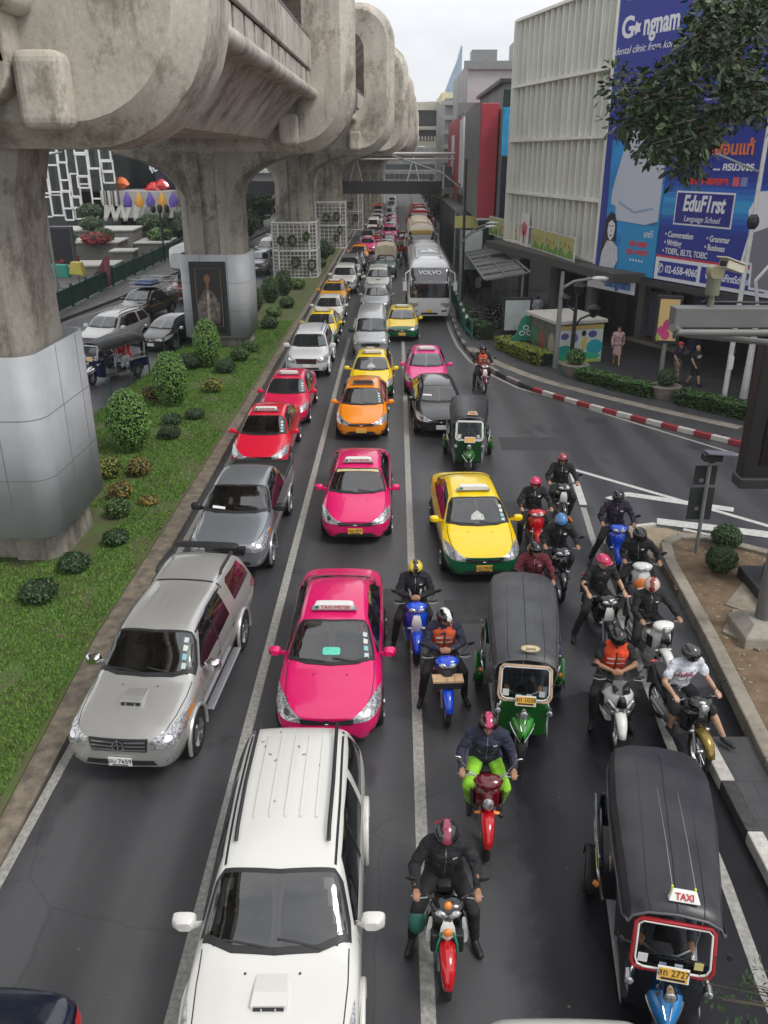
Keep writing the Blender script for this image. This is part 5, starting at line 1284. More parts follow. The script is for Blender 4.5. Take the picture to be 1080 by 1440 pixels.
SM = [(-7.56, 23.1, .38, .28, LB, 'bronze leafy shrub below the big clipped egg bush'), (-7.55, 21.2, .34, .27, LB, 'bronze shrub in the middle of the lawn'), (-8.4, 22.9, .42, .30, LY, 'yellow olive shrub against the grey cladding'),
 (-7.25, 20.0, .36, .26, LG, 'green shrub right below the bronze ones'), (-6.78, 18.3, .33, .2, LD, 'small dark green shrub beside the pier base'), (-7.30, 16.9, .38, .22, LD, 'small dark shrub right of the pier foot'),
 (-7.55, 15.5, .42, .24, LD, 'small dark shrub nearest the viewer'), (-6.7, 20.9, .28, .1, LB, 'withered flat brown shrub on the lawn'), (-7.31, 32.6, .40, .30, LY, 'bright yellow green shrub right of the tall egg bushes'),
 (-7.22, 28.9, .38, .20, LD, 'low round shrub alone in the lawn centre'), (-7.85, 28.1, .36, .22, LD, 'low shrub upper left of a near twin'), (-7.55, 26.6, .40, .24, LD, 'low shrub lower right of its near twin'),
 (-9.3, 31.5, .6, .32, LB, 'olive brown shrub behind the tall egg bush'), (-9.2, 36.6, .7, .36, LD, 'wide dark shrub by the inner roadside'), (-7.4, 35.8, .5, .34, LD, 'greyish shrub beside the clipped bush of the poster pier'),
 (-7.2, 38.2, .5, .32, LG, 'soft green shrub in front of the framed poster'), (-7.0, 40.0, .45, .3, LG, 'soft shrub at the right foot of the poster pier'), (-6.9, 46.0, .5, .35, LD, 'dark shrub on the lawn beyond the poster pier'),
 (-7.2, 50.0, .5, .30, LG, 'shrub half way to the lattice pier'), (-6.8, 53.0, .5, .35, LD, 'dark round shrub near the white saloon'), (-7.0, 61, .6, .4, LG, 'shrub beside the first lattice pier foot'), (-6.5, 74, .6, .4, LG, 'shrub between the two lattice piers'), (-6.4, 84, .6, .5, LD, 'shrub far along the lawn')]
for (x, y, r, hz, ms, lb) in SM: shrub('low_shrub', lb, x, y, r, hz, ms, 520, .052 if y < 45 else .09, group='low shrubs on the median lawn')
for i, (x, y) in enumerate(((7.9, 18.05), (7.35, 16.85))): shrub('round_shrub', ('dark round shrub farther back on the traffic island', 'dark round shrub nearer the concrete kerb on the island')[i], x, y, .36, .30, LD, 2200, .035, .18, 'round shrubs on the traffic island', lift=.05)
# lawn blades
mb = MB(); rr = random.Random(11); blades = []
def inside(x, y): 
    return x < -5.93 + max(0, 14-y)*.05 and x > -11.1 + max(0, (y-28))*.036 and not (abs(x+8.75) < 1.6 and 17.3 < y < 20.6)
nb = 0
while nb < 90000:
    y = 8.5 + 40*rr.random()**1.6; x = rr.uniform(-11.2, -5.8)
    if not inside(x, y) : continue
    if x < -557/1170*(y*.92+3.4) - .6: continue
    if noise.noise(Vector((x*.9, y*.6, 3))) > .24 and rr.random() < .8: continue
    h = rr.uniform(.03, .07); a = rr.random()*3.14; wv = .010 + .0006*y; dx, dy = math.cos(a)*wv, math.sin(a)*wv
    b = len(mb.v); mb.v += [(x-dx, y-dy, .10), (x+dx, y+dy, .10), (x+rr.uniform(-.03, .03), y+rr.uniform(-.03, .03), .10+h)]; mb.f.append((b, b+1, b+2)); mb.mi.append(0 if rr.random() < .6 else 1); nb += 1
me = bpy.data.meshes.new('grass'); me.from_pydata(mb.v, [], mb.f); gm1 = mat('grass_blade', (.095, .21, .030), .7); gm2 = mat('grass_blade_light', (.165, .285, .05), .7)
me.materials.append(gm1); me.materials.append(gm2); me.polygons.foreach_set('material_index', mb.mi); go = bpy.data.objects.new('grass', me); col.objects.link(go); tag(go, 'short green lawn grass on the road median', 'grass', kind='stuff')

# hedges on the right pavement
def hedge(label, pts, wd, h, ms, n, leaf, z0=.15):
    root = empty('hedge', (0, 0, 0), 0, label, 'hedge', 'low hedges along the right pavement'); lv = MB(); cb = MB(); r_ = random.Random(len(pts)*7+n)
    P = [Vector((x, y, z0)) for x, y in pts]; T_ = sum((b-a).length for a, b in zip(P, P[1:]))
    for a, b in zip(P, P[1:]):
        L = (b-a).length; k = int(n*L/T_); d = (b-a)/L; s = V(-d.y, d.x, 0)
        cb.bar(a + V(0, 0, h*.42), b + V(0, 0, h*.42), wd*.8, h*.84)
        for _ in range(k):
            u, v_, t = r_.uniform(0, L), r_.uniform(-1, 1), r_.random()
            if r_.random() < .55: off = v_*wd/2; z = h*(1 + .12*noise.noise(V(u*2, v_, 0)) )
            else: off = math.copysign(wd/2, v_)*(1+.08*r_.random()); z = t*h
            p = a + d*u + s*off + V(0, 0, z); nrm = V(r_.gauss(0, .5), r_.gauss(0, .5), 1).normalized(); tt = nrm.orthogonal().normalized(); tt.rotate(Matrix.Rotation(r_.random()*6.3, 3, nrm)); bb = nrm.cross(tt); q = leaf*r_.uniform(.6, 1.3)
            lv.add([p-tt*q, p-bb*q*.45, p+tt*q, p+bb*q*.45], [(0, 1, 2, 3)]); lv.mi[-1] = r_.choice((0, 0, 1))
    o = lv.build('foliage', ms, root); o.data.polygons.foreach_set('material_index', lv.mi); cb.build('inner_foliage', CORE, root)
hedge('yellow flecked hedge between the kiosk and the kerb', [(5.3, 41.2), (6.0, 39.0), (6.9, 37.2)], .8, .55, [LY[0], LG[1]], 3000, .07)
hedge('green hedge along the red and white kerb right of the lantern', [(7.9, 34.9), (9.0, 33.3), (10.2, 31.9)], .75, .45, [LG[0], LD[1]], 3200, .07)
hedge('green hedge along the red and white kerb at the picture edge', [(10.9, 31.2), (12.0, 29.9), (13.2, 28.6)], .8, .5, [LG[0], LD[0]], 3200, .07)
hedge('dark hedge behind the green railing', [(4.0, 50), (4.2, 46), (4.7, 43)], .8, .7, [LD[0], LG[0]], 2000, .08)
for i, (x, y, z) in enumerate(((7.75, 35.5, .6), (10.55, 31.9, .6))):
    lb = ('stone planter bowl with round shrub beside the black lantern', 'stone planter bowl with dark round shrub under the yellow advert')[i]
    r0 = empty('planter', (x, y, 0), 0, lb, 'planter', 'stone planters on the right pavement'); mb = MB(); mb.tube([(0, 0, .15), (0, 0, .5), (0, 0, .62)], [.42, .55, .62], 14); mb.build('stone_bowl', mat('planter_stone', (.24, .21, .18), .8, var=.3, vs=8, bump=.5), r0, True)
    shrub('potted_shrub', ('round clipped shrub in the bowl beside the black lantern', 'round clipped shrub in the bowl under the yellow advert')[i], x, y, .42, .36, (LG, LD)[i], 900, .05, .6, 'potted round shrubs')
shrub('red_plant', 'red leaved plant at the foot of the right pole', 13.6, 30.4, .3, .5, LR, 500, .10, .15, cat='plant')

# overhanging tree, top right
def tree_leaves():
    root = empty('tree', (7.2, 8.6, 0), 0, 'dark leafy tree reaching in over the billboards at top right', 'tree')
    r_ = random.Random(21); o = Vector((7.2, 8.6, 0))
    tb = MB(); tb.tube([(0, 0, 0), (.05, 0, 3), (-.1, -.05, 6.2), (-.3, 0, 8.2), (-.5, .1, 11)], [.24, .2, .16, .12, .05], 10)
    tb.build('trunk', TRUNK, root, True)
    cl = []
    # clump centres filling a ragged crown outline, seven to nine metres off
    OUT = [(2.41, 10.19), (2.39, 9.84), (2.28, 9.67), (1.93, 9.62), (1.76, 9.52), (1.72, 9.32), (1.86, 9.19), (1.81, 9.02), (1.94, 8.9), (2.12, 8.82), (2.13, 8.54), (2.28, 8.36), (2.51, 8.47), (2.72, 8.53), (2.8, 8.79), (2.92, 9.04), (3.08, 8.98), (3.38, 8.87), (3.25, 10.19)]
    def ins(x, z):
        c = False
        for (x1, z1), (x2, z2) in zip(OUT, OUT[1:]+OUT[:1]):
            if (z1 > z) != (z2 > z) and x < (x2-x1)*(z-z1)/(z2-z1)+x1: c = not c
        return c
    while len(cl) < 330:
        x, z = r_.uniform(1.7, 3.6), r_.uniform(8.2, 10.4)
        if not (ins(x-.12, z) and ins(x+.12, z) and ins(x, z-.14) and ins(x, z+.1)) or noise.noise(V(x*3.2, z*3.2, 0)) < -.16: continue
        k = r_.uniform(.9, 1.18); cl.append((x*k, 8*k, (z-8.8)*k+8.8))
    br = MB(); lf = MB()
    forks = [Vector((5.8, 8.6, 8.6)), Vector((5.0, 8.2, 9.3)), Vector((4.2, 8.3, 10.2)), Vector((3.6, 8.0, 9.3)), Vector((3.4, 8.5, 10.6))]
    br.tube([o + V(-.15, 0, 6.6), forks[0], forks[1], forks[3], V(2.9, 8, 9.05)], [.09, .06, .035, .022, .01], 7); br.tube([o + V(-.25, 0, 7.6), V(5.6, 8.4, 9.6), forks[2], forks[4], V(2.7, 8.3, 10.4)], [.08, .05, .03, .02, .008], 7)
    for c in cl:
        c = Vector(c); a = min(forks, key=lambda f: (f-c).length); mid = (a+c)/2 + V(0, 0, .08); br.tube([a, mid, c], [.010, .007, .004], 5) if (a-c).length < .5 else br.tube([c + (a-c).normalized()*.22, c], [.006, .003], 5)
        for _ in range(24):
            d = Vector((r_.gauss(0, 1), r_.gauss(0, 1), r_.gauss(0, .8))).normalized(); p = c + d*r_.uniform(.02, .17)
            ax = (d + V(r_.gauss(0, .4), r_.gauss(0, .4), -.35)).normalized(); nrm = ax.orthogonal().normalized(); nrm.rotate(Matrix.Rotation(r_.random()*6.3, 3, ax)); bb = ax.cross(nrm); L = r_.uniform(.045, .10); W_ = L*.20
            lf.add([p, p+ax*L*.35-bb*W_+nrm*.008, p+ax*L*.75-bb*W_*.8, p+ax*L, p+ax*L*.75+bb*W_*.8, p+ax*L*.35+bb*W_+nrm*.008], [(0, 1, 2, 3, 4, 5)]); lf.mi[-1] = r_.choice((0, 0, 0, 1))
    for m_ in (br, lf): m_.v = [tuple(Vector(v)-o) for v in m_.v]
    br.build('branch', TRUNK, root, True); q = lf.build('crown', [mat('tree_leaf', (.020, .042, .016), .5), mat('tree_leaf_light', (.055, .095, .028), .5)], root); q.data.polygons.foreach_set('material_index', lf.mi)
tree_leaves()
def low_branch():
    root = empty('tree', (6.9, 3.4, 0), 0, 'small dark twiggy tree poking in at the bottom right corner', 'tree'); r_ = random.Random(4); o = Vector((6.9, 3.4, 0))
    tb = MB(); tb.tube([(0, 0, .1), (-.2, .1, 1.6), (-1.2, .3, 2.6), (-2.4, .6, 3.1)], [.09, .07, .045, .02], 8); tb.build('trunk', TRUNK, root, True)
    lf = MB(); br = MB()
    for _ in range(90):
        c = V(r_.uniform(-4.35, -2.6), r_.uniform(.5, 1.5), 0); c.z = 2.35 + (c.x+4.6)*.25 + r_.uniform(-.25, .12); br.tube([V(-2.6, .7, 2.9), (c+V(-2.6, .7, 2.9))/2, c], [.012, .008, .004], 5)
        for _ in range(12):
            d = Vector((r_.gauss(0, 1), r_.gauss(0, 1), r_.gauss(0, 1))).normalized(); p = c + d*r_.uniform(.01, .08); ax = d; nrm = ax.orthogonal().normalized(); bb = ax.cross(nrm); L = r_.uniform(.04, .07)
            lf.add([p, p+ax*L*.5-bb*L*.3, p+ax*L, p+ax*L*.5+bb*L*.3], [(0, 1, 2, 3)])
    br.build('branch', TRUNK, root); lf.build('crown', LD[0], root)
low_branch()
# ---------------------------------------------------------------- elevated railway
PIER = [(-9.2, 18.6), (-8.75, 42.5), (-7.85, 68.8), (-6.95, 92.0), (-6.1, 116.0), (-5.3, 140.0), (-4.5, 164.0), (-3.7, 188.0)]
HALF = [5.75, 6.85, 7.7, 8.1, 8.3, 8.3, 8.3, 8.3]; GOFF = [.5, .3, 0, 0, 0, 0, 0, 0]
via = empty('elevated_railway', (-8, 60, 0), 0, 'weathered concrete elevated railway with rounded portal frames on piers', 'viaduct')
via.location = (0, 0, 0)
def rrect(hw0, hw1, z0, z1, r, n=8):      # rounded rectangle outline, x from hw0 to hw1
    p = []
    for cx, cz, a0 in ((hw1-r, z0+r, -90), (hw1-r, z1-r, 0), (hw0+r, z1-r, 90), (hw0+r, z0+r, 180)):
        for k in range(n+1): a = R(a0 + 90*k/n); p.append((cx + r*math.cos(a), cz + r*math.sin(a)))
    return p
def pier(i, cx, cy):
    sc = 1.0
    def prof(hx, hy, z, c=.35): # chamfered rectangle section with side groove
        return [V(cx+x, cy+y, z) for x, y in ((-hx+c, -hy), (-.38, -hy), (-.34, -hy+.14), (.34, -hy+.14), (.38, -hy), (hx-c, -hy), (hx, -hy+c), (hx, hy-c), (hx-c, hy), (-hx+c, hy), (-hx, hy-c), (-hx, -hy+c))]
    mb = MB(); secs = []
    cap_ = ((8.0, 1.50), (8.95, 1.75), (9.5, 1.9)) if i == 0 else ((7.1, 1.46), (7.6, 1.62), (8.0, 1.95), (8.35, 2.5), (8.65, 3.25), (8.93, 4.3), (9.4, 4.6))
    for z, hx, hy in ((-.1, 1.45, 1.2), (6.6, 1.42, 1.15)) + tuple((z, hx, 1.15) for z, hx in cap_): secs.append(prof(hx, hy, z))
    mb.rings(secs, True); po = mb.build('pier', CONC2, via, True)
    for w_ in po.data.polygons: pass
    # portal frame ring
    L_, R_ = -6.2, HALF[i]
    yo = 1.55
    outer = rrect(L_, R_, 8.95, 18.8, 2.5); out2 = rrect(L_+.5, R_-.55, 9.4, 18.35, 2.1); inner = rrect(L_+1.7, R_-2.2, 11.6, 17.1, 1.3)
    mb = MB(); q = lambda P, y: [V(cx+x, cy+y, z) for x, z in P]
    mb.rings([q(inner, yo-.1), q(inner, -yo+.1), q(out2, -yo), q(outer, -yo+.5), q(outer, yo-.5), q(out2, yo)], False, True)
    mb.build('portal_frame', CONC, via, True)
    # stub corbels on the near and far faces of the cross-head
    for sy in (-1, 1):
        mb = MB(); mb.tube([(cx+1.75, cy+sy*1.3, 10.3), (cx+1.75, cy+sy*(1.3+.9), 10.3)], .62, 20); mb.box((cx+1.75, cy+sy*1.75, 10.9), (1.24, .9, 1.2)); mb.build('bearing_corbel', CONC, via, False, .05)
        mb = MB(); mb.box((cx+R_-2.9, cy+sy*1.85, 9.9), (.9, .7, 1.3)); mb.build('bearing_corbel', CONC, via, False, .2, 4)
    return po
piers = [pier(i, *p) for i, p in enumerate(PIER)]
def span(a, b, i):
    ax, ay = a; bx, by = b; ax += GOFF[i] if i < 8 else -1.9; bx += GOFF[i+1] if i < 7 else -2.3; y0, y1 = ay+1.5, by-1.5; f = lambda y: ax + (bx-ax)*(y-ay)/(by-ay)
    def sec(y, P): return [V(f(y)+x, y, z) for x, z in P]
    gd = [(-2.7, 9.55), (2.7, 9.55), (4.2, 11.25), (4.6, 11.3), (4.6, 11.6), (-4.6, 11.6), (-4.6, 11.3), (-4.2, 11.25)]
    mb = MB(); mb.rings([sec(y0, gd), sec(y1, gd)]); mb.build('girder', CONC, via)
    up = [(-3.2, 16.6), (3.2, 16.6), (4.5, 17.6), (4.6, 18.6), (-4.6, 18.6), (-4.5, 17.6)]
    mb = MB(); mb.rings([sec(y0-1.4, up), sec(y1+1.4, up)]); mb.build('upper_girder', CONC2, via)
    for x in (4.75, -4.75): MB().tube([V(f(y0)+x, y0, 11.35), V(f(y1)+x, y1, 11.35)], .24, 12).build('cable_duct', CONC, via, True)
    n = int((y1-y0)/1.55); st = (y1-y0)/n
    for sx in (4.62, -4.62):
        mb = MB()
        for k in range(n):
            y = y0 + (k+.5)*st; M = Matrix.Translation((f(y)+sx, y, 0)) @ Matrix.Rotation(math.atan((bx-ax)/(by-ay))*-1, 4, 'Z')
            mb.box((0, 0, 11.92), (.10, st*.74, .62), M); mb.box((.06*(1 if sx > 0 else -1), 0, 12.86), (.16, st*.95, 1.15), M)
        mb.build('parapet', CONC, via, False, .03, 1)
    for sx in (4.50, -4.50): MB().bar(V(f(y0)+sx, y0, 12.4), V(f(y1)+sx, y1, 12.4), .05, 1.9).build('parapet_backing', DARK, via)
    for sx in (4.6, -4.6): MB().tube([V(f(y0)+sx, y0, 13.65), V(f(y1)+sx, y1, 13.65)], .04, 8).build('handrail', STEEL, via)
for i, (a, b) in enumerate(zip(PIER, PIER[1:])): span(a, b, i)
span((-9.6, -6), PIER[0], 9)
# cladding on the first two piers
CLAD = mat('grey_cladding', (.40, .42, .44), .55, var=.10, vs=.9)
def rbox(cx, cy, hx, hy, z0, z1, r, n=6):
    P = []
    for sx, sy, a0 in ((1, -1, -90), (1, 1, 0), (-1, 1, 90), (-1, -1, 180)):
        for k in range(n+1): a = R(a0+90*k/n); P.append((cx + sx*(hx-r) + r*math.cos(a), cy + sy*(hy-r) + r*math.sin(a)))
    return P
def clad(po, cx, cy, hx, hy, z0, z1, r=.75):
    mb = MB(); P = rbox(cx, cy, hx, hy, z0, z1, r); mb.rings([[V(x, y, z0) for x, y in P], [V(x, y, z1) for x, y in P]], False); c = mb.build('cladding', CLAD, po, True); md = c.modifiers.new('t', 'SOLIDIFY'); md.thickness = .06
    P2 = rbox(cx, cy, hx+.004, hy+.004, z0, z1, r)
    sm = MB()
    for zz in [z0 + (z1-z0)*k/3 for k in (1, 2)]: sm.rings([[V(x, y, zz-.008) for x, y in P2], [V(x, y, zz+.008) for x, y in P2]], False)
    for xx in (-hx*.33, hx*.45): sm.box((cx+xx, cy-hy-.003, (z0+z1)/2), (.014, .004, z1-z0))
    for yy in (-hy*.2, hy*.5): sm.box((cx+hx+.003, cy+yy, (z0+z1)/2), (.004, .014, z1-z0))
    sm.build('panel_joint', mat('joint', (.14, .15, .16), .7), c)
    return c
clad(piers[0], -9.2, 18.6, 1.68, 1.75, .92, 5.0, .5)
clad(piers[1], -8.75, 42.5, 1.62, 1.65, .62, 4.55, .55)
# framed poster on the second pier and box on the first
po = empty('poster', (-8.95, 40.78, 0), 0, 'tall black framed poster with dark portrait on the grey pier cladding', 'poster')
mb = MB(); mb.box((0, 0, 2.5), (1.75, .10, 3.5)); mb.build('frame', DARK, po, False, .02)
mb = MB(); mb.box((0, -.055, 2.5), (1.45, .01, 3.2)); mb.build('picture', mat('poster_dark', (.018, .016, .018), .3, coat=.5), po)
mb = MB(); mb.ball((-.05, -.064, 3.45), (.15, .008, .21)); mb.box((-.05, -.062, 3.15), (.12, .006, .3)); mb.build('portrait_face', mat('portrait_skin', (.22, .10, .055), .5), po, True)
mb = MB(); mb.prism([(-.55, 1.4), (.45, 1.4), (.50, 2.3), (.16, 2.9), (-.05, 3.0), (-.26, 2.9), (-.58, 2.3)], 0, .006, Matrix.Translation((0, -.064, 0)) @ Matrix.Rotation(R(90), 4, 'X')); mb.build('portrait_robe', mat('robe', (.13, .11, .10), .5, var=.8, vs=5), po)
mb = MB(); mb.prism([(-.14, 1.5), (-.02, 1.5), (.02, 2.9), (-.10, 2.9)], 0, .009, Matrix.Translation((0, -.066, 0)) @ Matrix.Rotation(R(90), 4, 'X')); mb.build('portrait_sash', mat('sash', (.35, .30, .25), .5, var=.5, vs=6), po)
mb = MB(); mb.tube([(-.6, -.066, 1.2), (.6, -.066, 1.2), (.6, -.066, 3.95), (-.6, -.066, 3.95)], .012, 5, closed=True); mb.build('gold_border', mat('gold_line', (.25, .2, .12), .4), po)
po = empty('poster', (-9.85, 16.76, 0), 0, 'cropped light framed poster box on the nearest pier at the left edge', 'poster')
mb = MB(); mb.box((0, 0, 2.4), (1.5, .12, 2.4)); mb.build('frame', GREYM, po, False, .02); mb = MB(); mb.box((0, -.065, 2.4), (1.25, .01, 2.15)); mb.build('picture', MATS['poster_dark'], po)
# white lattice with wreaths
WL = mat('white_lattice', (.42, .42, .40), .6)
def lattice(po, cx, cy, hx, hy, z0, z1, wre, den=.28):
    mb = MB(); P = [(-hx+.5, -hy), (hx-.5, -hy), (hx, -hy+.5), (hx, hy-.5), (hx-.5, hy), (-hx+.5, hy), (-hx, hy-.5), (-hx, -hy+.5)]
    fr = MB()
    for (a, b) in zip(P, P[1:] + P[:1]):
        A, B = V(cx+a[0], cy+a[1], 0), V(cx+b[0], cy+b[1], 0); L = (B-A).length; n = max(2, int(L/den))
        for k in range(n): p = A.lerp(B, k/n); mb.bar(p + V(0, 0, z0), p + V(0, 0, z1), .07, .07)
        for k in range(int((z1-z0)/den)+1): z = z0 + k*den; mb.bar(A + V(0, 0, z), B + V(0, 0, z), .06, .07)
        for z in (z0, (z0+z1)/2, z1): fr.bar(A + V(0, 0, z), B + V(0, 0, z), .12, .12)
        fr.bar(A + V(0, 0, z0), A + V(0, 0, z1), .12, .12)
    o = mb.build('lattice', WL, po); fr.build('lattice_frame', WHITEM, po)
    for (x, z, s) in wre:
        lv = MB(); r_ = random.Random(int(x*100+z*10))
        for _ in range(260):
            a = r_.random()*6.28; rr_ = s*(.65+.35*r_.random()); p = V(cx+x+rr_*math.cos(a)*.8, cy-hy-.10-r_.random()*.15, z+rr_*math.sin(a)*1.1); d = V(r_.gauss(0, 1), -.6, r_.gauss(0, 1)).normalized(); t = d.orthogonal().normalized()*.09; b = d.cross(t)
            lv.add([p-t, p-b*.6, p+t, p+b*.6], [(0, 1, 2, 3)])
        lv.build('wreath', LD[1], po)
lattice(piers[2], -7.85, 68.8, 1.7, 1.75, .1, 4.2, [(-1.0, 2.9, .3), (-.1, 2.9, .4), (1.0, 3.2, .3), (.1, 1.3, .42), (1.35, 1.1, .4)])
lattice(piers[3], -6.95, 92, 1.75, 1.75, .1, 4.6, [(-.2, 3.1, .4), (.9, 3.2, .4), (1.2, 1.9, .35), (.8, 1.1, .3)], .36)
lattice(piers[4], -6.1, 116, 1.75, 1.75, .1, 4.6, [(.2, 3.1, .4), (.9, 1.6, .4)], .5)

# ---------------------------------------------------------------- footbridge
fb = empty('footbridge', (0, 100, 0), 0, 'dark steel footbridge crossing the road under the elevated railway', 'footbridge')
mb = MB(); mb.box((-9, 0, 5.7), (28.4, 2.6, 1.3)); mb.build('deck', mat('bridge_steel', (.035, .036, .04), .6, var=.2), fb)
mb = MB(); mb.box((-9, 0, 9.0), (30, 2.6, .16)); mb.tube([(-24, -1.3, 9.15), (7.5, -1.3, 9.15)], .16, 10); mb.tube([(-24, -1.3, 8.6), (7.5, -1.3, 8.6)], .10, 8); mb.build('canopy', WHITEM, fb)
for x in (-4.4, 1.9): 
    mb = MB(); mb.bar((x-.7, -1.2, 6.3), (x, -1.2, 8.9), .12, .12); mb.bar((x+.7, -1.2, 6.3), (x, -1.2, 8.9), .12, .12); mb.build('frame_strut', WHITEM, fb)
mb = MB()
for k in range(48): mb.cyl((-23+.6*k, -1.28, 6.3), (-23+.6*k, -1.28, 7.4), .02, n=5)
mb.cyl((-23, -1.28, 7.4), (5, -1.28, 7.4), .03, n=6); mb.build('railing', STEEL, fb)
mb = MB(); mb.box((7.4, 0, 5.35), (4.6, 3.4, .5)); mb.box((7.4, 1.5, 6.7), (4.6, .1, 2.2)); mb.build('landing', GREYM, fb)
mb = MB(); mb.cyl((5.2, -1.4, 4.9), (5.2, -1.4, 8.0), .12); mb.cyl((9.3, -1.4, 0), (9.3, -1.4, 8.6), .12); mb.build('post', WHITEM, fb)
for i, x in enumerate((6.4, 7.6)):
    J = dict(pelvis=(0, 0, .92), neck=(0, 0, 1.42), head=(0, 0, 1.55), sw=.18)
    for s, k in ((1, 'R'), (-1, 'L')): J['elbow'+k] = (s*.27, 0, 1.12); J['wrist'+k] = (s*.26, -.1, .88); J['knee'+k] = (s*.11, -.02, .5); J['ankle'+k] = (s*.12, 0, .1); J['toe'+k] = (s*.13, -.14, .04)
    person(('distant person in red standing on the footbridge landing', 'distant person in white standing on the footbridge landing')[i], 'people on the footbridge', (x, 99.2, 5.6), R(20*i), J, (mat('shirt_red', (.4, .05, .06), .8), mat('shirt_white', (.6, .6, .6), .8))[i], DENIM, vox=.03, hands='hang')

# station block over the road, far away
sb = empty('station', (7, 236, 0), 0, 'distant concrete station building spanning the road', 'station')
mb = MB(); mb.box((1, 0, 20.6), (24, 8, 1.8)); mb.box((1, 0, 12.0), (24, 8, 1.2)); mb.box((1, 0, 15.6), (24, 8, .8)); mb.box((9.5, -1, 13.5), (3.6, 8, 14)); mb.build('concrete_frame', mat('pale_concrete', (.46, .44, .38), .85, var=.2, vs=.3), sb)
mb = MB(); mb.box((1, 2, 16), (22, 5, 9)); mb.build('dark_interior', DARK, sb)
mb = MB(); mb.tube([(10, -4, 6), (10, -4, 14), (10.2, -4, 19)], [4.0, 3.4, 2.2], 16); mb.build('rounded_pier', MATS['pale_concrete'], sb, True)
mb = MB(); 
for k in range(20): mb.box((-2+k*.8, -4.2, 13.2), (.3, .1, .9))
mb.build('railing', WHITEM, sb)
sb2 = empty('station', (-4, 205, 0), 0, 'cream railway beam block at the end of the portal frames', 'station')
mb = MB(); mb.box((4, 0, 13.2), (4.6, 30, 8.5)); mb.box((3.5, 0, 18.4), (6, 34, .8)); mb.build('beam_block', MATS['pale_concrete'], sb2, False, .1)
# ---------------------------------------------------------------- right side buildings
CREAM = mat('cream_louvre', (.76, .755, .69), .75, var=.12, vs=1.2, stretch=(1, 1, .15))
def frame_on(p0, p1):   # local frame along a facade: u along, n outward to the street, returns f(u, out, z)
    a, b = Vector((*p0, 0)), Vector((*p1, 0)); d = (b-a).normalized(); n = V(d.y, -d.x, 0)
    return (lambda u, o, z: a + d*u + n*o + V(0, 0, z)), (b-a).length, d, n
def fbox(mb, F, u0, u1, o0, o1, z0, z1):
    c = [F(u0, o0, z0), F(u1, o0, z0), F(u1, o1, z0), F(u0, o1, z0), F(u0, o0, z1), F(u1, o0, z1), F(u1, o1, z1), F(u0, o1, z1)]
    mb.add(c, [(0, 3, 2, 1), (4, 5, 6, 7), (0, 1, 5, 4), (1, 2, 6, 5), (2, 3, 7, 6), (3, 0, 4, 7)])
# louvred building: facade seen from the street runs from far (left) to near (right)
lb = empty('louvred_building', (0, 0, 0), 0, 'cream concrete building faced with tall vertical fins in four tiers', 'building')
F, L, d, n_ = frame_on((6.9, 54.5), (9.80, 42.9))      # n points to -x side?
if n_.x > 0: F0 = F; F = (lambda u, o, z: F0(u, -o, z)); n_ = -n_
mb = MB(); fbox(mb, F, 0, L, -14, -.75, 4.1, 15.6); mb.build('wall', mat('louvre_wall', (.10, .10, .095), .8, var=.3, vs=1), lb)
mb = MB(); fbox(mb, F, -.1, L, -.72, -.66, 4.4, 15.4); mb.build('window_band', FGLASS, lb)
tiers = [(4.15, 6.78), (6.92, 9.62), (9.76, 12.5), (12.64, 15.9)]
mb = MB(); N = 17
for k in range(N):
    u = .1 + (L-.2)*k/(N-1)
    if k >= N-2 : pass
    for z0, z1 in tiers:
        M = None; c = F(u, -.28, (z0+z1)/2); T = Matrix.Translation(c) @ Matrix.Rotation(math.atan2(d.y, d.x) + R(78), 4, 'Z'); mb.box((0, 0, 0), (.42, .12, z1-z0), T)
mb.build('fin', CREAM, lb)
mb = MB()
for z in (4.05, 6.85, 9.69, 12.57, 15.95): fbox(mb, F, -.15, L+.15, -.68, .02, z-.07, z+.07)
fbox(mb, F, L+.0, L+.5, -.9, .04, 3.9, 16.2); mb.build('floor_slab', CREAM, lb)
# rounded far corner of fins
mb = MB()
for k in range(9):
    a = R(12*k); c = F(-.3 - 1.6*math.sin(a), -1.9 + 1.6*math.cos(a), 0)
    for z0, z1 in tiers: T = Matrix.Translation(c + V(0, 0, (z0+z1)/2)) @ Matrix.Rotation(math.atan2(d.y, d.x) + a + R(78), 4, 'Z'); mb.box((0, 0, 0), (.56, .13, z1-z0), T)
mb.build('corner_fin', CREAM, lb)
mb = MB(); mb.cyl(F(-.3, -1.9, 4.0), F(-.3, -1.9, 15.9), 1.35, n=24); mb.build('corner_wall', MATS['louvre_wall'], lb)
for z in (4.05, 6.85, 9.69, 12.57, 15.95): MB().cyl(F(-.3, -1.9, z-.065), F(-.3, -1.9, z+.065), 1.88, n=28).build('corner_slab', CREAM, lb)
mb = MB(); fbox(mb, F, 3.5, 6.5, -5, -2, 16, 19.5); fbox(mb, F, 6.8, 12, -7, -1.5, 16, 18.2); mb.build('roof_room', GREYM, lb)
mb = MB(); fbox(mb, F, 3.4, 6.0, -1.95, -1.9, 16.6, 18.9); mb.build('roof_banner', mat('violet_board', (.07, .05, .12), .5), lb)
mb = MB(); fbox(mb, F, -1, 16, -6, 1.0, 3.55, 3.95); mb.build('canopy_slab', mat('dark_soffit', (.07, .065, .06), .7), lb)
mb = MB(); fbox(mb, F, 0, L+3, -3.4, -3.2, .15, 3.6); mb.build('shop_wall', mat('shop_wall', (.06, .052, .045), .6, var=.5, vs=1.5), lb)
for k in range(3):
    mb = MB(); c = F(2+4.6*k, -.5, 0); mb.cyl(c + V(0, 0, .15), c + V(0, 0, 3.6), .32, n=16); mb.build('column', mat('column_grey', (.13, .12, .11), .6), lb, True)
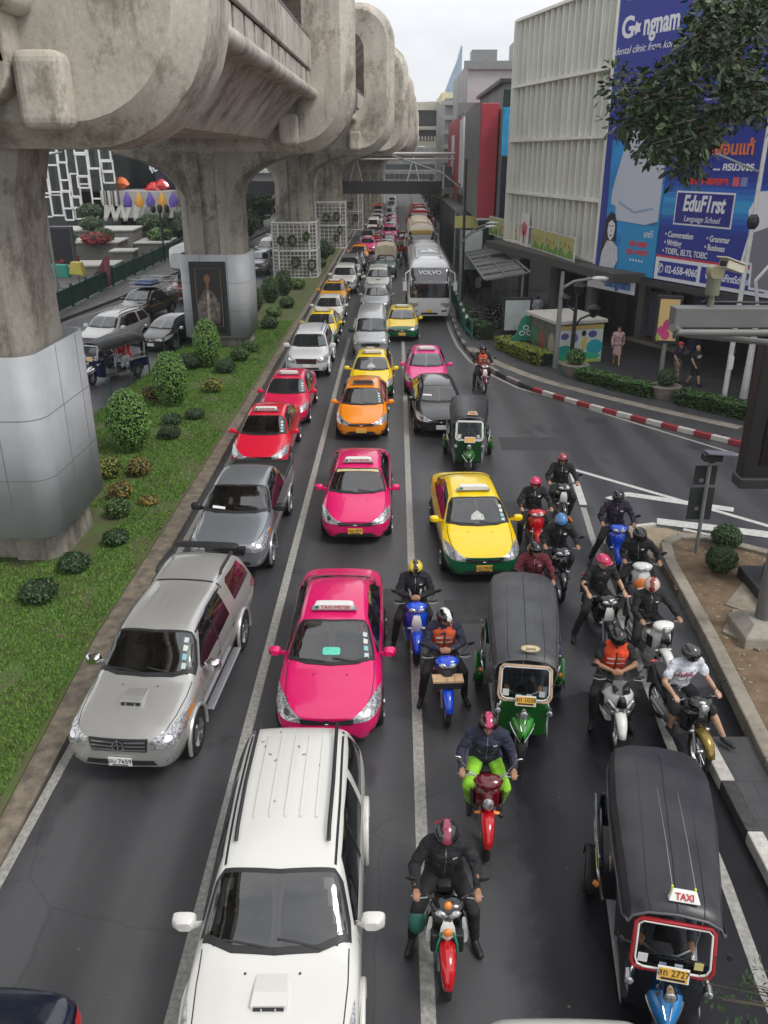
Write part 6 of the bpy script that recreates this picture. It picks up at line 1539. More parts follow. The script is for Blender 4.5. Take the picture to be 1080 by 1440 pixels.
# cartoon sign boards along the canopy
cs = empty('sign_boards', (0, 0, 0), 0, 'row of yellow green painted boards with flowers in a white railing', 'sign')
F2, L2, d2, n2 = frame_on((6.45, 60), (8.95, 43.4))
s2 = -1 if n2.x > 0 else 1
G2 = lambda u, o, z: F2(u, o*s2, z)
gy = mat('board_yellow', (.50, .47, .17), .6, c2=(.36, .40, .14), vs=3); gg = mat('board_green', (.14, .30, .05), .6, var=.3, vs=3); gr_ = mat('board_red', (.45, .10, .08), .6)
nP = 7; ps = L2/nP
for k in range(nP):
    if k == 3: continue
    u0, u1 = k*ps+.06, (k+1)*ps-.06
    mb = MB(); fbox(mb, G2, u0, u1, 0, .06, 4.05, 5.05); o = mb.build('board', gy, cs)
    mb = MB(); r_ = random.Random(k); top = [(u0+(u1-u0)*q/8, 4.3+.16*math.sin(q*1.3+k)+.05*r_.random()) for q in range(9)]
    for (a, za), (b, zb_) in zip(top, top[1:]): mb.add([G2(a, .066, 4.06), G2(b, .066, 4.06), G2(b, .066, zb_), G2(a, .066, za)], [(0, 1, 2, 3)])
    mb.build('painted_hill', gg, o)
    mb = MB()
    for q in range(3):
        c = G2(u0+.4+.6*q, .072, 4.55+.15*r_.random()); s = .09+.09*r_.random()
        mb.add([c + (d2*math.cos(a) + V(0, 0, 1)*math.sin(a))*s*(1 if i % 2 else .6) for i, a in enumerate([2*math.pi*j/10 for j in range(10)])], [tuple(range(10))])
    mb.build('painted_flower', gr_, o)
mb = MB()
for k in range(nP+1): mb.bar(G2(k*ps, .03, 3.9), G2(k*ps, .03, 5.15), .07, .07)
for z in (4.0, 5.1): mb.bar(G2(0, .03, z), G2(L2, .03, z), .06, .06)
mb.build('railing_frame', WHITEM, cs)
bn = empty('banner', tuple(G2(3.5*ps, .1, 0)), 0, 'white hanging banner with red emblem between the painted boards', 'banner')
mb = MB(); mb.box((0, 0, 4.65), (1.5, .05, 2.3), None, math.atan2(d2.y, d2.x)); mb.build('cloth', WHITEP, bn)
mb = MB(); T = Matrix.Rotation(math.atan2(d2.y, d2.x), 4, 'Z'); 
for k in range(5): mb.bar(T @ V(-.12*(k-2)*1.3, -.04*1, 4.6), T @ V(-.12*(k-2)*2.2, -.04, 5.35 - .1*abs(k-2)), .06, .02)
mb.bar(T @ V(-.4, -.04, 4.55), T @ V(.4, -.04, 4.55), .08, .02); mb.bar(T @ V(0, -.04, 4.1), T @ V(0, -.04, 4.6), .10, .02); mb.build('red_emblem', REDINK, bn)
# billboard building
bb = empty('billboard_building', (0, 0, 0), 0, 'shop building wrapped in tall blue advertising boards at right', 'building')
F3, L3, d3, n3 = frame_on((9.82, 42.37), (20.2, 21.0))
s3 = -1 if n3.x > 0 else 1
H3 = lambda u, o, z: F3(u, o*s3, z)
nn = n3*s3
mb = MB(); fbox(mb, H3, 0, L3, -10, -.15, 3.75, 17); mb.build('wall', mat('bb_wall', (.3, .3, .3), .8), bb)
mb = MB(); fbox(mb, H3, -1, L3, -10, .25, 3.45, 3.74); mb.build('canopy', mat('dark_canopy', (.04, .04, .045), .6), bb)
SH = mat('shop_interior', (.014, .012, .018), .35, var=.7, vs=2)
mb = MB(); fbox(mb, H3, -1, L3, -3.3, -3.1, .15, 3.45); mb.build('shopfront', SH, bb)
for k, (u, c) in enumerate(((.2, (.20, .19, .18)), (2.1, (.10, .09, .11)), (4.0, (.05, .045, .12)), (9.5, (.04, .04, .05)))):
    mb = MB(); fbox(mb, H3, u, u+.45, -3.1, -2.7, .15, 3.45); mb.build('pilaster', mat('pilaster_%d' % k, c, .5), bb)
mb = MB(); fbox(mb, H3, .7, 2.0, -3.08, -3.0, .4, 2.6); mb.build('door', mat('shop_door', (.13, .11, .15), .3, var=.3), bb)
mb = MB(); fbox(mb, H3, .3, 4.2, -3.1, -2.2, .15, .32); mb.build('step', CONCL, bb)
mb = MB(); fbox(mb, H3, 4.5, 9.3, -3.05, -2.95, 2.3, 3.4); mb.build('sign_panel', mat('deep_violet', (.035, .025, .10), .4), bb)
r_ = random.Random(8)
for k in range(16):
    u = 4.6 + r_.random()*8; z = .6 + r_.random()*1.5; mb = MB(); fbox(mb, H3, u, u+.12+.1*r_.random(), -3.08, -3.02, z, z+.12); mb.build('shelf_goods', mat('goods_%d' % (k % 4), [(.4, .35, .3), (.15, .1, .3), (.3, .3, .32), (.4, .38, .35)][k % 4], .5), bb)
TH = math.atan2(d3.y, d3.x)
def fm(u, o, z, lean=0): 
    c = H3(u, o, z); return Matrix(((d3.x, 0, nn.x, c.x), (d3.y, 0, nn.y, c.y), (0, 1, 0, c.z), (0, 0, 0, 1)))
# flip so text reads left to right seen from the street
def fpoly(parent, name, pts, o, m, th=.01): mb = MB(); mb.prism(pts, 0, th); M = fm(0, o, 0); mb.v = [tuple(M @ Vector(v)) for v in mb.v]; return mb.build(name, m, parent)
BLUE1 = mat('ad_navy', (.014, .035, .27), .4, c2=(.022, .03, .30), vs=.4); BLUE2 = mat('ad_sky', (.02, .26, .62), .4, var=.25, vs=.6)
bl1 = empty('billboard', (0, 0, 0), 0, 'narrow blue clinic billboard with chin and long haired woman', 'billboard')
fpoly(bl1, 'board', [(0, 3.78), (4.1, 3.78), (4.1, 17), (0, 17)], 0, BLUE2, .06)
fpoly(bl1, 'navy_top', [(.02, 9.6), (4.08, 9.0), (4.08, 17), (.02, 17)], .062, BLUE1)
fpoly(bl1, 'navy_edge', [(.02, 3.8), (.35, 3.8), (.5, 6.0), (.40, 9.7), (.02, 9.7)], .064, BLUE1)
fpoly(bl1, 'chin_picture', [(.75, 7.3), (1.0, 8.2), (1.35, 9.3), (2.0, 10.2), (4.0, 10.6), (4.0, 6.2), (3.2, 6.0), (1.2, 6.1), (1.1, 6.7), (.75, 6.8)], .075, mat('chin_pale', (.52, .56, .66), .5))
fpoly(bl1, 'chin_shadow_line', [(1.3, 6.95), (2.4, 6.55), (3.6, 6.75), (3.6, 6.68), (2.4, 6.45), (1.3, 6.85)], .088, mat('pale_blue_line', (.25, .38, .55), .5))
fpoly(bl1, 'lower_panel', [(1.6, 3.8), (4.08, 3.8), (4.08, 6.0), (1.9, 5.9)], .07, mat('ad_cyan', (.02, .28, .58), .4))
fpoly(bl1, 'hair', [(.30, 4.3), (.40, 5.3), (.55, 6.15), (.85, 6.45), (1.15, 6.35), (1.3, 5.9), (1.35, 5.2), (1.1, 5.0), (.7, 5.2), (.55, 4.5)], .09, INK)
fpoly(bl1, 'dress', [(.35, 3.85), (.45, 4.6), (.75, 5.15), (1.15, 5.15), (1.55, 4.9), (1.65, 4.3), (1.35, 3.85)], .10, mat('dress_grey', (.55, .56, .6), .5, var=.2, vs=8))
fpoly(bl1, 'face', [(.74, 5.60), (.82, 5.32), (1.0, 5.16), (1.18, 5.36), (1.25, 5.7), (1.2, 6.08), (.98, 6.2), (.78, 6.0)], .11, mat('face_grey', (.72, .70, .72), .5))
for nm_, pts_ in (('eye', [(.84, 5.80), (.95, 5.80), (.95, 5.84), (.84, 5.84)]), ('eye', [(1.04, 5.80), (1.15, 5.80), (1.15, 5.84), (1.04, 5.84)]), ('mouth', [(.90, 5.42), (1.10, 5.42), (1.06, 5.37), (.94, 5.37)]), ('nose', [(.98, 5.55), (1.03, 5.55), (1.01, 5.7)]), ('fringe', [(.74, 6.2), (.78, 5.95), (1.0, 6.1), (1.22, 5.95), (1.26, 6.2), (1.0, 6.3)])): fpoly(bl1, nm_, pts_, .123, INK, .006)
WT = mat('ad_white', (.75, .76, .8), .5); OR = mat('ad_orange', (.7, .17, .05), .5); REDT = mat('ad_red', (.6, .04, .05), .5)
text('G', 1.15, WT, bl1, fm(.72, .08, 13.95), 'CENTER', .008, bold=.03); text('ngnam', 1.15, WT, bl1, fm(2.80, .08, 13.95), 'CENTER', .008, bold=.03, sx=.72)
fpoly(bl1, 'flower_logo', [(1.32+.28*math.cos(a)*(1 if i % 2 else .6), 13.9+.28*math.sin(a)*(1 if i % 2 else .6)) for i, a in enumerate([2*math.pi*j/10 for j in range(10)])], .08, WT)
text('dental clinic from korea', .42, WT, bl1, fm(2.0, .08, 13.1), 'CENTER', .006, shear=.3)
text('강남', .42, WT, bl1, fm(3.3, .08, 15.0), 'CENTER', .006); text('คลินิก', .30, WT, bl1, fm(.9, .08, 15.1), 'CENTER', .006)
text('เคที่', .40, WT, bl1, fm(3.5, .085, 5.6), 'CENTER', .006)
for k, (s_, m__) in enumerate((('085-0888', REDT), ('025-444597', REDT), ('• • • • •', WT))): text(s_, .30, m__, bl1, fm(2.9, .085, 5.15-.36*k), 'CENTER', .006, bold=.012)
bl2 = empty('billboard', (0, 0, 0), 0, 'wide navy language school billboard reading EduF1rst', 'billboard')
fpoly(bl2, 'board', [(4.14, 3.78), (L3, 3.78), (L3, 17), (4.14, 17)], 0, BLUE1, .06)
for k in range(10):
    a = 7.0 - abs(k-4.5)*.0 ; z0 = 5.9 + k*.22; t = 1-abs(k-4.5)/5
    fpoly(bl2, 'glow_band', [(4.16, z0), (L3, z0), (L3, z0+.22), (4.16, z0+.22)], .062, mat('glow_blue_%d' % k, (.012+.02*t, .04+.34*t*t, .27+.42*t), .4))
for k in range(14):
    t = k/14; fpoly(bl2, 'glow_spot', [(4.16, 6.2+.1*k), (5.7-t*.8, 6.2+.1*k), (5.7-t*.8, 6.3+.1*k), (4.16, 6.3+.1*k)], .074, mat('glow_spot_%d' % (k//3), (.03, .30-.04*(k//3), .55), .4)) if k in (3, 4, 5, 6, 7) else None
fpoly(bl2, 'white_strip', [(4.16, 3.8), (L3, 3.8), (L3, 4.75), (4.16, 4.75)], .066, WT); fpoly(bl2, 'red_strip', [(4.16, 4.75), (L3, 4.75), (L3, 4.84), (4.16, 4.84)], .068, REDT)
fpoly(bl2, 'phone_label', [(4.4, 3.95), (6.7, 3.95), (6.7, 4.6), (4.4, 4.6)], .078, BLUE1); text('✆ 02-658-4060', .44, WT, bl2, fm(5.55, .09, 4.27), 'CENTER', .004, bold=.01, sx=.86)
fpoly(bl2, 'web_label', [(6.9, 3.95), (10.3, 3.95), (10.3, 4.6), (6.9, 4.6)], .078, BLUE1); text('www.EduFirstSchool.com', .40, WT, bl2, fm(8.6, .09, 4.27), 'CENTER', .004, bold=.01, sx=.68)
fpoly(bl2, 'logo_border', [(4.95, 6.15), (8.15, 6.15), (8.15, 7.5), (4.95, 7.5)], .08, WT); fpoly(bl2, 'logo_panel', [(5.02, 6.22), (8.08, 6.22), (8.08, 7.43), (5.02, 7.43)], .095, mat('logo_navy', (.02, .02, .22), .4))
text('EduF1rst', .86, WT, bl2, fm(6.55, .11, 7.0), 'CENTER', .006, shear=.15, bold=.028, sx=.74); text('Language School', .33, WT, bl2, fm(6.55, .11, 6.42), 'CENTER', .006, shear=.2, sx=.9)
for s_, u, z in (('• Conversation', 4.9, 5.72), ('• Writing', 4.9, 5.38), ('• TOEFL, IELTS, TOEIC', 4.85, 5.03), ('• Grammar', 7.3, 5.72), ('• Business', 7.25, 5.38)): text(s_, .34, WT, bl2, fm(u-.35, .08, z), 'LEFT', .006, bold=.006, sx=.8)
text('เพื่อนแท้', .66, OR, bl2, fm(7.6, .08, 9.1), 'CENTER', .006, bold=.02); text('.... ครบวงจร', .42, WT, bl2, fm(7.8, .08, 8.45), 'CENTER', .006, bold=.012); text('โดยเจ้าของภาษา', .36, REDT, bl2, fm(6.5, .085, 7.9), 'CENTER', .006, bold=.03)
for k, c in enumerate(((.65, .1, .12), (.2, .25, .5))): fpoly(bl2, 'flag', [(7.9+.4*k, 7.75), (8.22+.4*k, 7.75), (8.22+.4*k, 8.08), (7.9+.4*k, 8.08)], .08, mat('flag_%d' % k, c, .5))
fpoly(bl2, 'portrait_outline', [(8.9, 5.0), (9.1, 6.1), (8.9, 6.9), (9.3, 7.6), (L3-.5, 8.9), (L3-.5, 4.0), (9.5, 4.0), (9.4, 4.9)], .08, WT)
fpoly(bl2, 'portrait_suit', [(9.05, 5.1), (9.25, 6.1), (10.1, 6.4), (L3-.6, 6.6), (L3-.6, 4.1), (9.6, 4.1), (9.5, 5.0)], .095, mat('suit', (.2, .2, .24), .5))
for k in range(26):
    r_ = random.Random(k); u = 4.4 + r_.random()*6; z = 10.4 + r_.random()*4.5; w_ = .5 + r_.random()*1.2
    fpoly(bl2, 'skyline_picture', [(u, z), (u+w_, z+.02), (u+w_, z+.10+.08*r_.random()), (u, z+.08)], .075, mat('skyline_%d' % (k % 3), [(.12, .10, .45), (.25, .22, .5), (.5, .42, .3)][k % 3], .5))
# small clinic sign under the board
sg = empty('shop_sign', (0, 0, 0), 0, 'small white clinic shop sign with blue lettering above the shop', 'sign')
fpoly(sg, 'panel', [(-.1, 2.95), (3.3, 2.95), (3.3, 3.72), (-.1, 3.72)], .30, WT, .05); text('Gangnam', .62, mat('sign_blue', (.03, .16, .5), .5), sg, fm(2.1, .37, 3.33), 'CENTER', .008, bold=.03, sx=.8)
text('Gangnam dental clinic', .22, WT, sg, fm(6.0, -2.93, 3.1), 'CENTER', .006)
# red building etc behind
def tower(name, label, x0, x1, y0, y1, z0, z1, m, cat='building', parts=()):
    r0 = empty(name, ((x0+x1)/2, (y0+y1)/2, 0), 0, label, cat); mb = MB(); mb.box((0, 0, (z0+z1)/2), (x1-x0, y1-y0, z1-z0)); mb.build('wall', m, r0, False, .05)
    for nm, (a, b, c, dd, e, f), mm in parts: mb = MB(); mb.box(((a+b)/2-(x0+x1)/2, (c+dd)/2-(y0+y1)/2, (e+f)/2), (b-a, dd-c, f-e)); mb.build(nm, mm, r0)
    return r0
REDB = mat('red_cladding', (.42, .035, .06), .5, var=.1, vs=.8); GB = mat('grey_building', (.20, .20, .20), .8, var=.2, vs=.3); LGB = mat('light_grey_building', (.38, .38, .38), .8, var=.15, vs=.2)
tower('red_building', 'tall crimson clad building front between the fins and the grey towers', 5.65, 6.85, 61.5, 74, 4.9, 12.1, REDB, parts=[('side_wall', (5.55, 5.65, 61.6, 74, 4.9, 12.05), GB), ('ground_floor', (5.8, 6.8, 61.8, 74, 0, 4.9), DARK), ('sign_line', (5.6, 6.85, 61.4, 61.5, 4.75, 4.9), WHITEM)])
tower('advert_building', 'narrow building with bright sky blue poster above black grille', 6.95, 11, 60.5, 74, 0, 11.8, GB, parts=[('blue_poster', (7.0, 8.3, 60.4, 60.5, 8.9, 11.8), mat('cyan_poster', (.03, .38, .75), .5, var=.3, vs=1)), ('grille', (7.05, 8.4, 60.38, 60.5, 5.0, 8.8), mat('navy_grille', (.02, .022, .035), .6))])
tower('white_red_building', 'building with white banner between two red strips beyond the crimson one', 6.1, 12, 84, 92, 5.5, 12.6, GB, parts=[('white_banner', (6.0, 6.1, 84.2, 86.5, 6.5, 12), WT), ('red_banner', (6.0, 6.1, 87, 91.8, 5.8, 12.3), REDB), ('front_panel', (6.1, 7.1, 83.9, 84, 6.2, 12.2), WT), ('ground_floor', (6.4, 12, 84.1, 92, 0, 5.5), DARK)])
tower('red_shop', 'low red shop building farther along the pavement', 6.4, 12, 93, 112, 0, 12.6, REDB, parts=[('banner', (6.3, 6.4, 100, 104, 4, 11), WT), ('roof_unit', (6.6, 9, 96, 99, 12.6, 14), GREYM)])
hd_ = tower('hoarding', 'long dark green hoarding wall beside the far pavement', 4.9, 7.4, 66, 98, 0, 4.7, mat('dark_green_wall', (.012, .022, .022), .6), 'hoarding', [('rail', (4.85, 7.4, 65.85, 65.95, 3.7, 3.85), GREYM)])
tower('grey_office', 'grey office roofline with rooftop units behind the red buildings', 8.5, 30, 112, 140, 0, 19.2, LGB, parts=[('roof_unit', (14, 18, 112, 118, 19.2, 21.5), GREYM), ('roof_unit', (9, 12, 113, 116, 19.2, 20.6), GREYM), ('roof_slab', (8, 30.5, 111.6, 112, 18.4, 19.3), GREYM)])
tower('parking_block', 'dark roofed grey block just above the crimson building', 9.0, 20, 78, 100, 0, 14.5, GB, parts=[('roof_eave', (8.6, 20.3, 77.6, 100, 14.5, 14.8), DARK), ('window_band', (8.95, 20, 77.9, 78, 12, 14), FGLASS)])
tower('terrace_block', 'stepped grey block with rows of ledges above the road end', 7.4, 20, 140, 170, 0, 17, LGB, parts=[('ledge', (7.0, 20, 139.5, 140, 8+2*k, 8.6+2*k), WHITEM) for k in range(5)])
tower('yellow_building', 'pale yellow building standing between station and grey blocks', 10.8, 18, 222, 250, 0, 23, mat('pale_yellow', (.62, .58, .36), .8, var=.15, vs=.2), parts=[('window_row', (10.9, 17.9, 221.9, 222, 8+3*k, 9.2+3*k), FGLASS) for k in range(5)])
tower('violet_board_building', 'distant grey slab with small violet board and dark windows', 12, 24, 270, 300, 0, 21, LGB, parts=[('violet_board', (12.2, 15, 269.8, 270, 14, 18), MATS['deep_violet']), ('window_row', (12.2, 23, 269.9, 270, 18.2, 20), FGLASS)])
st_ = empty('sail_tower', (29, 500, 0), 0, 'distant tower with a curved sail shaped top and spire', 'tower')
mb = MB(); mb.prism([(-4.5, 25), (5.2, 25), (5.2, 62), (4.6, 62), (2.6, 55), (.0, 49), (-2.4, 43), (-4.5, 36)], -6, 6, Matrix.Rotation(R(90), 4, 'X')); mb.build('glass_sail', mat('sail_glass', (.20, .30, .42), .25, var=.3, vs=.15), st_)
mb = MB(); mb.prism([(-5, 20), (-2.2, 20), (-2.2, 42.5), (-5, 36)], -6.1, 6.1, Matrix.Rotation(R(90), 4, 'X')); mb.cyl((4.9, 0, 60), (4.9, 0, 64), .3, .1); mb.box((0, 0, 15), (26, 14, 42)); mb.build('white_wing', LGB, st_)
# bus shelter with sheet roof
sh = empty('walkway_shelter', (0, 0, 0), 0, 'grey sheet roofed walkway shelter on the pavement by the railing', 'shelter')
mb = MB()
for k in range(10):
    y0 = 45 + 1.9*k
    mb.add([(4.75, y0+.05, 2.85), (6.9, y0+.05, 3.2), (6.9, y0+1.82, 3.2), (4.75, y0+1.82, 2.85)], [(0, 1, 2, 3)])
o = mb.build('roof_sheet', mat('sheet_roof', (.20, .20, .195), .5, c2=(.09, .09, .085), vs=2), sh); md = o.modifiers.new('t', 'SOLIDIFY'); md.thickness = .04
mb = MB()
for k in range(11): mb.bar((4.6, 45+1.9*k, 2.9), (7.0, 45+1.9*k, 3.27), .07, .07)
for x, z in ((4.65, 2.92), (5.8, 3.08), (7.0, 3.3)): mb.bar((x, 44.9, z), (x, 64.2, z), .08, .08)
mb.build('roof_beam', GREYM, sh)
for k in range(5): mb = MB(); mb.cyl((6.7, 45.2+4.6*k, .15), (6.7, 45.2+4.6*k, 3.2), .06, n=8); mb.build('post', GREYM, sh)
# advertising stands
def adstand(label, x, y, z0, z1, w_, pic, rz=0, extra=None, pole=False):
    r0 = empty('advert_stand', (x, y, 0), rz, label, 'advertising stand'); mb = MB(); mb.box((0, 0, (z0+z1)/2), (w_, .22, z1-z0)); mb.build('frame', DARK, r0, False, .02)
    mb = MB(); mb.box((0, -.115, (z0+z1)/2), (w_-.22, .012, z1-z0-.25)); p = mb.build('poster_face', pic, r0)
    if pole: mb = MB(); mb.cyl((0, 0, .15), (0, 0, z0), .09, n=12); mb.build('pole', GREYM, r0, True)
    else: mb = MB(); mb.box((0, 0, (z0+.15)/2), (w_*.8, .18, z0-.15)); mb.build('base', DARK, r0)
    if extra: extra(r0)
    return r0
PALE = mat('poster_pale', (.60, .64, .62), .4, c2=(.45, .52, .50), vs=2)
def flowers(r0):
    for k, (x, z, c) in enumerate(((-.2, 2.5, (.55, .05, .2)), (.0, 2.75, (.5, .04, .18)), (-.05, 2.35, (.6, .06, .22)), (.28, 2.6, (.06, .04, .1)), (.30, 2.35, (.05, .04, .08)), (-.32, 2.25, (.3, .4, .1)))):
        mb = MB(); mb.ball((x, -.125, z), (.17 if k < 3 else .07, .004, .2 if k < 3 else .16), 10, 6); mb.build('painted_figure', mat('ad_fig_%d' % k, c, .5), r0)
adstand('white poster stand with green hill picture beside the kiosk', 6.2, 43.2, .5, 2.25, 1.5, PALE, R(8))
adstand('white poster stand with coloured map farther along the pavement', 5.1, 59, 1.6, 4.4, 1.7, PALE, R(4), lambda r0: (mat('map_red', (.5, .2, .15), .5), [MB().ball((.1, -.125, 2.6), (.25, .004, .12)).build('map_blot', MATS['map_red'], r0)]))
adstand('yellow advert with pink flowers on a grey pole', 10.72, 33.2, 2.0, 3.85, .95, mat('poster_yellow', (.68, .48, .20), .4), R(-14), flowers, True)
# kiosk with murals
k0 = empty('kiosk', (7.9, 39.1, 0), R(18), 'white roofed utility kiosk painted with colourful murals', 'kiosk')
mb = MB(); mb.box((0, 0, 1.05), (2.3, 2.9, 1.8)); mb.build('box_body', mat('mural_brown', (.16, .15, .13), .6, c2=(.05, .09, .07), vs=3), k0, False, .02)
mb = MB(); mb.box((0, 0, 2.02), (2.55, 3.15, .16)); mb.build('roof', mat('kiosk_roof', (.55, .52, .46), .7, var=.1), k0, False, .03)
mb = MB(); mb.box((0, -1.47, 1.78), (2.3, .03, .18)); mb.build('yellow_band', mat('band_yellow', (.55, .40, .12), .6), k0)
mb = MB(); mb.box((0, -1.462, .92), (2.28, .02, 1.5)); mb.build('mural_sky', mat('mural_white', (.6, .64, .6), .6), k0)
for k, (x, z, rx, rz_, c) in enumerate(((-.75, .75, .42, .25, (.02, .35, .28)), (.75, .85, .42, .35, (.02, .38, .45)), (0, .45, 1.1, .22, (.05, .45, .25)), (.1, .25, 1.1, .1, (.4, .55, .1)), (-.8, 1.4, .2, .15, (.12, .1, .3)), (.2, 1.05, .13, .3, (.6, .5, .1)), (.6, 1.45, .22, .16, (.1, .1, .3)), (-.3, 1.3, .18, .2, (.2, .15, .4)), (.15, 1.5, .12, .14, (.02, .02, .03)))):
    mb = MB(); mb.ball((x, -1.474-.001*k, z), (rx, .004, rz_), 14, 8); mb.build('mural_shape', mat('mural_%d' % k, c, .6), k0)
for k, (y, z, ry, rz_, c) in enumerate(((-.9, .9, .3, .6, (.35, .3, .25)), (0, 1.0, .25, .5, (.25, .08, .05)), (.8, 1.1, .4, .4, (.08, .18, .10)), (.3, .45, .5, .2, (.4, .38, .33)))):
    mb = MB(); mb.ball((-1.155, y, z), (.004, ry, rz_), 12, 7); mb.build('mural_shape', mat('muralside_%d' % k, c, .6), k0)
gs = empty('recycling_sign', (6.2, 39.9, 0), R(10), 'green triangular sign with white emblem in front of the kiosk', 'sign')
mb = MB(); mb.prism([(-.75, .75), (.75, .75), (.45, 1.1), (.25, 1.75), (0, 1.95), (-.25, 1.75), (-.45, 1.1)], -.03, .03, Matrix.Rotation(R(90), 4, 'X')); mb.build('green_panel', mat('sign_green', (.02, .20, .12), .5), gs)
mb = MB()
for a in (90, 210, 330): mb.tube([(.20*math.cos(R(a))+.13*math.cos(t), -.04, 1.18+.17*math.sin(R(a))+.10*math.sin(t)) for t in [i*math.pi/5 for i in range(10)]], .022, 5, closed=True)
mb.build('emblem', WT, gs)
mb = MB(); mb.box((0, 0, .45), (1.3, .3, .6)); mb.build('base', DARK, gs)
# poles and lamps
def pole(label, x, y, h, r=.09, m=GREYM, name='pole', cat='pole', lean=0, extra=None, group=None):
    r0 = empty(name, (x, y, 0), 0, label, cat, group); mb = MB(); mb.tube([(0, 0, .1), (lean*.5, 0, h*.5), (lean, 0, h)], [r, r*.85, r*.6], 12); mb.build('shaft', m, r0, True)
    if extra: extra(r0)
    return r0
def lampf(r0):
    mb = MB(); mb.tube([(0, 0, 3.6), (.5, 0, 3.9), (1.4, 0, 4.05)], .06, 8); mb.build('arm', GREYM, r0, True); mb = MB(); mb.ball((1.6, 0, 4.03), (.38, .17, .10), 14, 7); mb.build('lamp_head', WHITEM, r0, True); mb = MB(); mb.ball((1.8, 0, 3.98), (.18, .14, .14), 12, 7); mb.build('lamp_bowl', LENS, r0, True)
pole('grey pole with curved street lamp arm beside the kiosk', 7.14, 36.77, 4.3, .13, name='street_lamp', cat='street lamp', extra=lampf)
def lantern(r0):
    mb = MB(); mb.tube([(0, 0, 1.9), (.25, 0, 2.3), (.6, 0, 2.45), (.8, 0, 2.4)], .05, 8); mb.tube([(0, 0, 2.6), (-.4, 0, 2.9), (-.6, 0, 2.9)], .04, 8); mb.build('scroll_arm', BLACKP, r0, True)
    for x, z in ((.8, 2.75), (-.55, 3.2), (.1, 3.7)):
        mb = MB(); mb.tube([(x, 0, z-.4), (x, 0, z-.3), (x, 0, z-.05), (x, 0, z), (x, 0, z+.12), (x, 0, z+.2)], [.06, .16, .24, .30, .16, .02], 12); mb.build('lantern', BLACKP, r0, True)
pole('ornate black lantern post beside the planter', 7.85, 36.9, 3.6, .11, BLACKP, 'lantern_post', 'lantern', extra=lantern)
def twin(r0): 
    mb = MB(); mb.tube([(0, 0, 4.0), (.7, 0, 4.6), (1.5, 0, 4.9)], .05, 8); mb.build('arm', GREYM, r0, True); mb = MB(); mb.ball((1.8, 0, 4.95), (.4, .15, .09), 12, 6); mb.build('lamp_head', WHITEM, r0, True)
pole('tall dark pole with lamp arm among the poles by the railing', 4.35, 56, 8.7, .11, DARK, extra=lambda r0: (twin(r0), MB().tube([(0, 0, 6.8), (-1.5, 0, 7.9), (-4.6, 0, 8.9)], .05, 7).build('long_arm', GREYM, r0, True)), name='street_lamp', cat='street lamp')
pole('thin grey pole just right of the white coach', 3.75, 49.5, 4.6, .09); pole('grey pole second right of the white coach', 3.95, 53, 4.8, .09, extra=twin, name='street_lamp', cat='street lamp')
pole('tall pole behind the coach with a yellow sign', 4.2, 62, 5.6, .08, extra=lambda r0: (MB().box((.8, -.05, 4.6), (1.7, .06, .8)).build('yellow_sign', mat('olive_yellow', (.45, .42, .15), .6), r0), MB().box((.5, -.05, 3.4), (.8, .06, 1.5)).build('blue_sign', mat('dark_blue_sign', (.03, .05, .08), .5), r0)), name='sign_post', cat='sign post')
pole('dark pole with small lamp by the hoarding', 4.45, 66, 4.9, .07, DARK); 
pole('grey slanting pole by the men, with grey sticker', 12.6, 31.19, 11.5, .10, WHITEM, extra=lambda r0: (MB().tube([(0, 0, 8.3), (-1.6, 0, 8.9)], .04, 7).build('arm', GREYM, r0, True), MB().box((0, -.11, 1.7), (.18, .04, .5)).build('sticker', WHITEP, r0), MB().ball((0, 0, 6.7), (.22, .2, .28), 10, 6).build('junction_box', DARK, r0)))
pole('thicker grey pole at right of the shop with lamp arm', 13.6, 31.8, 3.6, .15, WHITEM, extra=lambda r0: MB().tube([(0, 0, 3.4), (-.3, 0, 4.6), (.3, 0, 5.4), (1.4, 0, 5.9)], .07, 8).build('lamp_arm', WHITEM, r0, True))
# green railing by the coach
gl = empty('green_railing', (0, 0, 0), 0, 'green metal pedestrian railing on the kerb beside the coach', 'railing'); mb = MB()
for k in range(42):
    y = 43 + k*.45; x = 3.72 + (.25 if y < 44 else 0); mb.cyl((x, y, .15), (x, y, 1.05), .025, n=5)
for z in (.35, 1.05): mb.tube([(3.95, 43, z), (3.72, 46, z), (3.72, 62, z)], .035, 6)
mb.build('rails', mat('rail_green', (.02, .14, .10), .5), gl)
for k in range(9): mb = MB(); mb.ball((3.72, 44+2*k, 1.12), (.09, .09, .12), 8, 6); mb.build('finial', WHITEM, gl, True)
# parked bicycles/motorbikes as dark shapes: built below with the motorcycle builder
# gantry with camera
gn = empty('camera_gantry', (7.15, 14.1, 0), 0, 'grey mast on a concrete footing with a boxy arm over the crossing', 'gantry')
mb = MB(); mb.tube([(0, 0, .5), (0, 0, 4), (0, 0, 7.2)], [.165, .15, .14], 18); mb.build('mast', mat('mast_grey', (.15, .155, .15), .45, var=.12, vs=2), gn, True)
mb = MB(); mb.prism([(-.5, -.5), (.5, -.5), (.5, .5), (-.5, .5)], .15, .42); mb.rings([[V(-.5, -.5, .42), V(.5, -.5, .42), V(.5, .5, .42), V(-.5, .5, .42)], [V(-.28, -.28, .62), V(.28, -.28, .62), V(.28, .28, .62), V(-.28, .28, .62)]]); mb.build('footing', mat('footing', (.30, .28, .24), .85, var=.15, vs=4, bump=.4), gn, False, .02)
mb = MB(); mb.bar((.4, -1.4, 6.60), (-3.0, -1.4, 6.60), .28, .30); mb.bar((0, .0, 6.6), (0, -1.5, 6.6), .2, .25); mb.build('arm', MATS['mast_grey'], gn, False, .02)
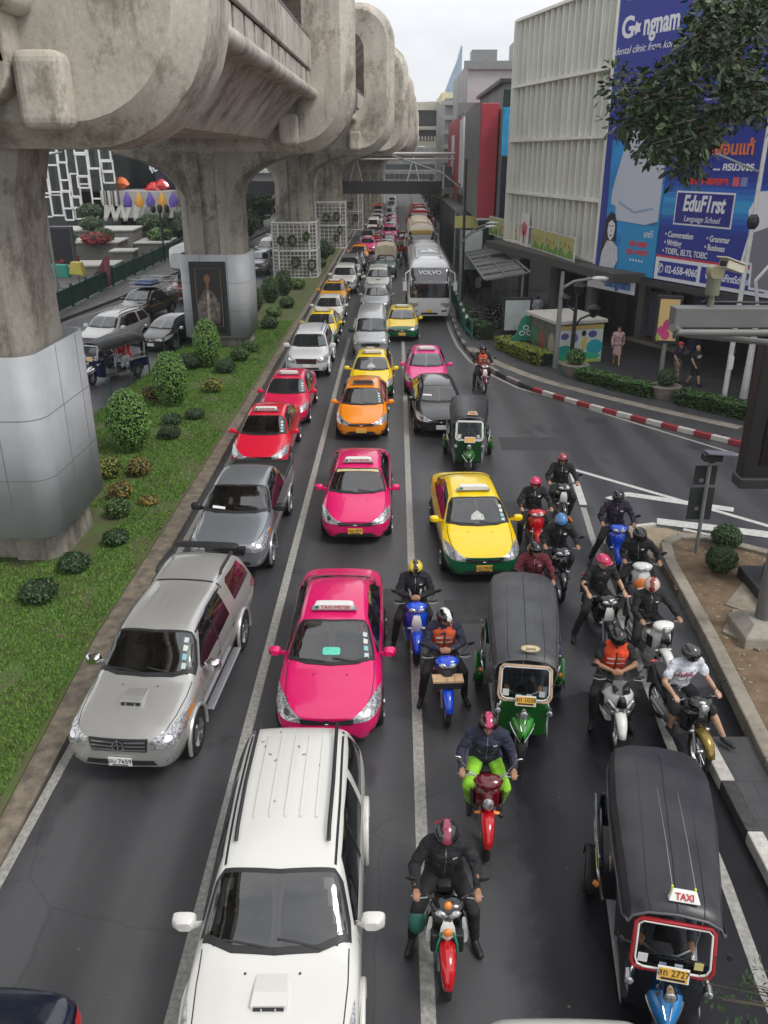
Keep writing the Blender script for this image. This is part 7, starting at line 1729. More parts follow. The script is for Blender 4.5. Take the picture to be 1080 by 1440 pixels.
mb = MB(); mb.tube([(-3.08, -1.75, 6.50), (-2.9, -1.5, 6.40), (-2.86, -1.5, 6.36)], .06, 10); mb.tube([(-3.0, -1.62, 6.40), (.4, -1.62, 6.40)], .055, 10); mb.tube([(-2.7, -1.2, 6.30), (.4, -.6, 5.9)], .05, 8); mb.build('brace', MATS['mast_grey'], gn, True)
mb = MB(); mb.tube([(-2.6, -1.4, 6.82), (-1.2, -1.4, 6.80), (.3, -1.4, 6.82)], .018, 6); mb.tube([(-2.55, -1.4, 6.8), (-2.45, -1.4, 7.0), (-2.3, -1.4, 6.8)], .015, 6); mb.build('cable', BLACKP, gn, True)
cc = empty('surveillance_camera', (4.72, 12.7, 0), 0, 'cream surveillance camera in a boxy housing on the gantry arm', 'camera')
mb = MB(); mb.cyl((-.02, 0, 6.75), (-.02, 0, 6.95), .05); mb.cyl((-.02, 0, 6.92), (-.02, 0, 7.18), .10, n=16); mb.build('pedestal', mat('cam_green', (.16, .17, .12), .5), cc, True); mb = MB(); mb.sell([(-.02, -.11, 7.25, .10, .09, 0), (-.02, .11, 7.25, .10, .09, 0)], 14); mb.build('motor', mat('cam_beige', (.35, .32, .2), .5), cc, True)
mb = MB(); M = Matrix.Translation((.20, 0, 7.33)) @ Matrix.Rotation(R(-50), 4, 'Z') @ Matrix.Rotation(R(-14), 4, 'X'); mb.box((0, .02, 0), (.15, .50, .12), M); mb.box((0, -.02, .075), (.19, .60, .02), M); mb.build('housing', mat('cam_cream', (.52, .49, .38), .45), cc, False, .012)
mb = MB(); mb.box((0, -.235, 0), (.11, .01, .08), M); mb.build('lens_window', GLASS, cc)
# road sign seen from the back
rs = empty('road_sign', (7.14, 17.84, 0), 0, 'two black road sign panels seen from behind on a slim grey post', 'road sign')
mb = MB(); mb.cyl((0, 0, .1), (0, 0, 2.5), .045, n=10); mb.build('post', GREYM, rs, True)
for z, w_, x, h_ in ((2.12, .50, -.04, .46), (1.42, .56, -.05, .80)):
    mb = MB(); mb.box((x, .07, z), (w_, .04, h_)); mb.build('sign_panel', mat('sign_back', (.028, .034, .034), .6), rs, False, .01); mb = MB(); mb.box((x-.08, .04, z-.12), (.09, .01, .09)); mb.build('maker_label', STEEL, rs)
mb = MB(); mb.box((.02, 0, 2.58), (.42, .24, .16)); mb.box((.02, 0, 2.50), (.14, .14, .1)); mb.build('lamp_box', BLACKP, rs, False, .015); mb = MB(); mb.box((.02, 0, 2.68), (.66, .3, .02), Matrix.Rotation(R(4), 4, 'Y')); mb.build('solar_panel', STEEL, rs)
# black light box on post at right edge
bx = empty('light_box', (8.25, 15.75, 0), 0, 'big black display box on a dark column at the right edge', 'display box')
mb = MB(); mb.box((.1, 0, 4.25), (2.9, .35, 2.7)); mb.build('box_body', mat('box_black', (.012, .012, .014), .4), bx, False, .03); mb = MB(); mb.box((.1, -.02, 2.83), (3.0, .45, .22)); mb.build('bottom_rim', mat('rim_black', (.03, .03, .034), .35), bx, False, .03)
mb = MB(); mb.box((.1, -.19, 4.3), (2.3, .02, 2.2)); mb.build('recess', mat('recess', (.006, .006, .007), .2), bx)
mb = MB(); mb.box((.15, 0, 1.5), (.5, .45, 2.9)); mb.build('column', MATS['box_black'], bx, False, .02); mb = MB(); mb.box((.3, 0, .32), (1.8, 1.8, .28)); mb.box((.25, 0, .55), (1.0, 1.0, .35)); mb.build('plinth', mat('plinth_black', (.03, .03, .032), .6), bx, False, .02)

# ---------------------------------------------------------------- left side
gr2 = empty('green_fence', (0, 0, 0), 0, 'long dark green fence screen along the left pavement', 'fence')
Pf = [(-19.9, 38), (-20.1, 48), (-20.5, 60), (-20.9, 75), (-21.4, 92), (-22, 120)]
GF = mat('fence_green', (.012, .075, .055), .6, var=.2, vs=2)
mb = MB(); 
for a, b in zip(Pf, Pf[1:]): mb.bar((*a, .85), (*b, .85), .05, .95); 
mb.build('screen', GF, gr2); mb = MB()
for a, b in zip(Pf, Pf[1:]): mb.bar((*a, 1.36), (*b, 1.36), .09, .07); mb.bar((*a, .34), (*b, .34), .09, .07)
mb.build('rail', GF, gr2)
for k, p in enumerate(along(Pf, 3.0)): mb = MB(); mb.box((p.x, p.y, .85), (.14, .14, 1.45)); mb.build('post', GF, gr2)
for k in range(8):
    x, y = -11.35 + k*.09*1.2, 24.5 + k*2.3; pole('thin dark green bollard post %s along the left edge of the median' % ('nearest the viewer', 'second from the viewer', 'third from the viewer', 'fourth from the viewer', 'fifth from the viewer', 'sixth from the viewer', 'seventh from the viewer', 'farthest')[k], x, y, 1.15, .035, GF, 'bollard', 'bollard', group='posts along the inner edge of the median')
# facade with white frames
wf = empty('white_lattice_building', (-34, 96, 0), 0, 'glass building hung with irregular white rectangular frames', 'building')
mb = MB(); mb.box((-6, 6, 8), (19, 10, 15)); mb.build('wall', mat('smoke_glass', (.05, .06, .06), .2, var=.3, vs=.4), wf)
mb = MB(); r_ = random.Random(12); x = -15.0
while x < 3.6:
    w0 = r_.choice((.7, .9, 1.2)); z = (2.4 + 1.1*r_.random()) if x < 1 else 4.5 + (x-1)*1.2
    while z < 12:
        h_ = r_.choice((1.2, 1.8, 2.4, 3.0)); dy = r_.uniform(-.3, .3)
        if r_.random() < .86:
            for a, b in (((x, z), (x+w0, z)), ((x, z+h_), (x+w0, z+h_)), ((x, z), (x, z+h_)), ((x+w0, z), (x+w0, z+h_))): mb.bar((a[0], dy, a[1]), (b[0], dy, b[1]), .14, .16)
        z += h_*r_.uniform(.75, 1.05)
    x += w0*r_.uniform(.85, 1.15)
mb.build('white_frames', mat('frame_white', (.78, .78, .77), .6), wf)
tower('glass_mall', 'dark glass mall front with green lit interior behind the plaza', -36, -22, 112, 130, 0, 14, mat('mall_glass', (.035, .05, .048), .15, var=.4, vs=.5), parts=[('floor_band', (-36, -22, 111.8, 112, 5.2, 5.8), DARK), ('teal_window', (-33.4, -32.2, 111.85, 112, 7.8, 8.6), mat('teal_window', (.03, .22, .17), .4)), ('green_figure', (-30.2, -28.8, 111.85, 112, 6.3, 8), mat('green_window', (.08, .18, .15), .4)), ('ceiling_light', (-35, -27, 111.9, 112, 9.4, 9.5), WHITEM)])
tower('violet_mall', 'dark violet building with a white restaurant sign', -27, -18, 100, 112, 4, 14, mat('violet_black', (.022, .018, .045), .4), parts=[('ground_floor', (-26.5, -18, 100.5, 112, 0, 4), DARK)])
fr_ = empty('restaurant_sign', (-25.6, 99.8, 8.2), 0, 'white lettered restaurant sign on the violet building', 'sign'); text('foodrep', 1.2, WT, fr_, Matrix.Rotation(R(-22), 4, 'Y') @ Matrix.Rotation(R(90), 4, 'X'), 'CENTER', .03, bold=.03)
tower('pale_hall', 'low pale canopy building with red fabric flowers on top', -34.5, -24.5, 97, 104, 2.6, 5.4, LGB)
for k, (x, z, m__) in enumerate(((-31.6, 6.2, REDL), (-30.2, 6.4, mat('orange_red', (.75, .16, .03), .5)), (-25.8, 6.2, REDL), (-26.8, 5.9, REDL))):
    mb = MB(); rg = [[V(x + s*math.cos(a)*q, 98+.4*math.sin(a)*q, z - .7 + .9*t + .15*math.sin(3*a)) for a in [2*math.pi*j/10 for j in range(10)]] for t, q, s in ((0, .15, 1), (.4, 1.0, .9), (.8, .8, .8), (1.1, .2, .6))]
    mb.rings(rg); tag(mb.build('fabric_flower', m__, None, True), ('small round red fabric flower at the left end', 'large orange red fabric flower', 'red fabric flower at the right end', 'low red fabric flower right of the middle')[k] + ' on the pale canopy roof', 'decoration', 'red fabric flowers on the pale canopy')
# festive metal letters and ornaments
ms = empty('metal_letters', (-26.5, 92, 0), 0, 'shiny metallic lettering sculpture with gold and violet ornaments', 'sculpture')
MET = mat('mirror_metal', (.8, .78, .72), .15, 1.0)
r_ = random.Random(2)
for k in range(9):
    x = -5 + k*1.05; mb = MB(); mb.bar((x, 0, 2.6), (x+r_.uniform(-.3, .3), 0, 4.2), .22, .4); mb.bar((x, 0, 2.6+.2), (x+.6, 0, 4.0), .2, .4); mb.build('metal_letter', MET, ms)
for k in range(3): mb = MB(); mb.tube([(-4+.7*k, .3, 4.1), (-4+.7*k, .3, 5.6)], .30, 12); mb.build('metal_tube', MET, ms, True)
for k in range(5): x = -1.5+1.2*k; mb = MB(); mb.tube([(x, .2, 4.0), (x, .2, 4.6), (x, .2, 5.5)], [.4, .5, .05], 10); mb.build('ornament', mat('ornament_%d' % (k % 2), [(.10, .06, .3), (.55, .28, .04)][k % 2], .4), ms, True)
# plaza terraces and planters
STONE = mat('planter_block', (.16, .155, .14), .7, var=.2, vs=.8); STL = mat('plaza_ledge', (.42, .41, .39), .7, var=.1)
for k, (x, y, wx, wy, h, lb) in enumerate(((-27.5, 76, 7, 4, 1.9, 'long grey stone planter with pale coping in the plaza middle'), (-24.0, 67, 4.5, 3, 1.0, 'grey stone planter block nearest the green fence'), (-30, 84, 10, 5, 2.3, 'wide raised stone terrace under the metal letters'), (-22.6, 72, 1.8, 2, 1.5, 'tall square grey block by the fence'), (-23.2, 84, 3, 5, 1.2, 'low planter full of grass on the right of the plaza'), (-28.8, 66.5, 3.2, 2.2, .9, 'low stone bench block by the dark screen'))):
    r0 = empty('stone_planter', (x, y, 0), R(5), lb, 'planter', 'stone planters on the plaza'); mb = MB(); mb.box((0, 0, h/2+.1), (wx, wy, h)); mb.build('block', STONE, r0, False, .04); mb = MB(); mb.box((0, 0, h+.17), (wx+.25, wy+.25, .14)); mb.build('coping', STL, r0, False, .02)
for k, (x, y, z, ms_, lb, r) in enumerate(((-25.6, 66.6, 1.2, LR, 'patch of red flowers on the nearest plaza planter', 1.1), (-28.3, 73.8, 2.0, LR, 'patch of red flowers left on the long planter', 1.0), (-25.6, 74.2, 2.0, LR, 'patch of red flowers right on the long planter', 1.3), (-26.3, 67.2, 1.3, LD, 'dark dome bush behind the nearest red flowers', .8), (-28.4, 75.2, 2.2, LD, 'dark dome bush left on the long planter', .9), (-25.4, 75.6, 2.2, LD, 'dark dome bush right on the long planter', 1.0), (-22.8, 84, 1.3, LG, 'bright grassy plants on the low planter', 1.3), (-28.5, 82, 2.5, LD, 'dark round bush left of the metal letters', 1.2), (-24.5, 88, 2.0, LD, 'dark bush right beside the metal letters', 1.6), (-22.0, 92, 1.0, LD, 'tall dark bush mass near the lamp', 2.0), (-32, 92, 3.0, LD, 'dark bush behind the white wall', 1.4))):
    shrub('plaza_bush', lb, x, y, r, r*.45 if ms_ is LR else r*.6, ms_, 420, .16, z, 'plants in the plaza', lift=-.2)
ds_ = empty('dark_screen', (-27.0, 65.8, 0), 0, 'large dark outdoor screen on the plaza behind the pier', 'screen')
mb = MB(); mb.box((0, 0, 2.3), (5.2, .4, 3.4)); mb.build('screen_frame', mat('screen_frame', (.04, .042, .05), .4), ds_, False, .05); mb = MB(); mb.box((0, -.21, 2.35), (4.8, .02, 3.0)); mb.build('screen_panel', mat('screen_glass', (.012, .012, .018), .25), ds_); mb = MB(); mb.box((0, 0, .4), (4, .5, .6)); mb.build('base', DARK, ds_)
pole('slim grey lamp post with curved arm in front of the dark screen', -22.9, 57.5, 8.2, .10, extra=lambda r0: MB().tube([(0, 0, 8.1), (.5, 0, 8.9), (1.6, 0, 9.1)], .05, 7).build('arm', GREYM, r0, True), name='street_lamp', cat='street lamp')
pole('ornate black lamp post on the plaza edge', -20.9, 78, 4.6, .10, BLACKP, 'lantern_post', 'lantern', extra=lambda r0: [MB().ball((s, 0, 4.6), (.25, .25, .4), 10, 7).build('lantern', BLACKP, r0, True) for s in (-.6, 0, .6)])
for k, (x, y, wx, h, c, lb) in enumerate(((-23.3, 58.6, 2.0, 1.5, (.03, .25, .20), 'teal market umbrella cloth on the left pavement'), (-21.6, 58.2, 1.0, 1.7, (.5, .42, .08), 'yellow board on the left pavement'),)):
    mb = MB(); rg = [[V(x-wx/2, y-.4, h-.2), V(x+wx/2, y-.4, h-.3), V(x+wx/2, y+.4, h-.3), V(x-wx/2, y+.4, h-.2)], [V(x-wx/2+.15, y-.3, h+.6), V(x+wx/2-.2, y-.3, h+.55), V(x+wx/2-.2, y+.3, h+.55), V(x-wx/2+.15, y+.3, h+.6)]]; mb.rings(rg)
    r0 = empty('market_stall', (0, 0, 0), 0, lb, 'stall', 'stalls behind the green fence'); mb.build('cover', mat('stall_%d' % k, c, .6), r0, False, .05); mb = MB(); mb.cyl((x, y, .15), (x, y, h), .05); mb.build('post', GREYM, r0)
r0 = empty('market_stall', (0, 0, 0), 0, 'pink pointed canopy behind the green fence', 'stall', 'stalls behind the green fence'); mb = MB(); mb.rings([[V(-21.7, 60, .6), V(-21.5, 61.5, .7), V(-21.5, 60.8, .3)], [V(-19.9+.0-1, 60, 1.5), V(-20.8, 61.5, 1.6), V(-20.8, 60.8, .3)], [V(-20.3, 60, 2.4), V(-20.25, 61, 2.4), V(-20.3, 60.6, .3)]]); mb.build('cover', mat('stall_pink', (.45, .15, .18), .6), r0)
# far left background
tower('far_left_block', 'grey block with balcony seen through the arch between piers', -32, -18, 150, 170, 0, 12, LGB, parts=[('red_facade', (-31, -24, 149.9, 150, 8, 11), mat('rust_front', (.25, .06, .04), .6)), ('balcony', (-30, -19, 149, 150, 6.4, 7), WHITEM)])
for k, (x, y, r, z) in enumerate(((-20, 104, 2.2, 3.5), (-18, 118, 2.5, 3.0), (-16.5, 96, 1.8, 2.2), (-23, 125, 3, 4))):
    r1 = empty('tree', (x, y, 0), 0, ('dark plaza tree right of the metal letters', 'dark tree behind the second pier arch', 'lower tree seen under the arch', 'tall tree by the violet building')[k], 'tree', 'trees behind the left road'); lv = leaves((0, 0, z), (r, r, r*.8), 1600, .3, shell=.6); q = lv.build('crown', LD, r1); q.data.polygons.foreach_set('material_index', lv.mi); mb = MB(); mb.tube([(0, 0, 0), (0, 0, z)], [.2, .1], 8); mb.build('trunk', TRUNK, r1)
for k, (x, y, z) in enumerate(((5.6, 105, 2.2), (5.3, 118, 2.6), (5.2, 132, 2.8))):
    r1 = empty('tree', (x, y, 0), 0, ('dark street tree under the footbridge stairs', 'street tree beyond the footbridge', 'farthest street tree on the right pavement')[k], 'tree', 'far right street trees'); lv = leaves((0, 0, z+1.2), (1.5, 1.8, 1.8), 900, .3, shell=.6); q = lv.build('crown', LD, r1); mb = MB(); mb.tube([(0, 0, 0), (0, 0, z)], [.15, .1], 8); mb.build('trunk', TRUNK, r1)
tower('street_block', 'distant grey block closing the road below the station', -22, 14, 262, 275, 0, 11.5, GB, parts=[('window_row', (-20, 13, 261.9, 262, 3+2.6*k, 4.3+2.6*k), FGLASS) for k in range(3)])  # far_block
# ---------------------------------------------------------------- traffic
PINK = glossy('paint_pink', 'dc1668', .25, .8); RED_ = glossy('paint_red_pink', 'd81a3a', .25, .8); ROSE = glossy('paint_rose', 'd4204e', .25, .8)
SILV = mat('paint_silver', hexc('bbbab7'), .28, .5, .8, var=.03); GREYC = mat('paint_grey', hexc('888d93'), .28, .5, .8); WHT = mat('paint_white', hexc('d2d1cc'), .28, 0, .8); WHT2 = mat('paint_white_cool', hexc('d0d2d4'), .28, 0, .8)
YEL = glossy('paint_yellow', 'eecb04', .25, .8); GRN = glossy('paint_green', '06603a', .25, .8); ORG = glossy('paint_orange', 'ee8a0c', .25, .8); BLK = glossy('paint_black', '0c0d12', .2, 1.); NAVY = glossy('paint_navy', '1a2030', .2, 1.)
SVAN = mat('paint_van_silver', hexc('b2b6ba'), .32, .4, .8); PINK2 = glossy('paint_pink_far', 'd43c78', .3, .6); DRED = glossy('paint_dark_red', '6c0c18', .25, .8)
LANE1, LANE2, LANE3 = 'cars queuing in the left lane beside the lawn', 'cars queuing in the middle lane', 'vehicles queuing in the right lane'
GREENRED = mat('sign_pale', (.62, .60, .55), .4)
# foreground and left lane
car('pickup_truck', 'champagne silver pickup with closed rear canopy and hood scoop by the lawn', LANE1, 'canopy', SILV, (-4.06, 9.9), -4, 'pickup', extras=('scoop', 'canopyrails', 'ribs', 'stickers', 'chromemirror'), plate='ฮน 7659', platem=PLATEW, lev=3)
car('pickup_truck', 'slate grey pickup with an open black cargo bed', LANE1, 'bed', GREYC, (-3.72, 16.5), -1, 'pickup', extras=('bed', 'papers', 'blackmirror'), plate='', platem=PLATEW, lev=3)
car('taxi', 'bright red taxi right behind the slate grey pickup', LANE1, 'sedan', RED_, (-4.05, 23.2), 0, 'taxi', extras=('stickers',), taxi=('TAXI-METER',), plate='', lev=3)
car('taxi', 'rose red taxi in front of the white sport utility car', LANE1, 'sedan', ROSE, (-3.92, 28.0), 0, 'taxi', extras=('stickers',), taxi=('',), plate='')
car('car', 'white sport utility car with dark chrome grille in the left lane', LANE1, 'suv', WHT2, (-3.77, 35.0), 0, 'car', extras=('rails',), plate='', platem=PLATEW)
car('taxi', 'yellow and green taxi behind the white sport utility car', LANE1, 'sedan', YEL, (-3.8, 41.6), 0, 'taxi', low=GRN, taxi=('',), plate='')
car('car', 'white saloon between the yellow green taxi and the orange taxi', LANE1, 'sedan', WHT, (-3.8, 46.9), 0, 'car', plate='', platem=PLATEW)
car('taxi', 'orange yellow taxi between two white cars in the left lane', LANE1, 'hatch', mat('paint_amber', hexc('d99412'), .3, 0, .8), (-3.95, 53.0), 0, 'taxi', taxi=('',), plate='')
car('car', 'tall white people carrier in front of the grey sport utility car', LANE1, 'suv', WHT, (-3.6, 59.0), 0, 'car', det=1)
car('car', 'grey sport utility car behind the tall white people carrier', LANE1, 'suv', GREYC, (-3.55, 65.5), 0, 'car', det=1, extras=('rails',))
car('car', 'black saloon beside an orange roofed taxi', LANE1, 'sedan', BLK, (-3.35, 71.5), 0, 'car', det=1)
car('taxi', 'orange taxi right behind the black saloon', LANE1, 'sedan', ORG, (-3.3, 77), 0, 'taxi', det=1)
car('taxi', 'bright pink taxi in the far left lane', LANE1, 'sedan', PINK2, (-2.75, 85), 0, 'taxi', taxi=('',), det=1)
car('pickup_truck', 'green grey pickup behind the far pink taxi', LANE1, 'bed', GREYC, (-2.9, 91), 0, 'pickup', det=1)
car('car', 'dark red car in the far left lane', LANE1, 'sedan', DRED, (-2.6, 98), 0, 'car', det=1)
car('van', 'white van with green yellow side far up the left lane', LANE1, 'van', WHT, (-2.7, 106), 0, 'van', low=YEL, lowz=.9, det=1)
car('car', 'white sport utility car far up beyond the white van', LANE1, 'suv', WHT, (-2.6, 118), 0, 'car', det=1)
car('car', 'silver car far up the left lane under the footbridge', LANE1, 'suv', SVAN, (-2.6, 127), 0, 'car', det=1)
car('truck', 'red topped truck farthest in the left lane', LANE1, 'van', glossy('paint_brick', 'b0442c', .4, .3), (-2.8, 138), 0, 'truck', det=1)
# middle lane
car('car', 'large white sport utility car with black roof rails in the foreground', 'vehicles in the foreground', 'suv', WHT, (-1.20, 4.98), 1.0, 'car', extras=('rails', 'blackrail', 'ribs', 'scoop', 'leaves'), plate='', lev=3)
car('taxi', 'magenta taxi with a teal paper behind the windscreen, front taxi of the middle lane', LANE2, 'sedan', PINK, (-1.05, 10.75), 0, 'taxi', extras=('teal', 'stickers'), taxi=('TAXI-METER',), plate='ทฉ 5514', lev=3)
car('taxi', 'magenta taxi with gold windscreen strip in the middle lane', LANE2, 'sedan', PINK, (-.95, 18.45), 0, 'taxi', extras=('visor',), taxi=('TAXI-METER',), plate='ทษ 477', lev=3)
car('taxi', 'all orange hatchback taxi with dark roof sign', LANE2, 'hatch', ORG, (-1.12, 26.6), 0, 'taxi', extras=('stickers',), taxi=('', mat('sign_brown_dark', (.06, .04, .03), .5)), plate='', lev=3)
car('taxi', 'yellow and green taxi between orange hatchback taxi and silver van', LANE2, 'sedan', YEL, (-.95, 31.6), 0, 'taxi', low=GRN, taxi=('',), plate='', extras=('doll',))
car('van', 'silver passenger van with ribbed roof in the middle lane', LANE2, 'van', SVAN, (-1.15, 38.7), 0, 'van', extras=('ribs', 'blackmirror'), plate='', platem=PLATEW)
car('car', 'silver car hidden behind the passenger van', LANE2, 'sedan', SVAN, (-1.15, 51.0), 0, 'car', det=1)
car('pickup_truck', 'white pickup with hood scoop in front of the beige canopy truck', LANE2, 'canopy', WHT, (-1.2, 57.8), 0, 'pickup', extras=('scoop',))
tr = car('truck', 'truck with beige fabric canopy in the middle lane', LANE2, 'bed', mat('paint_grey_green', hexc('708080'), .4, .2, .4), (-.8, 67.5), 0, 'truck', extras=('bed',), det=1)
mb = MB(); mb.rings([[V(-.85, y, 1.2), V(-.88, y, 1.9), V(-.7, y, 2.25), V(0, y, 2.36), V(.7, y, 2.25), V(.88, y, 1.9), V(.85, y, 1.2)] for y in (1.9, 3.4, 5.1)]); mb.build('canopy', mat('beige_canvas', (.55, .46, .34), .7, var=.1), tr)
for k, (y, p, tb, lb, dx) in enumerate(((75.5, GREYC, 'suv', 'grey sport utility car behind the beige canopy truck', 0), (83, SVAN, 'sedan', 'pale silver saloon beside the yellow roofed bus', .1), (89, PINK2, 'sedan', 'dusty pink taxi in the middle lane beside the yellow roofed bus', .1), (97, PINK2, 'suv', 'pink high car with black windscreen in the far middle lane', .2), (106, WHT, 'sedan', 'pale car with roof sign in the far middle lane', .3), (114, PINK2, 'sedan', 'pale pink taxi far in the middle lane', .3), (122, PINK2, 'sedan', 'farther pink taxi in the middle lane', .3), (131, SVAN, 'van', 'silver van far beyond the pink taxis', .2), (142, DRED, 'suv', 'dark red car far beyond the silver van', .2), (155, SVAN, 'suv', 'grey car under the footbridge end', .2), (168, WHT, 'van', 'small white van at the vanishing end of the road', .2))):
    car('car' if p is not PINK2 else 'taxi', lb, LANE2, tb, p, (-.9+dx, y), 0, 'car' if p is not PINK2 else 'taxi', det=1, lev=1 if y > 90 else 2, taxi=('',) if p is PINK2 and tb == 'sedan' else None)
# right lane
car('taxi', 'big yellow and green taxi in front of the green white tuk-tuk', LANE3, 'sedan', YEL, (2.0, 16.5), 3, 'taxi', low=GRN, taxi=('',), plate='มฉ 7918', extras=('doll', 'stickers'), lev=3)
car('car', 'black people carrier behind the green white tuk-tuk', LANE3, 'hatch', BLK, (1.58, 27.0), 2, 'car', plate='', platem=PLATEW, extras=('papers',), lev=3)
car('taxi', 'pink taxi left behind the black people carrier', LANE3, 'sedan', glossy('paint_pink_soft', 'dc3a84', .28, .7), (1.25, 32.3), -1, 'taxi', taxi=('',), plate='')
car('taxi', 'yellow taxi with green lower body peeking out right of the silver van', LANE3, 'sedan', YEL, (.35, 43.0), 0, 'taxi', low=GRN, lowz=.75, taxi=('',), plate='')
bus = car('coach', 'white touring coach with a wide black windscreen in the right lane', 'buses in the right lane', 'bus', WHT2, (1.95, 48.4), 0, 'coach', plate='', lev=3)
text('VOLVO', .30, WT, bus, face_M((0, .10, 2.80), 0, -1, R(-14)), bold=.012, sx=1.3)
b2 = car('bus', 'old bus with cream roof and yellow destination front', 'buses in the right lane', 'bus', mat('paint_cream', (.55, .47, .36), .5, 0, .3), (2.2, 74), 0, 'bus', low=BLK, lowz=1.6, plate='', det=1)
mb = MB(); mb.box((0, .28, 2.95), (1.7, .3, .3)); mb.build('destination_box', mat('amber_board', (.7, .45, .10), .5), b2)
b3 = car('bus', 'red bus with green windscreen banner beyond the cream one', 'buses in the right lane', 'bus', glossy('paint_bus_red', 'b02420', .35, .5), (2.6, 98), 0, 'bus', plate='', det=1)
mb = MB(); mb.box((.3, .02, 2.2), (1.1, .1, .5)); mb.build('green_banner', mat('green_banner', (.03, .28, .20), .5), b3)
for k, (x, y, p, tb, lb) in enumerate(((2.9, 113, BLK, 'van', 'dark van behind the red bus'), (3.0, 122, GREYC, 'van', 'grey van behind the dark van'), (.9, 92, DRED, 'sedan', 'dark red saloon left of the far buses'), (3.0, 135, WHT, 'suv', 'small white car farthest in the right lane'))):
    car('car', lb, LANE3, tb, p, (x, y), 0, 'car' if tb != 'van' else 'van', det=1, lev=1)
# bottom-edge cars
car('car', 'dark navy car seen from behind at the bottom left corner', 'vehicles in the foreground', 'sedan', NAVY, (-3.95, 1.28), 0, 'car', det=1)
car('car', 'white roofed car just touching the bottom edge', 'vehicles in the foreground', 'suv', WHT, (1.6, .80), 0, 'car', det=1, extras=())
# left carriageway
LG_ = 'vehicles on the left carriageway'
car('car', 'white sport utility car on the left carriageway behind the tuk-tuk', LG_, 'suv', WHT, (-14.6, 39.3), -14, 'car', extras=('rails',), plate='', platem=PLATEW)
car('car', 'black people carrier on the left carriageway by the poster pier', LG_, 'hatch', BLK, (-11.9, 40.3), -14, 'car', plate='', platem=PLATEW, extras=('chromemirror',))
lv_ = car('pickup_truck', 'black pickup with blue bundle and roof basket on the left carriageway', LG_, 'bed', BLK, (-15.3, 47.6), -12, 'pickup', extras=('bed',), plate='', platem=PLATEW)
mb = MB(); mb.sell([(0, 2.3, 1.95, .5, .1, 0), (0, 2.5, 1.98, .6, .16, 0), (0, 3.3, 1.98, .6, .15, 0), (0, 3.5, 1.9, .5, .08, 0)]); mb.build('blue_bundle', mat('blue_tarp', (.02, .05, .20), .6, bump=1, bs=5), lv_, True)
mb = MB()
for z in (1.85, 2.05, 2.25): mb.tube([(-.72, 2.1, z), (.72, 2.1, z), (.72, 3.6, z), (-.72, 3.6, z)], .018, 6, closed=True)
for z in (1.5, 1.8, 2.1): mb.tube([(-.82, 3.7, z), (.82, 3.7, z), (.82, 5.1, z), (-.82, 5.1, z)], .02, 6, closed=True)
for x, y in ((.82, 3.7), (-.82, 3.7), (.82, 4.4), (.82, 5.1), (-.82, 5.1)): mb.cyl((x, y, 1.1), (x, y, 2.1), .02, n=6)
mb.build('roof_basket', WHITEM, lv_)
tk = car('truck', 'red pickup carrying a big white tarpaulin load on the left carriageway', LG_, 'bed', DRED, (-14.2, 55.2), -8, 'truck', extras=('bed',))
mb = MB(); mb.sell([(0, 1.6, 2.5, .9, .5, 0), (0, 2.0, 2.6, 1.15, .8, 0), (0, 3.6, 2.65, 1.2, .85, 0), (0, 5.2, 2.55, 1.15, .8, 0), (0, 5.5, 2.4, 1.0, .6, 0)], 16, p=5); mb.build('tarpaulin_load', mat('white_tarp', (.60, .60, .60), .7, bump=1, bs=2.5), tk, True)
car('car', 'silver sport utility car right of the poster pier on the left carriageway', LG_, 'suv', GREYC, (-11.2, 69), -4, 'car', extras=('rails',), plate='', platem=PLATEW)
sg_ = car('van', 'white high roofed van behind the silver car on the left carriageway', LG_, 'van', WHT, (-11.8, 78), -4, 'van')
car('van', 'white van farther on the left carriageway', LG_, 'van', WHT2, (-12.8, 92), -4, 'van', det=1)

def in_cab(label, front, rz, yo_, h, top):
    J = dict(pelvis=(-.36, yo_+1.38, .68+h), neck=(-.36, yo_+1.50, 1.13+h), head=(-.36, yo_+1.46, 1.24+h), sw=.16)
    for s, k in ((1, 'R'), (-1, 'L')): J['elbow'+k] = (-.36+s*.24, yo_+1.2, .88+h); J['wrist'+k] = (-.36+s*.14, yo_+.80, .98+h); J['knee'+k] = (-.36+s*.14, yo_+.95, .72+h); J['ankle'+k] = (-.36+s*.12, yo_+.62, .48+h*.5); J['toe'+k] = (-.36+s*.12, yo_+.5, .46+h*.5)
    person(label, 'drivers seen through windscreens', (front[0], front[1], 0), R(rz), J, top, DENIM, vox=.024, sleeves=False)
in_cab('driver in pale blue shirt inside the front magenta taxi', (-1.05, 10.75), 0, 1.12, 0, mat('shirt_pale_blue', (.30, .38, .50), .8))
in_cab('driver in pale shirt inside the magenta taxi with the gold strip', (-.95, 18.45), 0, 1.12, 0, mat('shirt_cream', (.5, .48, .42), .8))
in_cab('driver in white shirt inside the big yellow and green taxi', (2.0, 16.5), 3, 1.12, 0, SHIRTW := mat('shirt_plain_white', (.6, .6, .6), .8))
in_cab('driver inside the foreground white sport utility car', (-1.20, 4.98), 1, 1.25, .17, mat('shirt_grey_blue', (.12, .15, .2), .8))
in_cab('driver inside the champagne silver pickup', (-4.06, 9.9), -4, 1.32, .17, mat('shirt_dark_red', (.2, .04, .04), .8))
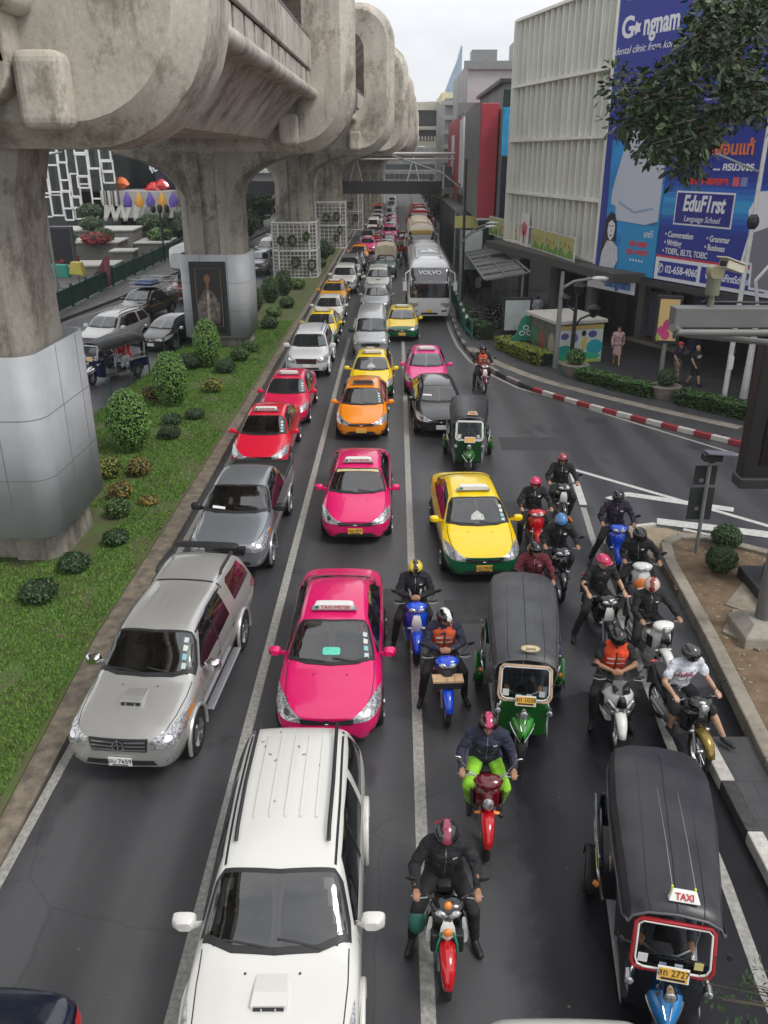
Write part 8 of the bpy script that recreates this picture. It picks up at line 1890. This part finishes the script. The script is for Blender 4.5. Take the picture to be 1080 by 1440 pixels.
# tuk-tuks
SEATB = mat('seat_blue', (.02, .02, .12), .4, coat=.4)
tuktuk('black roofed blue tuk-tuk with white TAXI sign, nearest the viewer', (2.90, 6.20), -11.5, glossy('tuk_navy', '08101f', .2, .9), mat('frame_red', (.40, .02, .03), .3, coat=.5), glossy('tuk_blue', '1878b8', .2, .9), 'สถ 2727', 'TAXI', length=2.7, sticks=True, dlabel='driver in dark shirt inside the nearest tuk-tuk', seatm=SEATB)
tuktuk('grey roofed green tuk-tuk with oval roof sign', (2.04, 10.85), -6.4, glossy('tuk_green', '0e5a1c', .25, .8), mat('frame_cream', (.60, .42, .30), .35, coat=.5), glossy('tuk_lime', '2a8a20', .2, .9), 'สก 1038', 'Jasmin', length=3.0, roofm=mat('roof_grey_vinyl', (.060, .062, .066), .45, var=.2, vs=2.5, bump=.3, bs=3.5), signm='oval', dlabel='driver in dark shirt inside the green tuk-tuk')
tuktuk('green and white tuk-tuk behind the big yellow taxi', (2.22, 23.7), -4, glossy('tuk_green2', '0e4a1c', .3, .7), mat('frame_white', (.60, .58, .50), .4), glossy('tuk_lime2', '2a6a20', .25, .8), '', 'TAXI', length=2.7, dlabel='driver inside the green and white tuk-tuk', signm=mat('sign_tan', (.55, .42, .25), .4))
tuktuk('blue tuk-tuk with grey roof on the left carriageway', (-12.6, 34.2), -24, glossy('tuk_blue2', '101a48', .3, .8), mat('frame_white2', (.55, .55, .55), .4), CHROME, '', None, length=2.7, roofm=MATS['roof_grey_vinyl'], dlabel='driver inside the left carriageway tuk-tuk', seatm=mat('seat_white', (.5, .5, .52), .5))
J = dict(pelvis=(0, 1.2, .82), neck=(0, 1.15, 1.30), head=(0, 1.1, 1.42), sw=.18)
for s, kx in ((1, 'R'), (-1, 'L')): J['elbow'+kx] = (s*.28, 1.0, 1.05); J['wrist'+kx] = (s*.12, .8, .95); J['knee'+kx] = (s*.2, .75, .80); J['ankle'+kx] = (s*.2, .65, .42); J['toe'+kx] = (s*.2, .5, .37)
o_ = Rz((-12.6, 34.2), -24, (0, .85, 0)); person('passenger in a red shirt sitting in the left carriageway tuk-tuk', 'tuk-tuk passengers', (o_[0], o_[1], 0), R(-24), J, mat('shirt_bright_red', (.55, .02, .03), .7), mat('pale_trousers', (.45, .5, .52), .8), skin=SKINL, vox=.022)

# riders and motorcycles
def cloth(n, c): return mat('cloth_'+n, c, .85, var=.25, vs=7, bump=.5, bs=18)
BLKJ, NAVJ, ORV = cloth('black', (.016, .016, .019)), cloth('navy', (.022, .025, .05)), cloth('orange', (.58, .09, .03))
GREENP = cloth('lime', (.28, .62, .04)); SHW = cloth('white', (.62, .64, .70))
H = lambda n, h, r=.25: glossy('helmet_'+n, h, r, .8)
hY, hB, hP, hPk, hBl, hG, hW = H('yellow', 'd8c040'), H('black', '101012'), H('plum', '5a0c1c'), H('pink', 'c0305c'), H('blue', '4a78b0'), H('grey', '3a3a38'), H('pale', 'c8b0a4')
MBL, MWH, MRD, MBK, MDR = glossy('bike_blue', '1248c8', .2, .9), glossy('bike_white', 'd8d8d4', .25, .8), glossy('bike_red', 'b81420', .2, .9), glossy('bike_black', '101114', .2, .9), glossy('bike_maroon', '5c0a18', .2, .9)
MGD = glossy('bike_gold', '8a7430', .25, .8, .5)
def rd(label, top, bottom, helmet, pose, **k): return dict(label=label, top=top, bottom=bottom, helmet=helmet, J=pose, **k)
bike_at((.43, 13.37), 2, 'glossy blue scooter with white nose panel on the lane line', rd('rider in a yellow full face helmet and black jacket with orange sleeve lines', BLKJ, BLKJ, (hY, 'full', MBK, True), rider_pose('L', 'lap', wide=.28), hands='lap', head_turn=(0, 22)), c1=MBL, c2=MWH, style='scoot')
def crate(root):
    mb = MB(); mb.box((0, -.60, .80), (.46, .20, .03)); mb.build('cardboard_sheet', mat('cardboard', (.55, .38, .22), .8, var=.15, vs=12), root); mb = MB(); mb.box((0, -.60, .73), (.40, .20, .10)); mb.build('front_basket', BLACKP, root)
    mb = MB(); mb.box((-.02, -.60, .818), (.012, .2, .004)); mb.box((.10, -.60, .818), (.012, .2, .004)); mb.build('sheet_crease', mat('crease', (.32, .2, .1), .8), root)
bike_at((.90, 11.55), 3, 'blue step-through motorcycle with cardboard on its front basket', rd('rider in black helmet and orange vest looking down at the hands', NAVJ, BLKJ, (hB, 'open', MWH, False), rider_pose('both', 'lap', wide=.26, tx=0), hands='lap', vest=ORV, head_turn=(28, 25)), c1=MBL, c2=BLACKP, style='under', box=crate, lamp=LENS, shield=BLACKP, fender=MBL)
bike_at((1.27, 8.67), -3, 'deep red retro scooter with round chrome lamp', rd('rider in black jacket and lime green trousers on the red scooter', NAVJ, GREENP, (H('maroon', '2a0a10'), 'open', H('crimson', 'b0305a'), False), rider_pose('', 'grip', wide=.3), head_turn=(0, 8)), c1=MDR, c2=MDR, style='retro', fender=MRD)
def bits(root):
    mb = MB(); mb.ball((0, -.50, 1.06), (.045, .04, .05), 10, 6); mb.ball((0, -.60, .80), (.05, .03, .05), 10, 6); mb.build('amber_ball', AMBER, root, True)
    mb = MB(); mb.box((0, -.50, .60), (.34, .14, .24)); mb.build('front_basket', BLACKP, root, False, .02)
    mb = MB()
    for s in (1, -1): mb.tube([(s*.06, -.58, .78), (s*.10, -.585, .62), (s*.11, -.585, .5)], .012, 6)
    mb.build('green_strap', mat('strap_green', (.03, .28, .16), .6), root); mb = MB(); mb.ball((-.30, -.20, .50), (.10, .12, .14), 10, 7); mb.build('green_bag', mat('bag_green', (.03, .16, .12), .5), root, True)
    for s in (1, -1): mb = MB(); mb.sell([(s*.17, -.42, .50, .03, .06, 0), (s*.19, -.48, .62, .03, .10, 0), (s*.17, -.46, .82, .02, .05, 0)], 8); mb.build('white_wing', MWH, root, True)
bike_at((.62, 6.65), 0, 'black motorcycle with white trim and red front fender nearest the viewer', rd('rider in black jacket and red grey helmet nearest the viewer', BLKJ, BLKJ, (H('darkgrey', '28262a'), 'open', H('dusty', '8a3a50'), True), rider_pose('both', 'grip', wide=.26), head_turn=(0, 32), skin=SKIN), c1=MBK, c2=MWH, style='under', fender=MRD, box=bits)
bike_at((3.37, 17.87), 0, 'bright red motorcycle beside the yellow taxi', rd('rider in pink helmet and black shirt on the bright red motorcycle', BLKJ, BLKJ, (hPk, 'open', None, True), rider_pose('L', 'grip', wide=.2), head_turn=(-20, 10)), c1=MRD, c2=MRD, style='under', shield=MRD)
bike_at((4.30, 19.6), -3, 'black motorcycle of the rearmost rider by the painted chevron', rd('rearmost rider in dusty red helmet, black shirt and orange shoes', BLKJ, BLKJ, (H('dusty2', '8a3a44'), 'open', None, True), rider_pose('R', 'grip', wide=.14), shoe=mat('orange_shoe', (.6, .16, .03), .6), head_turn=(-15, 10)), c1=MBK, c2=MWH, style='under')
bike_at((3.58, 15.8), 0, 'black motorcycle with silver fork behind the green tuk-tuk', rd('hunched rider in blue helmet and black jacket', BLKJ, BLKJ, (hBl, 'full', None, True), rider_pose('L', 'grip', lean=.12, wide=.3), head_turn=(0, 40)), c1=MBK, c2=MBK, style='under', shield=MBK)
bike_at((5.05, 17.0), -6, 'vivid blue motorcycle left of the sandy apron', rd('rider in black full helmet and violet black jacket on the vivid blue motorcycle', cloth('violet', (.03, .02, .04)), BLKJ, (hB, 'full', None, True), rider_pose('L', 'grip', wide=.36), head_turn=(0, 10)), c1=MBL, c2=MBL, style='under', shield=MBL)
def obox(root): mb = MB(); mb.ball((0, -.60, .70), (.16, .06, .12), 14, 8); mb.build('orange_bag', mat('bag_orange', (.65, .18, .04), .5), root, True)
bike_at((5.06, 15.1), -8, 'white motorcycle with an orange front bag', rd('bent over rider in black between the blue and the cream motorcycles', BLKJ, BLKJ, (hB, 'full', None, True), rider_pose('L', 'grip', lean=.16, wide=.22, tx=-.08), head_turn=(30, 45)), c1=MWH, c2=MWH, style='under', box=obox)
bike_at((4.08, 13.7), 4, 'black motorcycle of the rider in short sleeves', rd('rider with pink cap helmet, black short sleeved shirt and white socks', BLKJ, BLKJ, (hPk, 'half', None, False), rider_pose('L', 'grip', wide=.34), sleeves=False, head_turn=(35, 12), skin=SKINL), c1=MBK, c2=MWH, style='under', shield=MBK)
bike_at((3.60, 10.94), -3, 'large white maxi scooter with swept headlights', rd('rider in black cap helmet and bright orange safety vest', BLKJ, BLKJ, (hB, 'open', None, 'dark'), rider_pose('both', 'lap', wide=.18), hands='lap', vest=cloth('vivid_orange', (.70, .07, .02)), sleeves=False, head_turn=(0, 42)), c1=MWH, c2=MBK, style='maxi')
bike_at((4.85, 12.75), 8, 'cream white retro scooter leaning beside the concrete kerb', rd('rider in pale pink helmet and black shirt looking sideways', BLKJ, BLKJ, (hW, 'open', H('brick', '7a2a20'), False), rider_pose('L', 'grip', wide=.36, tx=-.05), head_turn=(-25, 40)), c1=MWH, c2=MBK, style='classic', fender=MWH)
def aia(root, j, HM):
    sh_ = [c for c in root.children if c.name.startswith('shirt')][0]
    bm = bmesh.new(); bm.from_mesh(sh_.data); bv = BVHTree.FromBMesh(bm); bm.free(); RD = mat('shirt_letter_red', (.6, .03, .06), .6)
    zc = 1.15
    for st_ in ([(-.13, zc-.05), (-.09, zc+.06), (-.05, zc-.05)], [(-.01, zc-.05), (-.01, zc+.06)], [(.03, zc-.05), (.07, zc+.06), (.11, zc-.05)]): decal(bv, strip(st_, .02), 'front', RD, 'shirt_letter', sh_, .006, .02)
    for a, b in ((-.115, -.065), (.045, .095)): decal(bv, strip([(a, zc-.015), (b, zc-.015)], .014), 'front', RD, 'shirt_letter', sh_, .006, .02)
ps = rider_pose('R', 'grip', wide=.50, fy=-.12, tx=.04); ps['ankleR'] = (.52, -.36, .28); ps['toeR'] = (.58, -.50, .22); ps['kneeR'] = (.34, -.22, .66)
bike_at((4.75, 10.48), 10, 'black and gold classic motorcycle with chrome round lamp', rd('rider in white football shirt and black shorts with one leg on the kerb', SHW, BLKJ, (hG, 'full', None, True), ps, sleeves=False, shorts=True, head_turn=(22, 12), skin=SKINL, extra=aia), c1=MBK, c2=MBK, style='classic', fender=MGD)
bike_at((2.75, 14.2), -4, 'motorcycle mostly hidden behind the green tuk-tuk', rd('rider in black helmet and red jacket hidden behind the green tuk-tuk roof', cloth('wine', (.14, .02, .03)), BLKJ, (hB, 'open', None, True), rider_pose('', 'grip'), head_turn=(30, 10)), c1=MBK, c2=MBK, style='under')
bike_at((3.62, 32.9), 5, 'maroon and white motorcycle with delivery rider near the curved kerb', rd('delivery rider in orange vest near the curved kerb', BLKJ, BLKJ, (hB, 'open', None, True), rider_pose('L', 'grip', wide=.22), vest=ORV), c1=MDR, c2=MWH, style='under', lamp=MWH)
# far motorcycles between the lanes and parked ones
for k, (x, y, c, lb) in enumerate(((-2.0, 88, MRD, 'red motorcycle among cars far ahead beside the pink taxi'), (-1.9, 94, MWH, 'white motorcycle among cars far ahead'), (-2.0, 99, MRD, 'second red motorcycle farther among the cars'), (.5, 76, MBK, 'black motorcycle left of the cream bus'), (.45, 83, MBK, 'farther black motorcycle left of the cream bus'), (3.15, 80, MBK, 'black motorcycle right of the cream bus'))):
    bike_at((x, y), 0, lb, rd('rider on the %s' % lb, cloth('far%d' % (k % 3), [(.4, .04, .03), (.3, .3, .32), (.03, .03, .04)][k % 3]), BLKJ, (H('far%d' % (k % 2), ['b02020', '303030'][k % 2]), 'full', None, False), rider_pose('both'), vox=.03, group='riders filtering far ahead'), c1=c, c2=MWH, group='motorcycles filtering far ahead')
for k, (x, y, rz) in enumerate(((5.0, 46.2, 60), (5.2, 47.2, 62), (5.5, 48.3, 58))): bike('dark parked motorcycle %s beside the walkway shelter' % ('nearest the white poster stand', 'in the middle of three', 'farthest of three')[k], (x, y, .15), R(rz), MBK, MBK, 'under', group='motorcycles parked on the right pavement')
for k, (x, y, rz) in enumerate(((-21.2, 52, 70), (-21.4, 54, 75), (-21.5, 86, 60))): bike('dark motorcycle parked behind the green fence, %s' % ('nearest', 'second', 'farthest')[k], (x, y, .16), R(rz), MBK, MDR, 'under', group='motorcycles parked behind the green fence')
# pedestrians
def walk(face=0, step=.22):
    J = dict(pelvis=(0, 0, .92), neck=(0, -.02, 1.42), head=(0, -.04, 1.55), sw=.18)
    for s, k in ((1, 'R'), (-1, 'L')):
        J['elbow'+k] = (s*.26, .03 + s*.06, 1.13); J['wrist'+k] = (s*.25, -.08 + s*.14, .90); J['knee'+k] = (s*.10, -.07 - s*step*.35, .50); J['ankle'+k] = (s*.10, -s*step, .10); J['toe'+k] = (s*.11, -.15 - s*step, .045)
    return J
person('woman in a pale pink dress with shoulder bag walking past the shops', 'pedestrians', (10.04, 37.6, .15), R(-10), walk(), cloth('pink_dress', (.50, .32, .32)), cloth('pink_dress', (.5, .3, .3)), skin=SKINL, dress=True, hair='long', hands='hang', shoe=mat('yellow_shoe', (.5, .4, .1), .6),
       extra=lambda r, j, HM: [MB().tube([(-.15, -.05, 1.38), (-.26, .05, 1.1), (-.26, .08, .95)], .012, 6).build('bag_strap', BLACKP, r), MB().sell([(-.27, .06, .78, .07, .12, 0), (-.27, .24, .78, .07, .12, 0)], 10).build('shoulder_bag', mat('bag_plum', (.07, .015, .03), .5), r, True)])
def ny(r, j, HM): 
    text('NY', .16, WT, r, face_M((0, -.165, 1.22), 0, -1), bold=.006)
person('bald man in black NY shirt and black shorts', 'pedestrians', (12.23, 33.7, .15), R(28), walk(), BLKJ, BLKJ, skin=SKINL, hair=False, sleeves=False, shorts=True, hands='hang', extra=ny)
person('man in red cap, navy shirt and khaki shorts beside the bald man', 'pedestrians', (11.72, 34.3, .15), R(30), walk(step=-.2), cloth('navy2', (.02, .022, .05)), cloth('khaki', (.22, .16, .10)), skin=SKINL, helmet=(H('cap', 'a01828', .6), 'half', None, False), sleeves=False, shorts=True, hands='hang')
person('person in white shirt walking under the canopy behind the poster stand', 'pedestrians', (7.8, 46.5, .15), R(180), walk(), cloth('pale', (.35, .36, .38)), BLKJ, hands='hang', vox=.025)
for k, (x, y) in enumerate(((4.9, 57.5), (5.4, 55.8), (10.9, 47), (5.2, 64))): person(('dark clothed pedestrian by the coach railing', 'pedestrian in pale shirt under the shelter roof', 'dark pedestrian deep under the canopy', 'farthest pedestrian near the hoarding')[k], 'pedestrians', (x, y, .15), R(40*k), walk(), (BLKJ, cloth('pale', (.4, .4, .4)))[k % 2], BLKJ, hands='hang', vox=.03)
for k, (x, y) in enumerate(((-20.9, 90), (-21.6, 95), (-20.7, 98))): person(('pedestrian in white on the far left pavement', 'dark pedestrian on the far left pavement', 'pedestrian farthest along the left pavement')[k], 'pedestrians', (x, y, .16), R(30*k), walk(), (SHW, BLKJ, BLKJ)[k], BLKJ, hands='hang', vox=.035)
# small debris on the asphalt
mb = MB(); r_ = random.Random(9)
for _ in range(220):
    x, y = r_.uniform(-5, 6), 4 + 26*r_.random(); s = r_.uniform(.008, .025); mb.add([(x-s, y, .006), (x, y-s, .007), (x+s, y, .006), (x, y+s*.7, .007)], [(0, 1, 2, 3)])
q = mb.build('road_grit', mat('grit', (.12, .11, .10), .8)); q['kind'] = 'stuff'
mb = MB(); mb.box((0, 380, 34), (800, 960, 72)); hz = mb.build('haze', [], None); hm = bpy.data.materials.new('haze_air'); hm.use_nodes = True; hn = hm.node_tree; hn.nodes.clear()
ho = hn.nodes.new('ShaderNodeOutputMaterial'); pv = hn.nodes.new('ShaderNodeVolumePrincipled'); pv.inputs['Color'].default_value = (.97, .98, 1, 1); pv.inputs['Density'].default_value = .00055; pv.inputs['Anisotropy'].default_value = .3
hn.links.new(pv.outputs[0], ho.inputs['Volume']); hz.data.materials.append(hm); hz['kind'] = 'stuff'
bpy.data.scenes.remove(TMP)
